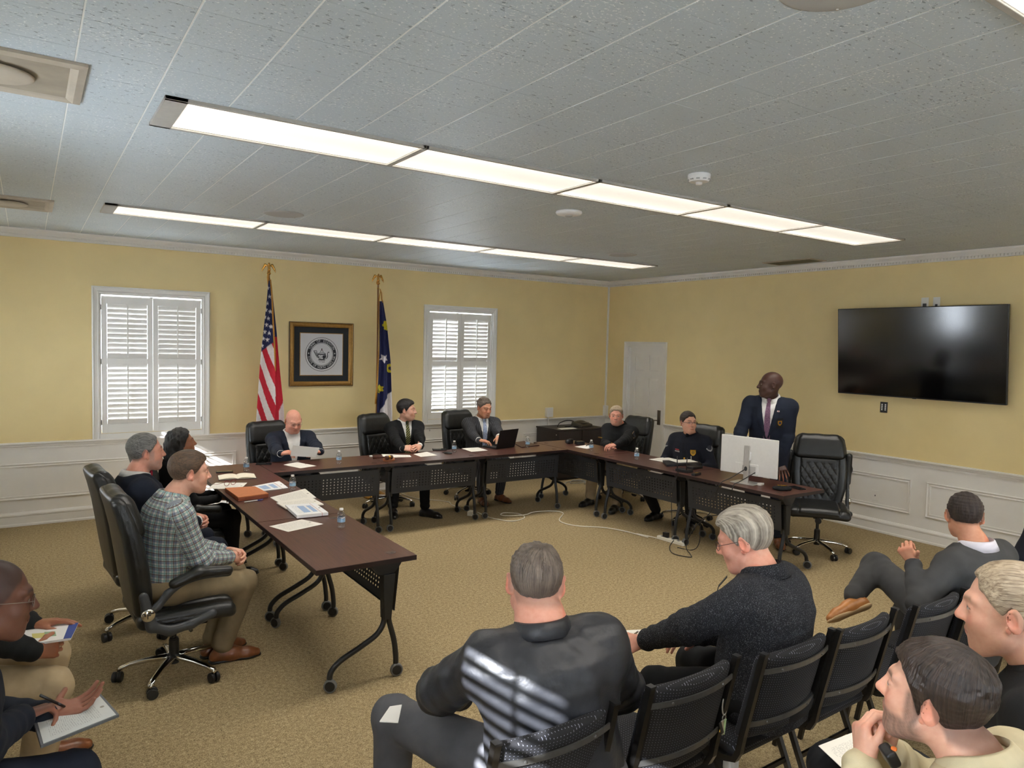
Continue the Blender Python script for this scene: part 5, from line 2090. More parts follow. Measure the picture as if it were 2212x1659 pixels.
    if TG is not None:
        ko = 0.014
        pr = [ell(P0+np.array([0, -0.005, -0.01]), (0.178*bulk+ko+0.02*belly, 0.128*bulk+ko+0.03*belly, 0.115), k=0.04)]
        if stand:
            pr.append(ell(P0+np.array([0, 0, -0.06]), (0.17*bulk+ko, 0.12*bulk+ko, 0.13), k=0.04))
        segs2 = []
        for sd in 'RL':
            hp, kn, an, Gg = legs[sd]
            cf = an+(kn-an)*0.06
            rt_, rk = 0.082*min(bulk, 1.25)+ko, 0.056*min(bulk, 1.15)+ko
            if not stand:
                mid_ = hp+(kn-hp)*0.5
                pr += [cone(hp, kn, rt_, rk, 0.05), cone(kn, cf, rk, TG.get('cuff', 0.056), 0.03)]
            else:
                pr += [cone(hp, kn, rt_, rk, 0.05), cone(kn, cf, rk, TG.get('cuff', 0.060), 0.03)]
            segs2 += [(hp, kn), (kn, an)]
        def folds2(P):
            d = 0.004*(wob(P, 38, seed+11)*0.6+wob(P, 80, seed+13)*0.3)
            for (a, e) in segs2:
                q = P-e.astype(np.float32)
                rr = np.sqrt((q*q).sum(-1))
                u = (e-a)/np.linalg.norm(e-a)
                d = d+0.004*np.sin((q @ u.astype(np.float32))*105+wob(P, 18, seed+15)*2.5)*np.exp(-(rr/0.10)**2)
            return d
        lo2 = np.min([p.lo for p in pr], 0)
        hi2 = np.max([p.hi for p in pr], 0)
        pr.append(Prim(folds2, lo2, hi2, 0.0, 'w'))
        V, F = sculpt(pr, max(hc, 0.0105), 1)
        mk(TG.get('name', 'trousers'), mesh_np('trousers', V, F, TG['mat'], None, V), None, root)
    SH = S.get('shoes')
    if SH is not None:
        for sd, sg in (('R', 1), ('L', -1)):
            hp, kn, an, Gg = legs[sd]
            toe = Gg.get('toe', (sg*0.2, 1, 0))
            V, F, V2, F2 = shoe_mesh(an, toe, SH['mat'], None, SH.get('boot', False), s, Gg.get('toe_up', (0, 0, 1)))
            sh_ = mk('shoe', mesh_np('shoe', V, F, SH['mat']), None, root)
            mk('sole', mesh_np('sole', V2, F2, SH.get('sole', M_BLACK)), None, sh_)
            if 'sock' in SH:
                c0 = np.asarray(an)+np.array([0, 0, -0.01])
                c1 = an+(kn-an)*0.30
                mb = MB().tube([c0, an+(kn-an)*0.1, c1], [0.038, 0.037, 0.044], 12)
                mb.build('sock', SH['sock'], root, smooth=True)
    if 'glasses' in S:
        gk = dict(S['glasses'])
        spectacles(root, Hc, HR*hs, **gk)
    PINFO.append(dict(root=root, N=N, T=T, L=L, F=Fv, arms=arms, Hc=Hc, loft=loft, W=lambda p: Vector(rotz(rz_) @ np.asarray(p, float)+np.array([S['loc'][0], S['loc'][1], 0]))))
    S['_'] = dict(root=root, P0=P0, N=N, T=T, L=L, F=Fv, Hc=Hc, HR=HR, arms=arms, legs=legs, loft=loft, hs=hs)
    for (sd, polys, fr_, lab) in S.get('patches', ()):
        a, e, w, A = arms[sd]
        ax = nrm(e-a)
        outw = nrm((L if sd == 'R' else -L)*0.75+Fv*0.65)
        outw = nrm(outw-ax*(outw @ ax))
        eu = np.cross(ax, outw)
        c0 = a+(e-a)*fr_+outw*(r_up*0.97+0.002)
        base_o = None
        for li, (poly, mm) in enumerate(polys):
            h0, h1 = 0.0005+0.002*li, 0.003+0.002*li
            mb = MB().prism(poly, h0, h1, lambda uu, vv, hh: tuple(c0+eu*uu-ax*vv+outw*(hh-0.012*(uu/0.035)**2)))
            ob = mb.build('shoulder_patch' if li == 0 else 'patch_emblem', mm, root if base_o is None else base_o)
            base_o = base_o or ob
            if li == 0 and lab:
                ob['label'] = lab
    # small things pinned on the front: badges, pins, patches
    for (nm, poly_fn, t_, u_, ms, lab) in S.get('pins', ()):
        c0 = loft.surf(t_, u_, 0.004)
        cu = loft.surf(t_+0.02, u_, 0.004)
        cr = loft.surf(t_, u_+0.01, 0.004)
        e_v = nrm(cu-c0)
        e_u = nrm((cr-c0)-e_v*((cr-c0) @ e_v))
        e_n = np.cross(e_u, e_v)
        e_n = e_n if e_n @ Fv > 0 else -e_n
        tt_, uu_, VV_ = TV
        near = (np.abs(tt_-t_*loft.Ln) < 0.03) & (np.abs(uu_-u_) < 0.03) & (((VV_-P0) @ Fv) > 0)
        if near.any():
            c0 = c0+e_n*max(0.0, ((VV_[near]-c0) @ e_n).max()-0.002)
        base_o = None
        for li, (poly, mm) in enumerate(poly_fn):
            h0, h1 = 0.0005+0.0025*li, 0.0035+0.0025*li
            mb = MB().prism(poly, h0, h1, lambda uu, vv, hh: tuple(c0+e_u*uu+e_v*vv+e_n*hh))
            ob = mb.build(nm if li == 0 else nm+'_emblem', mm, root if base_o is None else base_o)
            base_o = base_o or ob
            if li == 0 and lab:
                ob['label'] = lab
    return root
# ================================================================== THE CAST
SHIRT_W = cloth_mat('white_shirt_cotton', srgb(232, 230, 226), 'cotton')
SUIT_NAVY = cloth_mat('navy_suit_wool', srgb(28, 34, 48), 'suit')
SUIT_BLACK = cloth_mat('black_suit_wool', srgb(22, 23, 25), 'suit')
SUIT_PIN = cloth_mat('charcoal_pinstripe_wool', srgb(52, 53, 57), 'pinstripe')
SUIT_GREY = cloth_mat('grey_suit_wool', srgb(66, 66, 66), 'suit')
BLK_COTTON = cloth_mat('black_uniform_cotton', srgb(20, 21, 23), 'cotton')
NAVY_UNI = cloth_mat('dark_navy_uniform', srgb(22, 25, 36), 'cotton')
KHAKI = cloth_mat('khaki_twill', srgb(176, 156, 124), 'cotton')
OLIVE = cloth_mat('olive_khaki_twill', srgb(132, 116, 88), 'cotton')
GREYTR = cloth_mat('grey_twill', srgb(84, 84, 88), 'cotton')
TROU_BLACK = cloth_mat('black_trouser_wool', srgb(20, 21, 24), 'suit')
TROU_NAVY = cloth_mat('navy_trouser_wool', srgb(26, 31, 44), 'suit')
SHOE_BLACK = mat('black_shoe_leather', srgb(18, 17, 17), 0.28)
SHOE_BROWN = mat('brown_shoe_leather', srgb(122, 72, 40), 0.35, noise=0.18, nscale=25)
SHOE_TAN = mat('tan_shoe_leather', srgb(176, 116, 62), 0.4, noise=0.15, nscale=25)
SOLE_TAN = mat('tan_shoe_sole', srgb(190, 160, 120), 0.7)
SOCK_GREY = mat('grey_sock_knit', srgb(80, 80, 86), 0.9)
GOLD = mat('gold_badge_metal', srgb(206, 160, 62), 0.3, 0.9, noise=0.2, nscale=300)
SILVER = mat('silver_pin_metal', srgb(190, 188, 184), 0.3, 0.9)
WHITE_P = mat('white_paint_print', srgb(228, 226, 222), 0.6)
RED_P = mat('red_print', srgb(150, 40, 44), 0.6)
BLUE_P = mat('blue_print', srgb(70, 110, 160), 0.6)
H_BLACK = hair_mat('black_hair', srgb(12, 10, 10), srgb(36, 31, 29))
H_DBROWN = hair_mat('dark_brown_hair', srgb(24, 18, 15), srgb(62, 48, 40))
H_BROWN = hair_mat('brown_hair', srgb(48, 35, 26), srgb(104, 80, 58))
H_GREYBR = hair_mat('grey_brown_hair', srgb(62, 53, 47), srgb(128, 114, 102))
H_GREY = hair_mat('grey_hair', srgb(58, 57, 56), srgb(140, 138, 134))
H_SILVER = hair_mat('silver_hair', srgb(104, 96, 86), srgb(190, 181, 166))
H_BLOND = hair_mat('sandy_grey_hair', srgb(112, 94, 74), srgb(190, 172, 146))
H_BUZZ = hair_mat('dark_cropped_hair', srgb(26, 20, 18), srgb(66, 52, 44), 0.6)

def rect(w, h):
    return [(-w/2, -h/2), (w/2, -h/2), (w/2, h/2), (-w/2, h/2)]
def shield(w, h):
    return [(-w/2, h/2), (w/2, h/2), (w/2, -0.05*h), (w*0.3, -0.35*h), (0, -h/2), (-w*0.3, -0.35*h), (-w/2, -0.05*h)]

CLASP_R = dict(curl=(0.75, 0.75, 0.45), spread=0.03, thumb=(0.35, 0.45, 0.2))

# --- left arm of the horseshoe (all face +x)
person(dict(label='man in a plaid shirt and khaki trousers sitting with clasped hands', head_px=(411, 1020), rz=-PI/2+0.06, skin='pale', red=0.5, seed=3, h=0.0085, hh=0.0038, s=1.02, bulk=1.06, belly=0.45, seat=0.46,
    hair=dict(mat=H_BROWN, t=0.008, top=0.013, comb=(0, 1, 0.2), quiff=0.006), hairline=dict(front=0.066, neck=-0.055), brow=srgb(90, 66, 48), scalp=(srgb(84, 64, 48), 0.6), beard=(srgb(150, 104, 76), 0.45, 'full'),
    lean=0.10, hunch=0.03, head=(-0.02, 0.10, 0), neck=0.42,
    top=dict(name='plaid_shirt', mat=cloth_mat('plaid_cotton', (0.5, 0.5, 0.5), 'plaid'), off=0.010, sleeve=0.013, wrinkle=0.006, placket=True, cuff=0.86, collar=dict(h=0.036, open=0.7, flare=0.010)),
    armR=dict(w=(0.05, 0.37, 0.665), fw=(0.75, 0.45, -0.25), nw=(-0.25, 0.8, -0.3), pole=(0.5, -0.4, -1), **CLASP_R), armL=dict(w=(-0.045, 0.37, 0.675), fw=(0.75, -0.45, -0.25), nw=(-0.25, -0.8, -0.3), pole=(-0.5, -0.4, -1), **CLASP_R),
    legR=dict(px=(478, 1398, 0.09), toe=(0.15, 1, 0)), legL=dict(ankle=(-0.14, 0.30, 0.09), toe=(-0.25, 1, 0)),
    trousers=dict(mat=OLIVE, cuff=0.062), shoes=dict(mat=SHOE_BROWN, sock=SOCK_GREY)))
person(dict(label='grey haired man with a goatee in a navy suit and striped tie', head_px=(316, 976), seat=0.45, rz=-PI/2+0.08, skin='rosy', seed=4, h=0.010, hh=0.0042, s=1.03, bulk=1.14, belly=0.8, fat=0.7, jaw=1.1,
    hair=dict(mat=H_GREY, t=0.006, top=0.009, comb=(0, 1, 0)), hairline=dict(front=0.078, neck=-0.06, recede=0.01), brow=srgb(60, 50, 46), scalp=(srgb(88, 84, 82), 0.6), beard=(srgb(150, 140, 132), 0.55, 'full'), eye_open=0.4,
    lean=-0.04, head=(-0.06, 0.0, 0), neck=0.3,
    top=dict(mat=SUIT_NAVY, open=(0.40, 0.075), collar=dict(mat=SHIRT_W, h=0.035, open=0.5)), shirt=SHIRT_W, tie=cloth_mat('red_striped_tie', srgb(150, 38, 60), 'stripe', srgb(60, 70, 110)),
    armR=dict(w=(0.05, 0.36, 0.70), fw=(0.7, 0.5, -0.25), nw=(-0.25, 0.8, -0.3), pole=(0.5, -0.4, -1), **CLASP_R), armL=dict(w=(-0.05, 0.36, 0.71), fw=(0.7, -0.5, -0.25), nw=(-0.25, -0.8, -0.3), pole=(-0.5, -0.4, -1), **CLASP_R),
    legR=dict(ankle=(0.13, 0.36, 0.09)), legL=dict(ankle=(-0.13, 0.40, 0.09)), trousers=dict(mat=TROU_NAVY), shoes=dict(mat=SHOE_BLACK)))
person(dict(label='woman with long black hair in a black dress', head_px=(393, 957), seat=0.42, rz=-PI/2+0.05, skin='warm', red=0.1, seed=5, h=0.0105, hh=0.0042, s=0.97, female=True, bulk=0.95, jaw=0.85, neck_r=0.044, head_s=0.95,
    hair=dict(kind='long', mat=H_BLACK, t=0.016, top=0.020, comb=(0, -0.7, -0.7), h=0.005), hairline=dict(front=0.072, neck=-0.08, burn=-0.03), brow=srgb(20, 14, 12), lips=srgb(134, 54, 54),
    lean=0.02, head=(-0.10, -0.12, 0), neck=0.25,
    top=dict(name='black_dress', mat=cloth_mat('black_dress_knit', srgb(18, 18, 20), 'suit'), off=0.010, sleeve=0.010, hem=-0.2),
    armR=dict(w=(0.06, 0.34, 0.66), fw=(0.8, 0.4, -0.2), nw=(0, 0.3, -1), pole=(0.5, -0.4, -1)), armL=dict(w=(-0.06, 0.36, 0.665), fw=(0.8, -0.4, -0.2), nw=(0, -0.3, -1), pole=(-0.5, -0.4, -1)),
    trousers=dict(name='skirt', mat=cloth_mat('black_dress_knit', srgb(18, 18, 20), 'suit')), shoes=dict(mat=SHOE_BLACK)))

# --- back row (all face -y)
person(dict(label='bald man in a navy blazer reading a sheet of paper', head_px=(634, 910), seat=0.385, rz=PI-0.05, skin='rosy', red=0.55, seed=6, s=1.0, bulk=1.16, belly=0.7, fat=1.0, jaw=1.12, brow_a=0.35, brow=srgb(140, 120, 104), eye_open=0.35,
    scalp=(srgb(170, 138, 122), 0.35), hairline=dict(bald=(0.0, 0.10, 0.12)), lean=0.12, head=(0.10, 0.42, 0), neck=0.42,
    top=dict(mat=SUIT_NAVY, open=(0.22, 0.085), collar=dict(mat=SHIRT_W, h=0.032, open=1.2, flare=0.012, point=1.6)), shirt=SHIRT_W, glasses=dict(rim='wire', col_name='thin_steel_rim', col=srgb(130, 120, 110), half=True, thick=0.0009),
    armR=dict(px=(612, 992, 0.80), fw=(0.95, -0.25, 0.15), nw=(0.2, 0.2, -0.9), pole=(0.7, -0.2, -1), curl=(0.55, 0.7, 0.4), thumb=(0.3, 0.1, 0.3)), armL=dict(px=(700, 985, 0.80), fw=(-0.95, -0.25, 0.2), nw=(-0.2, 0.2, -0.9), pole=(-0.7, -0.2, -1), curl=(0.55, 0.7, 0.4), thumb=(0.3, 0.1, 0.3)),
    trousers=dict(mat=TROU_BLACK), shoes=dict(mat=SHOE_BLACK), pins=[('lapel_pin', [(disc((0, 0), 0.011, 12), GOLD)], 0.72, -0.085, None, 'round gold lapel pin')]))
person(dict(label='dark haired man in a black suit and green striped tie with clasped hands', head_px=(879, 886), seat=0.425, rz=PI-0.10, skin='pale', red=0.2, seed=7, s=1.03, jaw=0.98, hair=dict(mat=H_BLACK, t=0.007, top=0.015, comb=(0.3, 1, 0.3), quiff=0.008), hairline=dict(front=0.066, neck=-0.05, burn=-0.01), brow=srgb(16, 12, 10), scalp=(srgb(40, 32, 30), 0.6), beard=(srgb(120, 90, 80), 0.25, 'full'),
    lean=0.06, side=0.0, head=(1.02, 0.02, 0), neck=0.3,
    top=dict(mat=SUIT_BLACK, open=(0.36, 0.07), collar=dict(mat=SHIRT_W, h=0.036, open=0.45)), shirt=SHIRT_W, tie=cloth_mat('green_striped_tie', srgb(44, 58, 44), 'stripe', srgb(176, 160, 92)),
    armR=dict(px=(872, 972, 0.775), fw=(0.8, -0.6, 0.05), nw=(0.5, 0.5, -0.6), pole=(0.7, -0.2, -1), **CLASP_R), armL=dict(px=(907, 970, 0.775), fw=(-0.75, -0.65, 0.05), nw=(-0.5, 0.5, -0.6), pole=(-0.7, -0.2, -1), **CLASP_R),
    legR=dict(px=(846, 1122, 0.09), toe=(0.25, 1, 0)), legL=dict(px=(918, 1098, 0.09), toe=(-0.7, 1, 0)), trousers=dict(mat=TROU_BLACK), shoes=dict(mat=SHOE_BLACK),
    pins=[('lapel_pin', [(shield(0.016, 0.022), SILVER)], 0.74, -0.085, None, 'small silver lapel pin')]))
person(dict(label='man in a charcoal pinstripe suit typing on the laptop', head_px=(1046, 881), seat=0.425, rz=PI-0.18, skin='tan', red=0.6, seed=8, s=1.03, bulk=1.1, belly=0.3, jaw=1.1, fat=0.3, hair=dict(mat=H_GREYBR, t=0.006, top=0.014, comb=(0.3, 1, 0)), hairline=dict(front=0.072, neck=-0.05, recede=0.008), brow=srgb(96, 74, 60), scalp=(srgb(104, 84, 70), 0.6), eye_open=0.45,
    lean=0.10, head=(0.30, 0.24, 0), neck=0.36,
    top=dict(mat=SUIT_PIN, open=(0.34, 0.072), collar=dict(mat=SHIRT_W, h=0.036, open=0.45)), shirt=SHIRT_W, tie=cloth_mat('pale_blue_tie', srgb(150, 166, 200), 'dotty', srgb(206, 212, 226)),
    armR=dict(px=(1040, 960, 0.785), fw=(0.75, -0.6, -0.1), nw=(0, 0, -1), pole=(0.7, -0.2, -1), curl=(0.25, 0.5, 0.3)), armL=dict(px=(1083, 962, 0.785), fw=(-0.5, -0.8, -0.1), nw=(0, 0, -1), pole=(-0.7, -0.2, -1), curl=(0.25, 0.5, 0.3)),
    legR=dict(px=(1040, 1072, 0.09), toe=(0.1, 1, 0)), legL=dict(px=(1078, 1066, 0.09), toe=(-0.3, 1, 0)), trousers=dict(mat=SUIT_PIN), shoes=dict(mat=SHOE_BROWN, sock=SHOE_BLACK)))

# --- right arm (face -x)
STAR6 = star((0, 0), 0.036, 0.018, PI/2, 6)
person(dict(label='man with a grey goatee in a black pullover with gold star badge', head_px=(1331, 898), seat=0.40, rz=PI/2+0.25, patches=[('L', [(rect(0.075, 0.075), mat('tan_patch_edge', srgb(170, 140, 110), 0.8)), (rect(0.062, 0.060), mat('patch_dark_centre', srgb(40, 44, 56), 0.8))], 0.42, 'tan edged sleeve patch')], skin='rosy', red=0.4, seed=9, s=1.0, bulk=1.14, belly=0.6, fat=0.5, hair=dict(mat=H_BLOND, t=0.005, top=0.013, comb=(0, 1, 0)), hairline=dict(front=0.070, neck=-0.05), brow=srgb(120, 96, 76), scalp=(srgb(130, 108, 88), 0.5), beard=(srgb(150, 132, 118), 0.5, 'full'),
    lean=0.16, head=(0.55, 0.05, 0), neck=0.36,
    top=dict(name='pullover', mat=BLK_COTTON, collar=dict(h=0.040, open=0.9, flare=0.012, point=1.4)),
    armR=dict(px=(1318, 962, 0.77), fw=(-0.55, -0.8, 0.0), nw=(0.1, 0.1, -1), pole=(0.7, -0.2, -1), curl=(0.45, 0.9, 0.6)), armL=dict(px=(1322, 968, 0.785), fw=(-0.85, 0.2, -0.1), nw=(0.2, 0.2, -1), pole=(-0.7, -0.2, -1), curl=(0.3, 0.7, 0.4)),
    legR=dict(px=(1275, 1075, 0.09), toe=(0.0, 1, 0)), legL=dict(px=(1330, 1088, 0.09), toe=(-0.3, 1, 0)), trousers=dict(mat=KHAKI, cuff=0.064), shoes=dict(mat=SHOE_BLACK, boot=True),
    pins=[('star_badge', [(STAR6, GOLD), (disc((0, 0), 0.011, 12), mat('badge_centre', srgb(90, 70, 40), 0.5))], 0.66, -0.085, None, 'gold star badge'), ('name_bar', [(rect(0.075, 0.012), GOLD), (rect(0.066, 0.005), mat('dark_engraving', srgb(60, 40, 20), 0.5))], 0.69, 0.085, None, 'gold name bar')]))
person(dict(label='police officer with glasses in a dark navy uniform', head_px=(1487, 913), seat=0.43, rz=PI/2+0.35, patches=[('L', [(shield(0.075, 0.085), mat('grey_patch_edge', srgb(150, 150, 150), 0.8)), (disc((0, 0.004), 0.026, 16), mat('patch_dark_centre', srgb(40, 44, 56), 0.8))], 0.30, 'grey shield shoulder patch'), ('R', [(shield(0.075, 0.085), mat('grey_patch_edge', srgb(150, 150, 150), 0.8)), (disc((0, 0.004), 0.026, 16), mat('patch_dark_centre', srgb(40, 44, 56), 0.8))], 0.30, 'grey shield shoulder patch')], skin='pale', red=0.4, seed=10, s=1.0, bulk=1.06, hair=dict(mat=H_DBROWN, t=0.005, top=0.012, comb=(0, 1, 0)), hairline=dict(front=0.070, neck=-0.05, recede=0.006), brow=srgb(60, 44, 36), scalp=(srgb(70, 56, 48), 0.55),
    lean=0.03, head=(0.90, 0.0, 0), neck=0.3, glasses=dict(rim='plastic', col_name='dark_plastic_rim', col=srgb(40, 24, 26), half=True, thick=0.0022),
    top=dict(name='uniform_shirt', mat=NAVY_UNI, placket=True, collar=dict(h=0.036, open=0.5, flare=0.012, point=1.4)), tie=cloth_mat('navy_uniform_tie', srgb(16, 18, 26), 'suit'), tie_end=0.3,
    armR=dict(w=(0.20, 0.30, 0.70), fw=(-0.9, 0.1, 0), nw=(0, 0, -1)), armL=dict(w=(-0.20, 0.30, 0.70), fw=(-0.9, 0.1, 0), nw=(0, 0, -1)),
    legR=dict(px=(1418, 1104, 0.09), toe=(0.15, 1, 0)), legL=dict(ankle=(-0.16, 0.28, 0.09)), trousers=dict(mat=TROU_BLACK), shoes=dict(mat=SHOE_BLACK),
    pins=[('officer_badge', [(shield(0.06, 0.07), GOLD), (disc((0, 0.004), 0.018, 14), mat('badge_enamel', srgb(150, 120, 50), 0.4, 0.5))], 0.62, -0.095, None, 'large gold police badge'), ('name_plate', [(rect(0.065, 0.014), SILVER)], 0.62, 0.09, None, 'silver name plate'), ('service_ribbon', [(rect(0.055, 0.012), RED_P)], 0.66, 0.09, None, 'red service ribbon'),
          ('tie_tack', [(disc((0, 0), 0.011, 12), GOLD)], 0.48, 0.0, None, None), ('pocket_pen', [(rect(0.010, 0.045), SILVER)], 0.50, -0.075, None, None)]))
person(dict(label='standing bald man in a navy blazer with a crest and mauve tie', loc=(6.14, 4.50), rz=PI/2+0.50, stand=True, skin='dark', red=0.0, seed=11, s=1.06, h=0.0095, hh=0.004, bulk=1.06, brow=srgb(16, 10, 8),
    hip_off=(0, -0.06, 0), lean=0.17, side=-0.03, head=(-1.25, 0.0, 0), neck=0.34,
    top=dict(mat=SUIT_NAVY, open=(0.24, 0.078), hem=-0.34, collar=dict(mat=SHIRT_W, h=0.040, open=0.5)), shirt=SHIRT_W, tie=cloth_mat('mauve_tie', srgb(124, 92, 112), 'dotty', srgb(86, 60, 84)), tie_end=0.1,
    armR=dict(w=(0.30, 0.32, 0.80), f=(0, 0.9, -0.3), n=(0, 0, -1)), armL=dict(px=(1684, 1016, 0.80), fw=(-0.35, -0.55, -0.65), nw=(0.5, 0.3, -0.8), pole=(-1, -0.6, 0.0), curl=(0.25, 0.35, 0.2), spread=0.16, thumb=(0.9, 0.2, 0.2)),
    legR=dict(ankle=(0.13, -0.10, 0.09)), legL=dict(ankle=(-0.13, -0.14, 0.09), toe=(-0.3, 1, 0)), trousers=dict(mat=TROU_NAVY), shoes=dict(mat=SHOE_BROWN),
    pins=[('breast_crest', [(rect(0.062, 0.10), mat('black_crest_cloth', srgb(18, 18, 20), 0.9)), (shield(0.04, 0.052), GOLD), (disc((0, 0.004), 0.012, 12), mat('crest_enamel', srgb(40, 50, 80), 0.5))], 0.58, -0.115, None, 'black and gold breast crest'), ('flag_pin', [(rect(0.022, 0.014), WHITE_P), (rect(0.010, 0.008), RED_P)], 0.80, -0.095, None, 'small flag lapel pin')]))

# --- audience
person(dict(label='man in a black nylon jacket seen from behind with striped sunlight', head_px=(1157, 1258), rz=-0.42, skin='rosy', red=0.9, seed=12, h=0.0082, hh=0.0036, s=0.98, bulk=1.20, belly=0.8, fat=0.4, hair=dict(mat=H_GREYBR, t=0.0045, top=0.010, rough=0.4, swirl=True, crown=(0.01, -0.055, 0.105), h=0.0034), hairline=dict(front=0.07, neck=-0.060, bald=(-0.03, 0.118, 0.045), bald_a=0.55), scalp=(srgb(132, 108, 94), 0.55), brow=srgb(90, 70, 60), neck_r=0.068,
    lean=0.04, side=-0.12, hunch=0.02, head=(-0.14, 0.14, 0.04), neck=0.44, head_s=1.13,
    top=dict(name='nylon_jacket', mat=cloth_mat('black_nylon', srgb(40, 41, 45), 'nylon'), off=0.026, sleeve=0.026, wrinkle=0.010, hem=-0.22, collar=dict(h=0.045, r=0.082, open=0.6, flare=0.004)), shirt=SHIRT_W, cuffs=False,
    armR=dict(w=(0.16, 0.32, 0.66), f=(-0.6, 0.8, 0), n=(0, 0, -1), pole=(1, -0.5, -0.3)), armL=dict(w=(-0.28, 0.38, 0.66), f=(0.4, 0.9, 0), n=(0, 0, -1), pole=(-1, -0.3, -0.1)),
    legL=dict(knee_px=(850, 1548, 0.53)), legR=dict(ankle=(0.2, 0.36, 0.09)), trousers=dict(mat=GREYTR, cuff=0.07), shoes=dict(mat=SHOE_BLACK)))
person(dict(label='silver haired man in a charcoal knit cardigan writing notes', head_px=(1606, 1166), rz=0.20, skin='rosy', red=0.5, seed=13, h=0.0085, hh=0.0036, s=0.97, bulk=1.20, belly=0.6, fat=0.3, hair=dict(mat=H_SILVER, t=0.010, top=0.018, swirl=True, crown=(-0.03, 0.085, 0.075), quiff=0.010, h=0.0036, rough=0.12), hairline=dict(front=0.072, neck=-0.070, burn=-0.01), scalp=(srgb(190, 160, 140), 0.3), brow=srgb(150, 140, 130), neck_r=0.058,
    lean=0.06, hunch=0.02, head=(0.28, 0.36, 0), neck=0.50, head_s=1.13, glasses=dict(rim='wire', col_name='dark_wire_rim', col=srgb(60, 40, 44), thick=0.0012),
    top=dict(name='knit_cardigan', mat=cloth_mat('charcoal_marled_knit', srgb(36, 37, 42), 'knit', srgb(120, 122, 128)), off=0.024, sleeve=0.020, wrinkle=0.007, hem=-0.24, collar=dict(h=0.055, r=0.080, open=0.5)),
    armL=dict(px=(1372, 1392, 0.66), fw=(-0.85, 0.3, -0.15), nw=(0.2, 0.7, -0.7), pole=(-0.8, -0.6, -0.2), curl=(0.6, 0.8, 0.5), cuff=0.93), armR=dict(w=(0.05, 0.36, 0.66), f=(-0.8, 0.5, 0), n=(0, 0, -1)),
    legL=dict(ankle=(-0.22, 0.36, 0.09)), legR=dict(ankle=(0.12, 0.40, 0.09)), trousers=dict(mat=TROU_BLACK), shoes=dict(mat=SHOE_BLACK)))
person(dict(label='man in a dark grey suit with crossed legs and tan shoes', head_px=(2083, 1114), rz=-0.20, seat=0.45, skin='tan', red=0.4, seed=14, h=0.0095, hh=0.004, s=0.97, bulk=1.10, belly=0.3, hair=dict(mat=H_BUZZ, t=0.0045, top=0.009, rough=0.4, swirl=True), hairline=dict(front=0.07, neck=-0.045), scalp=(srgb(70, 54, 44), 0.7), brow=srgb(40, 30, 24),
    lean=-0.10, side=-0.08, head=(-0.75, 0.16, 0), neck=0.40,
    top=dict(mat=SUIT_GREY, off=0.016, wrinkle=0.005, hem=-0.28, open=(0.3, 0.07), collar=dict(mat=cloth_mat('pale_check_cotton', srgb(214, 210, 218), 'cotton'), h=0.044, open=0.5)), shirt=SHIRT_W,
    armL=dict(px=(1972, 1215, 0.92), fw=(-0.35, 0.35, 0.8), nw=(0.9, 0.3, 0.2), pole=(-1, -0.2, -0.8), curl=(1.2, 1.3, 0.8), thumb=(0.7, -0.8, 0.0)), armR=dict(w=(0.10, 0.30, 0.70), f=(-0.8, 0.5, 0), n=(0, 0, -1)),
    legL=dict(knee_px=(1893, 1222, 0.72), px=(1842, 1290, 0.58), toe=(-0.85, 0.15, -0.25), toe_up=(-0.2, 0.75, 0.6)), legR=dict(ankle=(0.06, 0.36, 0.09)), trousers=dict(mat=SUIT_GREY), shoes=dict(mat=SHOE_TAN, sole=SOLE_TAN, sock=SHOE_BLACK)))
person(dict(label='uniformed officer cut off at the right edge beside the wainscot', head_px=(2268, 1050), rz=-0.1, skin='pale', seed=15, s=1.0, bulk=1.15, hair=dict(mat=H_DBROWN, t=0.005, top=0.012), brow=srgb(60, 44, 36), scalp=(srgb(70, 56, 48), 0.55),
    lean=0.06, head=(0, 0.05, 0), top=dict(name='uniform_shirt', mat=NAVY_UNI, off=0.018, collar=dict(h=0.036, open=0.5)), trousers=dict(mat=TROU_BLACK), shoes=dict(mat=SHOE_BLACK)))
person(dict(label='sandy haired man in a black shirt at the right edge looking across', head_px=(2176, 1318), rz=0.30, seat=0.51, skin='pale', red=0.6, seed=16, h=0.0095, hh=0.0038, s=1.08, bulk=1.14, belly=0.5, fat=0.4, jaw=1.05, hair=dict(mat=H_BLOND, t=0.005, top=0.011, comb=(0, 1, 0), h=0.0036), hairline=dict(front=0.076, neck=-0.055, recede=0.012), scalp=(srgb(160, 136, 112), 0.5), brow=srgb(150, 120, 96), beard=(srgb(190, 150, 128), 0.3, 'full'),
    lean=0.16, head=(0.05, 0.10, 0), neck=0.38, top=dict(name='black_shirt', mat=cloth_mat('black_field_shirt', srgb(28, 29, 31), 'cotton'), off=0.018, sleeve=0.018, wrinkle=0.007, collar=dict(h=0.04, open=0.7, flare=0.012)),
    armL=dict(w=(-0.10, 0.36, 0.66), f=(0.5, 0.8, 0), n=(0, 0, -1)), armR=dict(w=(0.12, 0.34, 0.66), f=(-0.5, 0.8, 0), n=(0, 0, -1)), legL=dict(px=(1862, 1585, 0.46), toe=(-0.9, 0.4, 0.1)), trousers=dict(mat=TROU_BLACK), shoes=dict(mat=SHOE_BLACK)))
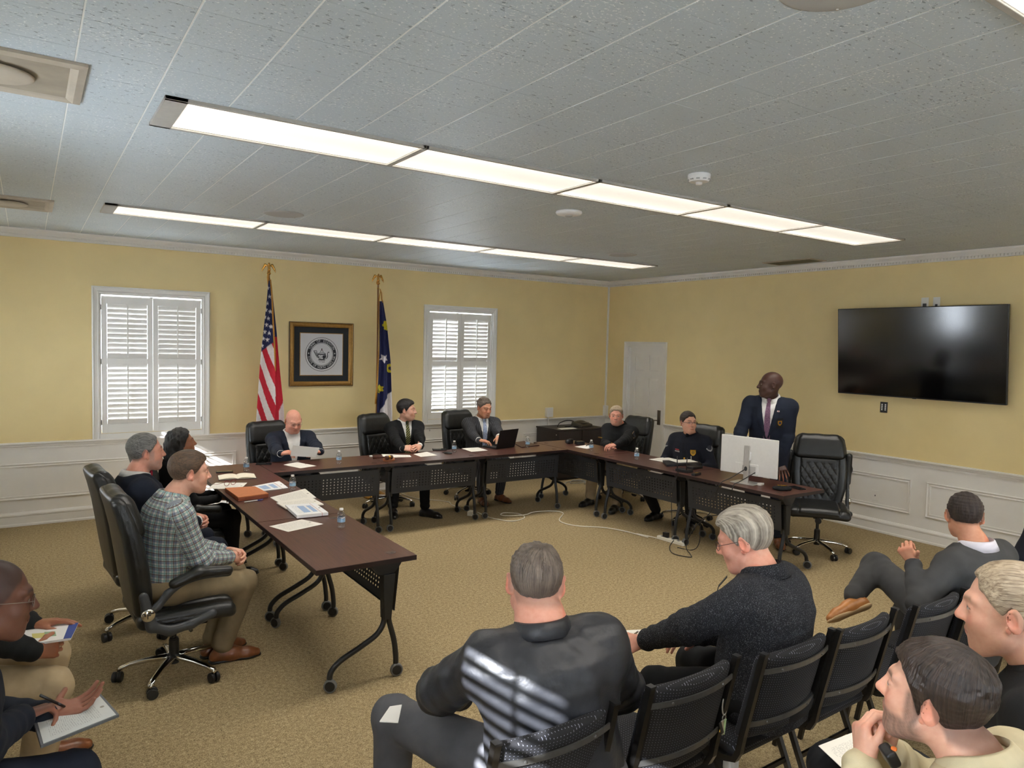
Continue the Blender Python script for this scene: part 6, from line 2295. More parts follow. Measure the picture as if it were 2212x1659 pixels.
person(dict(label='dark haired bearded man in a tan shirt with hands at his chin', head_px=(2012, 1502), rz=0.12, skin='pale', red=0.6, seed=17, h=0.0085, hh=0.0034, hhand=0.0038, s=1.02, bulk=1.14, hair=dict(mat=H_DBROWN, t=0.010, top=0.022, comb=(0.2, -1, -0.2), swirl=True, crown=(0.015, -0.07, 0.10), h=0.0034), hairline=dict(front=0.066, neck=-0.070, burn=-0.03), scalp=(srgb(60, 46, 40), 0.6), brow=srgb(50, 38, 32), beard=(srgb(92, 80, 72), 0.85, 'full'),
    lean=0.24, hunch=0.04, head=(0.10, -0.08, 0.0), neck=0.46, top=dict(name='tan_shirt', mat=cloth_mat('tan_uniform_cotton', srgb(196, 184, 152), 'cotton'), off=0.018, sleeve=0.018, wrinkle=0.007, collar=dict(h=0.045, r=0.074, open=0.7, flare=0.012)),
    armL=dict(w=(-0.03, 0.36, 0.96), f=(0.35, 0.25, 0.9), n=(0.7, -0.7, 0.0), pole=(-0.8, 0.2, -1), curl=(0.7, 0.9, 0.5), thumb=(0.5, 0.2, 0.3)), armR=dict(w=(0.09, 0.36, 0.95), f=(-0.35, 0.25, 0.9), n=(-0.7, -0.7, 0.0), pole=(0.8, 0.2, -1), curl=(0.8, 0.9, 0.6)),
    legL=dict(knee_px=(1800, 1655, 0.58)), trousers=dict(mat=TROU_BLACK), shoes=dict(mat=SHOE_BLACK)))

# --- by the window wall (face +x)
person(dict(label='man with thin glasses in a navy sweater noting on a tablet', head_px=(-14, 1296), seat=0.50, rz=-PI/2+0.10, skin='brown', red=0.0, seed=18, h=0.0095, hh=0.0036, hhand=0.004, s=1.0, bulk=1.08, scalp=(srgb(44, 34, 31), 0.75), hairline=dict(front=0.074, neck=-0.05, recede=0.006), brow=srgb(24, 16, 12),
    lean=0.22, head=(0.0, 0.14, 0), neck=0.44, glasses=dict(rim='wire', col_name='thin_steel_rim', col=srgb(130, 120, 110), thick=0.0011),
    top=dict(name='navy_sweater', mat=cloth_mat('navy_sweater_knit', srgb(22, 27, 38), 'suit'), off=0.018, sleeve=0.018, wrinkle=0.006, collar=dict(h=0.035, open=0.6)),
    armR=dict(px=(48, 1548, 0.74), fw=(0.75, 0.55, -0.1), nw=(0.2, -0.3, -1), pole=(0.6, -0.5, -0.8), curl=(0.9, 0.9, 0.5), cuff=0.93), armL=dict(px=(108, 1546, 0.69), fw=(0.9, 0.1, 0.1), nw=(0.1, -0.25, 1), pole=(-0.6, -0.5, -0.8), curl=(0.25, 0.4, 0.3), thumb=(1.0, 0.0, 0.1), cuff=0.93),
    legR=dict(ankle=(0.16, 0.42, 0.09)), legL=dict(ankle=(-0.14, 0.46, 0.09)), trousers=dict(mat=TROU_NAVY), shoes=dict(mat=SHOE_BLACK)))
person(dict(label='man in a black jacket and khaki trousers holding blue binders', loc=(-0.36, 3.70), rz=-PI/2, skin='warm', red=0.0, seed=19, h=0.0095, s=1.0, bulk=1.15, belly=0.5, hair=dict(mat=H_BLACK, t=0.004, top=0.006, swirl=True), hairline=dict(front=0.07, neck=-0.05), brow=srgb(24, 16, 12), lean=-0.16, head=(0, 0, 0),
    top=dict(mat=cloth_mat('black_wool_jacket', srgb(26, 27, 27), 'suit'), off=0.018, sleeve=0.018, wrinkle=0.006, collar=dict(h=0.035, open=0.6)),
    armL=dict(px=(84, 1352, 0.70), fw=(0.95, -0.1, 0.0), nw=(0, -0.2, -1), pole=(-1, -0.6, -0.5), curl=(0.15, 0.3, 0.2), cuff=0.93), armR=dict(px=(112, 1424, 0.62), fw=(0.85, 0.3, -0.1), nw=(-0.2, 0.9, -0.3), pole=(1, -0.6, -0.5), curl=(0.7, 0.8, 0.5), cuff=0.93),
    legR=dict(ankle=(0.18, 0.36, 0.09)), legL=dict(ankle=(-0.16, 0.38, 0.09)), trousers=dict(mat=KHAKI, cuff=0.066), shoes=dict(mat=SHOE_BROWN)))
# ================================================================== CHAIRS UNDER PEOPLE
PPL = [o for o in bpy.data.objects if o.name == 'person' or o.name.startswith('person.')]
PPL.sort(key=lambda o: o.name)
EXC = ['black leather office chair of the man in the plaid shirt', 'black leather office chair behind the grey haired man in navy', 'black leather office chair of the woman with long hair', 'black leather office chair of the bald man reading',
       'black leather office chair of the dark haired man at the gavel', 'black leather office chair of the man at the laptop', 'black leather office chair of the man with the gold star', 'black leather office chair of the officer with glasses', 'empty black leather chair with raised arms behind the standing man']
DROP = [0.01, 0.02, 0.05, 0.085, 0.045, 0.045, 0.07, 0.04]
OFF = {3: (-0.10, 0.05, 0.25), 4: (-0.16, 0.05, 0.42), 5: (-0.12, 0.05, 0.30), 6: (0.06, 0.05, -0.20), 7: (0.06, 0.06, -0.30)}
for k, lb in enumerate(EXC[:8]):
    p = PPL[k]
    rz = p.rotation_euler.z
    ox, oy, dr_ = OFF.get(k, (0.0, 0.0, 0.0))
    x, y = p.location.x+ox, p.location.y+oy
    if k < 3:
        x += 0.05
    exec_chair(lb, x, y, rz+dr_, 0.3+0.7*k, False, DROP[k])
exec_chair(EXC[8], 6.50, 4.14, PI/2+0.62, 0.5, True)
STC = [('dotted stacking chair under the man in the nylon jacket', 1.30, 1.945, 0.0), ('empty dotted stacking chair with sunlight on its lower back', 1.91, 1.965, 0.02), ('dotted stacking chair of the man in the knit cardigan', 2.455, 1.93, 0.02),
       ('empty dotted stacking chair beside the cardigan man', 2.915, 1.92, 0.03), ('dotted stacking chair of the man in the grey suit', 3.49, 1.895, 0.0), ('dotted stacking chair next to the grey suited man', 3.92, 1.84, -0.05), ('dotted stacking chair of the officer at the right edge', PPL[12].location.x, PPL[12].location.y, -0.1)]
for lb, x, y, rz in STC:
    stack_chair(lb, x, y, rz)
for k, lb in ((13, 'dotted stacking chair of the sandy haired man'), (14, 'dotted stacking chair of the bearded man in tan'), (15, 'dotted stacking chair of the man with the tablet'), (16, 'dotted stacking chair of the man with binders')):
    p = PPL[k]
    stack_chair(lb, p.location.x, p.location.y, p.rotation_euler.z)
# ================================================================== OBJECTS
def at_y(px, py, Y):
    d = fw+rt*((px-1106)/F_PX)+dn*((py-829.5)/F_PX)
    k = Y/d.y
    return (d.x*k, Y, CAM_H+d.z*k)
def at_x(px, py, X):
    d = fw+rt*((px-1106)/F_PX)+dn*((py-829.5)/F_PX)
    k = X/d.x
    return (X, d.y*k, CAM_H+d.z*k)
TZ = TOPZ

def tone_mat(name='printed_cloth', rough=0.8, noise=0.12):
    m, nt, b = nodes_of(name)
    g = NT(nt)
    n = g.noise(g.coord('Object'), 60, 3.0)
    col = g.mix(g.ramp(n, [(0.3, (0, 0, 0)), (0.7, (noise, noise, noise))]), g.attr('tone'), (0, 0, 0), 'MULTIPLY')
    nt.links.new(col, b.inputs['Base Color'])
    b.inputs['Roughness'].default_value = rough
    nt.links.new(g.bump(g.noise(g.coord('Object'), 500, 2.0), 0.15, 0.001), b.inputs['Normal'])
    return m
M_PRINT = tone_mat()

# ---------------- paper
def paper_mat(name, base, style):
    m, nt, b = nodes_of(name)
    g = NT(nt)
    uv = g.sep(g.attr('cloth', 'Vector'))
    b.inputs['Roughness'].default_value = 0.7
    c = base
    if style != 'blank':
        line = g.math('FRACT', g.math('MULTIPLY', uv[1], 34.0))
        word = g.noise(g.mapping(g.attr('cloth', 'Vector'), (46, 34, 1)), 1.0, 1.0)
        inb = g.math('MULTIPLY', g.math('MULTIPLY', g.math('GREATER_THAN', uv[0], 0.13), g.math('LESS_THAN', uv[0], 0.86)), g.math('MULTIPLY', g.math('GREATER_THAN', uv[1], 0.12), g.math('LESS_THAN', uv[1], 0.84)))
        ink = g.math('MULTIPLY', g.math('MULTIPLY', g.math('LESS_THAN', line, 0.42), g.math('GREATER_THAN', word, 0.50)), inb)
        c = g.mix(g.math('MULTIPLY', ink, 0.42), base, srgb(90, 90, 96))
        # letterhead mark
        dx = g.math('SUBTRACT', uv[0], 0.5)
        dy = g.math('SUBTRACT', uv[1], 0.92)
        rr = g.math('ADD', g.math('MULTIPLY', dx, dx), g.math('MULTIPLY', g.math('MULTIPLY', dy, dy), 1.6))
        c = g.mix(g.math('MULTIPLY', g.math('LESS_THAN', rr, 0.0016), 0.7), c, srgb(110, 100, 80))
    if style == 'chart':
        bx = g.math('MULTIPLY', g.math('MULTIPLY', g.math('GREATER_THAN', uv[0], 0.18), g.math('LESS_THAN', uv[0], 0.80)), g.math('MULTIPLY', g.math('GREATER_THAN', uv[1], 0.30), g.math('LESS_THAN', uv[1], 0.52)))
        bx2 = g.math('MULTIPLY', g.math('MULTIPLY', g.math('GREATER_THAN', uv[0], 0.18), g.math('LESS_THAN', uv[0], 0.80)), g.math('MULTIPLY', g.math('GREATER_THAN', uv[1], 0.60), g.math('LESS_THAN', uv[1], 0.74)))
        c = g.mix(g.math('MULTIPLY', g.math('ADD', bx, bx2), 0.75), c, srgb(120, 160, 208))
        rd = g.math('MULTIPLY', g.math('GREATER_THAN', uv[1], 0.80), g.math('LESS_THAN', uv[1], 0.815))
        c = g.mix(g.math('MULTIPLY', rd, 0.7), c, srgb(190, 70, 70))
    if isinstance(c, tuple):
        n = g.noise(g.coord('Object'), 30, 2.0)
        c = g.mix(n, base, tuple(q*0.97 for q in base))
    nt.links.new(c, b.inputs['Base Color'])
    return m
PAPER_B = paper_mat('blank_paper', srgb(240, 238, 234), 'blank')
PAPER_T = paper_mat('typed_paper', srgb(240, 236, 226), 'typed')
PAPER_C = paper_mat('paper_with_blue_chart', srgb(240, 240, 240), 'chart')

def sheet(name, label, cat, corners, z, thick, m, group=None, curl=0.0, world=None):
    """a sheet or stack from four photo corners lying at height z (order: uv 00, 10, 11, 01)"""
    P = [Vector(q) for q in (world or [at_z(x, y, z) for x, y in corners])]
    n = 7
    c = sum(P, Vector())/4
    vs_, uv = [], []
    nrm3 = (P[1]-P[0]).cross(P[3]-P[0]).normalized()
    if nrm3.z < 0:
        nrm3 = -nrm3
    for lay in (0, 1):
        for i in range(n+1):
            for j in range(n+1):
                u, v = i/n, j/n
                p = P[0]*(1-u)*(1-v)+P[1]*u*(1-v)+P[2]*u*v+P[3]*(1-u)*v
                lift = curl*((2*u-1)**2*(0.4+0.6*v)) if curl else 0
                vs_.append(p+nrm3*(thick*lay+lift)-c)
                uv.append((u, v, 0))
    N = (n+1)*(n+1)
    fs = []
    for i in range(n):
        for j in range(n):
            a, b_, d, e = i*(n+1)+j, (i+1)*(n+1)+j, (i+1)*(n+1)+j+1, i*(n+1)+j+1
            fs.append((N+a, N+b_, N+d, N+e))
            fs.append((a, e, d, b_))
    rim = [i*(n+1) for i in range(n+1)]+[n*(n+1)+j for j in range(1, n+1)]+[i*(n+1)+n for i in range(n-1, -1, -1)]+[j for j in range(n-1, 0, -1)]
    for k in range(len(rim)):
        a, b_ = rim[k], rim[(k+1) % len(rim)]
        fs.append((a, b_, N+b_, N+a))
    mb = MB().add(vs_, fs)
    me = mb.mesh(name)
    at = me.attributes.new('cloth', 'FLOAT_VECTOR', 'POINT')
    at.data.foreach_set('vector', np.array(uv, np.float32).ravel())
    me.materials.append(m)
    o = mk(name, me, None)
    o.location = c
    return tag(o, label, cat, group)

e_ = TZ+0.001
GP = 'papers on the tables'
sheet('paper_sheet', 'single typed sheet lying on the nearest table', 'paper', [(622.6, 1149), (581, 1137), (652, 1122), (699, 1132)], e_, 0.0008, PAPER_T, GP)
sheet('document_stack', 'thin typed document beside the orange folders', 'document', [(602, 1086.6), (584, 1076), (659, 1057), (683, 1076)], e_, 0.006, PAPER_T, GP)
sheet('document_stack', 'middle document of the fan with a red line', 'document', [(617, 1100), (597, 1088), (674, 1077), (699, 1091)], e_+0.008, 0.008, PAPER_T, GP)
sheet('document_stack', 'thick document with blue charts at the end of the fan', 'document', [(641.6, 1120), (616, 1097), (681, 1093), (709, 1113)], e_+0.004, 0.022, PAPER_C, GP)
sheet('document_stack', 'document with a blue chart by the water bottle', 'document', [(555, 1063), (529.5, 1055), (603.6, 1040.5), (622.6, 1055)], e_, 0.006, PAPER_C, GP)
sheet('paper_sheet', 'typed sheet under the red spectacles', 'paper', [(447, 1056), (466, 1043), (534, 1043), (520, 1056)], e_, 0.001, PAPER_T, GP)
sheet('paper_sheet', 'sheet lying on the table before the bald reading man', 'paper', [(649, 1011.5), (612, 1004), (642, 998.5), (684, 1006.5)], e_, 0.0008, PAPER_T, GP)
sheet('paper_sheet', 'sheet beside the gavel under the dark haired man', 'paper', [(829, 989), (824, 981), (885, 983), (889, 987)], e_, 0.0008, PAPER_T, GP)
sheet('paper_sheet', 'sheet under the clasped hands of the dark haired man', 'paper', [(909, 987), (893, 981), (922, 976), (945, 983.5)], e_, 0.0008, PAPER_T, GP)
sheet('paper_sheet', 'sheet left of the laptop', 'paper', [(1018, 976), (997, 968.5), (1033, 966.5), (1054, 973)], e_, 0.0008, PAPER_T, GP)
sheet('paper_sheet', 'sheet with a pen before the man with the star badge', 'paper', [(1268, 969.5), (1241, 965), (1268, 961), (1283, 966)], e_, 0.0008, PAPER_B, GP)
sheet('paper_sheet', 'white sheets spread before the officer with glasses', 'paper', [(1440, 1000), (1402, 992.5), (1440, 988), (1478, 997)], e_+0.002, 0.004, PAPER_T, GP)
fo = sheet('black_folder', 'black folder under the officer\'s white papers', 'folder', [(1440, 1008), (1431, 998), (1508, 998), (1516, 1005)], e_, 0.020, mat('black_vinyl', srgb(22, 22, 24), 0.45))
sheet('paper_sheet', 'white paper lying on the black folder', 'paper', [(1463, 999.5), (1445, 994), (1490, 992.5), (1508, 998)], e_+0.0225, 0.0012, PAPER_T, GP)
# orange expanding folders
FOLD = mat('orange_card', srgb(196, 118, 72), 0.7, noise=0.06, nscale=40)
FOLD_D = mat('dark_orange_card', srgb(150, 78, 52), 0.75, noise=0.08)
fr = [(515, 1083), (486, 1062), (551, 1058.5), (580, 1074)]
P = [Vector(at_z(x, y, TZ+0.002)) for x, y in fr]
fo = thing('expanding_folder', 'orange expanding file folder lying on the left table', 'folder', tuple(sum(P, Vector())/4))
for k in range(4):
    z0 = k*0.0085
    q = [p-sum(P, Vector())/4+Vector((0, 0, z0-0.0005)) for p in P]
    vs_ = q+[p+Vector((0, 0, 0.0065)) for p in q]
    MB().add(vs_, [(0, 3, 2, 1), (4, 5, 6, 7), (0, 1, 5, 4), (1, 2, 6, 5), (2, 3, 7, 6), (3, 0, 4, 7)]).build('folder_leaf', FOLD if k == 3 else FOLD_D, fo)
# pen
def pen(label, a, b, m, m2=None, r=0.0045):
    a, b = Vector(a), Vector(b)
    d = b-a
    t = thing('pen', label, 'pen', tuple(a))
    MB().tube([(0, 0, 0), d*0.7], [r, r], 8).build('barrel', m, t, smooth=True)
    MB().tube([d*0.7, d], [r*1.08, r*0.9], 8).build('cap', m2 or m, t, smooth=True)
    return t
pen('blue pen lying against the orange folders', at_z(528, 1084.5, TZ+0.006), at_z(568, 1079, TZ+0.006), WHITE_P, mat('blue_pen_plastic', srgb(52, 58, 130), 0.4))
# open notebook
nb = thing('open_notebook', 'open cream paged notebook on the corner table', 'notebook', at_z(512, 1031, TZ), -0.16)
CREAM = mat('cream_page', srgb(236, 228, 206), 0.7, noise=0.02)
MB().bb(-0.16, 0.16, -0.115, 0.115, 0.001, 0.004).build('cover', M_BLACK, nb, bevel=0.001)
for sx in (-1, 1):
    pg = MB()
    n = 10
    pts = [(sx*0.155*i/n, 0.006+0.016*math.sin(PI*min(1, (i/n)*1.05))**0.7*(1-0.55*i/n)) for i in range(n+1)]
    vs_ = [(x, -0.108, z) for x, z in pts]+[(x, 0.108, z) for x, z in pts]+[(x, -0.108, 0.0042) for x, z in pts]+[(x, 0.108, 0.0042) for x, z in pts]
    m_ = n+1
    fs = [(i, i+1, m_+i+1, m_+i) for i in range(n)]+[(i, i+1, 2*m_+i+1, 2*m_+i) for i in range(n)]+[(m_+i, m_+i+1, 3*m_+i+1, 3*m_+i) for i in range(n)]+[(n, m_+n, 3*m_+n, 2*m_+n)]
    pg.add(vs_, fs).build('page_block', CREAM, nb)
# red spectacles on the sheet
rs = thing('reading_glasses', 'red framed reading glasses on a sheet of paper', 'glasses', at_z(497, 1049, TZ+0.004), 0.5)
rm = mat('red_plastic_rim', srgb(128, 34, 42), 0.35)
fr_ = MB()
for sx in (-1, 1):
    ring = [(sx*0.034+0.026*math.cos(2*PI*i/18), 0.0, 0.024+0.021*math.sin(2*PI*i/18)) for i in range(18)]
    fr_.tube(ring, 0.0022, 6, closed=True)
    fr_.tube([(sx*0.06, 0.0, 0.034), (sx*0.066, 0.012, 0.032), (sx*0.062, 0.08, 0.012), (sx*0.058, 0.13, 0.003)], 0.002, 6)
fr_.tube([(-0.008, 0, 0.028), (0, 0, 0.032), (0.008, 0, 0.028)], 0.0022, 6)
fr_.build('spectacle_frame', rm, rs, smooth=True)

# ---------------- water bottles
def bottle_mats():
    m = bpy.data.materials.new('clear_bottle_plastic')
    m.use_nodes = True
    nt = m.node_tree
    g = NT(nt)
    tr = g.node('ShaderNodeBsdfTransparent')
    tr.inputs[0].default_value = (0.93, 0.95, 0.96, 1)
    gl = g.node('ShaderNodeBsdfGlossy')
    gl.inputs['Roughness'].default_value = 0.06
    lw = g.node('ShaderNodeLayerWeight')
    lw.inputs[0].default_value = 0.35
    mx = g.node('ShaderNodeMixShader')
    f = g.math('ADD', g.math('MULTIPLY', lw.outputs['Facing'], 0.5), 0.10)
    nt.links.new(f, mx.inputs[0])
    nt.links.new(tr.outputs[0], mx.inputs[1])
    nt.links.new(gl.outputs[0], mx.inputs[2])
    nt.links.new(mx.outputs[0], nt.nodes['Material Output'].inputs[0])
    lab, nt2, b = nodes_of('printed_bottle_label')
    g = NT(nt2)
    sx = g.sep(g.coord('Object'))
    an = g.math('ARCTAN2', sx[1], sx[0])
    wave = g.math('ADD', sx[2], g.math('MULTIPLY', g.math('SINE', g.math('MULTIPLY', an, 3.0)), 0.004))
    c = g.mix(g.math('LESS_THAN', wave, 0.068), srgb(232, 234, 238), srgb(150, 186, 214))
    bars = g.math('MULTIPLY', g.math('LESS_THAN', g.math('FRACT', g.math('MULTIPLY', an, 9.0)), 0.35), g.math('MULTIPLY', g.math('GREATER_THAN', an, 0.6), g.math('LESS_THAN', an, 1.5)))
    c = g.mix(g.math('MULTIPLY', bars, 0.7), c, srgb(60, 60, 70))
    bl = g.math('MULTIPLY', g.math('GREATER_THAN', wave, 0.066), g.math('LESS_THAN', wave, 0.071))
    c = g.mix(g.math('MULTIPLY', bl, 0.8), c, srgb(60, 90, 140))
    nt2.links.new(c, b.inputs['Base Color'])
    b.inputs['Roughness'].default_value = 0.35
    return m, lab
M_PET, M_BLAB = bottle_mats()
def bottle_meshes():
    body = [(0.001, 0.004), (0.018, 0.001), (0.024, 0.004), (0.0275, 0.014), (0.0265, 0.026), (0.0255, 0.034), (0.0262, 0.04), (0.0262, 0.076), (0.0255, 0.082), (0.0262, 0.088), (0.024, 0.10), (0.018, 0.112), (0.0125, 0.118), (0.0115, 0.122)]
    b = MB().lathe(body, 20, cap=False).mesh('bottle_body', True)
    b.materials.append(M_PET)
    l = MB().lathe([(0.0267, 0.042), (0.0267, 0.076)], 24, cap=False).mesh('bottle_label', True)
    l.materials.append(M_BLAB)
    c = MB().lathe([(0.001, 0.133), (0.0125, 0.133), (0.0135, 0.131), (0.0135, 0.121), (0.0125, 0.120)], 18, cap=False).mesh('bottle_cap', True)
    c.materials.append(WHITE_P)
    c.set_sharp_from_angle(angle=0.7)
    return b, l, c
BTM = bottle_meshes()
for k, (px, py, lb) in enumerate(((737, 1140, 'small water bottle standing alone on the nearest table'), (632, 1060, 'small water bottle beside the fan of documents'), (532, 1018, 'small water bottle behind the open notebook'), (732, 1002, 'small water bottle right of the bald reading man'),
                                  (981, 977, 'small water bottle between the phone and the laptop'), (1139.5, 969, 'small water bottle on the brown portfolio by the laptop'), (1277, 974, 'small water bottle before the man with the star badge'), (1375, 993, 'small water bottle before the officer with glasses'))):
    t = thing('water_bottle', lb, 'water bottle', at_z(px, py, TZ+0.001), k*1.3, 'small water bottles on the tables')
    mk('bottle_body', BTM[0], None, t)
    mk('bottle_label', BTM[1], None, t)
    mk('bottle_cap', BTM[2], None, t)
    if px > 1130 and px < 1150:
        t.location.z += 0.012

# ---------------- back row items
# sheet held by the bald man
hp = [at_y(x, y, 6.98) for x, y in ((627, 985), (632, 962), (690, 967), (682, 988))]
sheet('paper_sheet', 'sheet of paper held up by the bald man', 'paper', None, 0, 0.0008, PAPER_B, GP, world=[hp[0], hp[3], hp[2], hp[1]])
WOOD = mat('light_gavel_wood', srgb(166, 104, 62), 0.45, noise=0.15, nscale=20)
WOODD = mat('dark_gavel_wood', srgb(72, 38, 28), 0.35, noise=0.12, nscale=30)
gv = thing('sounding_block', 'round wooden sounding block under the gavel', 'sounding block', at_z(840, 995, TZ))
MB().lathe([(0.001, 0.0), (0.062, 0.0), (0.064, 0.006), (0.063, 0.020), (0.056, 0.027), (0.001, 0.028)], 24, cap=False).build('block', WOOD, gv, angle=40)
MB().lathe([(0.060, 0.010), (0.0652, 0.013), (0.060, 0.016)], 24, cap=False).build('groove_band', WOODD, gv, smooth=True)
ga = thing('gavel', 'dark wooden gavel with a brass band on its block', 'gavel', at_z(840, 993, TZ+0.029), 0.25)
MB().lathe([(0.001, -0.042), (0.020, -0.042), (0.023, -0.036), (0.023, -0.022), (0.018, -0.018), (0.021, -0.012), (0.021, 0.012), (0.018, 0.018), (0.023, 0.022), (0.023, 0.036), (0.020, 0.042), (0.001, 0.042)], 18, (0, 0, 0.023), 'X', cap=False).build('gavel_head', WOODD, ga, angle=40)
MB().lathe([(0.0216, -0.011), (0.022, 0.0), (0.0216, 0.011)], 18, (0, 0, 0.023), 'X', cap=False).build('brass_band', GOLD, ga, smooth=True)
MB().tube([(0, 0, 0.023), (-0.02, 0.06, 0.02), (-0.07, 0.17, 0.005)], [0.007, 0.009, 0.012], 10).build('gavel_handle', WOODD, ga, smooth=True)
bx = thing('small_box', 'tiny white box on the table left of the gavel', 'box', at_z(801, 987, TZ), 0.1)
MB().bb(-0.014, 0.014, -0.012, 0.012, 0, 0.016).build('carton', WHITE_P, bx, bevel=0.002)
def phone(label, px, py, rz, w=0.075, l=0.15, th=0.01, z=TZ):
    t = thing('mobile_phone', label, 'phone', at_z(px, py, z+0.0005), rz)
    MB().bb(-w/2, w/2, -l/2, l/2, 0, th).build('phone_body', M_BLACK, t, bevel=0.003)
    MB().bb(-w/2+0.004, w/2-0.004, -l/2+0.006, l/2-0.006, th, th+0.0006).build('phone_screen', mat('dark_glass_screen', srgb(14, 15, 18), 0.08), t)
    return t
phone('black phone lying beside the bald reading man', 570, 1003, 1.2)
phone('black phone between the dark haired man and the laptop man', 949, 972.5, 1.2, 0.08, 0.16, 0.016)
phone('black phone behind the open notebook', 485, 1020, 1.35)
mo = thing('computer_mouse', 'black cabled gadget in front of the small water bottle', 'gadget', at_z(968, 980, TZ), 0.6)
V, F = sculpt([ell((0, 0, 0.006), (0.03, 0.05, 0.018), k=0.005), rbox((0, 0, -0.05), (0.2, 0.2, 0.05), None, 0, 0.001, 's')], 0.004, 1)
mk('shell', mesh_np('shell', V, F, M_BLACK), None, mo)
MB().tube([(0, 0.045, 0.008), (0.02, 0.08, 0.005), (0.07, 0.09, 0.004), (0.08, 0.05, 0.004)], 0.003, 6).build('lead', M_BLACK, mo, smooth=True)
# laptop
lt = thing('laptop', 'open black laptop in front of the pinstripe suited man', 'laptop', at_z(1092, 968, TZ), 0.25)
MB().bb(-0.165, 0.165, 0.0, 0.23, 0.001, 0.017).build('laptop_base', M_BLACK, lt, bevel=0.003)
MB().bb(-0.15, 0.15, 0.03, 0.13, 0.017, 0.0185).build('keyboard', M_GREYPL, lt)
sc = MB().bb(-0.165, 0.165, -0.004, 0.004, 0.0, 0.225).build('laptop_screen', mat('matt_black_lid', srgb(12, 12, 13), 0.5), lt, bevel=0.003)
sc.location = (0, 0.0, 0.014)
sc.rotation_euler = (0.26, 0, 0)
pf = sheet('leather_portfolio', 'brown leather portfolio under the water bottle by the laptop', 'portfolio', [(1127, 967.5), (1108, 957.5), (1132, 954), (1165, 963)], e_, 0.010, mat('brown_leather', srgb(58, 34, 28), 0.45, noise=0.1))
# ---------------- right arm items
rc = thing('camera', 'black camcorder on the far right-arm table', 'camera', at_z(1232, 958, TZ), 0.3)
MB().bb(-0.05, 0.03, -0.03, 0.03, 0.0, 0.06).build('camera_body', M_BLACK, rc, bevel=0.006)
MB().lathe([(0.001, -0.09), (0.022, -0.09), (0.024, -0.05), (0.001, -0.05)], 16, (0, 0, 0.032), 'X', cap=False).build('lens', M_GREYPL, rc, smooth=True)
bx2 = thing('recorder', 'flat black recorder beside the camcorder', 'recorder', at_z(1252, 960, TZ), -0.2)
MB().bb(-0.055, 0.055, -0.04, 0.04, 0, 0.042).build('recorder_case', M_BLACK, bx2, bevel=0.004)
MB().bb(-0.045, 0.045, -0.03, 0.03, 0.042, 0.0435).build('recorder_screen', mat('grey_display', srgb(70, 70, 62), 0.2), bx2)
pen('black pen on the sheet before the man with the star badge', at_z(1266, 963, TZ+0.006), at_z(1272, 959.5, TZ+0.006), M_BLACK)
ro = thing('wireless_receiver', 'black wireless receiver with two upright antennas', 'receiver', at_z(1478, 1019, TZ), PI/2+0.1)
MB().bb(-0.075, 0.075, -0.05, 0.05, 0, 0.028).build('receiver_case', M_BLACK, ro, bevel=0.003)
for sx in (-1, 1):
    MB().tube([(sx*0.055, 0.04, 0.02), (sx*0.058, 0.042, 0.08), (sx*0.062, 0.044, 0.155)], [0.005, 0.0055, 0.004], 8).build('antenna', M_BLACK, ro, smooth=True)
rd2 = thing('handheld_radio', 'black handheld radio lying by the receiver', 'radio', at_z(1504, 1027, TZ), 0.2)
MB().bb(-0.06, 0.06, -0.022, 0.022, 0, 0.026).build('radio_body', M_BLACK, rd2, bevel=0.006)
MB().bb(-0.01, 0.03, -0.012, 0.012, 0.026, 0.028).build('brass_clip', GOLD, rd2)
bx3 = thing('black_case', 'flat black case behind the receiver', 'case', at_z(1500, 1012, TZ), 0.1)
MB().bb(-0.08, 0.08, -0.05, 0.05, 0, 0.03).build('case_shell', M_BLACK, bx3, bevel=0.006)
# monitor
M_SILV = mat('silver_plastic', srgb(226, 225, 222), 0.35, noise=0.02)
mn = thing('computer_monitor', 'white backed computer monitor on a silver stand', 'monitor', (5.62, 4.33, TZ), -PI/2+0.16)
MB().bb(-0.29, 0.29, 0.018, 0.040, 0.075, 0.435).build('monitor_back', M_SILV, mn, bevel=0.006)
MB().bb(-0.285, 0.285, 0.040, 0.046, 0.08, 0.43).build('screen', mat('dark_glass_screen', srgb(14, 15, 18), 0.08), mn)
MB().bb(-0.13, 0.11, 0.006, 0.020, 0.085, 0.185).build('port_cover', M_SILV, mn, bevel=0.006)
MB().bb(-0.05, 0.085, 0.004, 0.0065, 0.095, 0.165).build('port_panel', mat('pale_grey_plastic', srgb(186, 184, 180), 0.5), mn)
st = MB().bb(-0.026, 0.026, -0.022, -0.006, 0.004, 0.36).build('stand_column', mat('satin_aluminium', srgb(196, 194, 190), 0.3, 0.5), mn, bevel=0.004)
MB().prism([(x*0.7, z) for x, z in disc((0, 0), 0.022, 14)], -0.0235, -0.0215, lambda u, v_, h: (u, h, v_+0.14)).build('cable_hole', M_GREYPL, st)
MB().bb(-0.03, 0.03, -0.008, 0.02, 0.22, 0.30).build('stand_mount', M_SILV, mn, bevel=0.004)
MB().bb(-0.12, 0.12, -0.09, 0.09, 0.001, 0.010).build('stand_foot', mat('satin_aluminium', srgb(196, 194, 190), 0.3, 0.5), mn, bevel=0.003)
ca = thing('baseball_cap', 'crumpled black cap on the table end under the standing man\'s hand', 'cap', at_z(1692, 1058, TZ))
V, F = sculpt([ell((0, 0, 0.012), (0.085, 0.06, 0.022), k=0.01), ell((-0.05, 0.03, 0.014), (0.05, 0.04, 0.02), k=0.01), rbox((0, 0, -0.05), (0.3, 0.3, 0.05), None, 0, 0.002, 's'), Prim(lambda P: 0.006*wob(P, 70, 4), (-0.12, -0.1, 0), (0.12, 0.1, 0.05), 0, 'w')], 0.0055, 1)
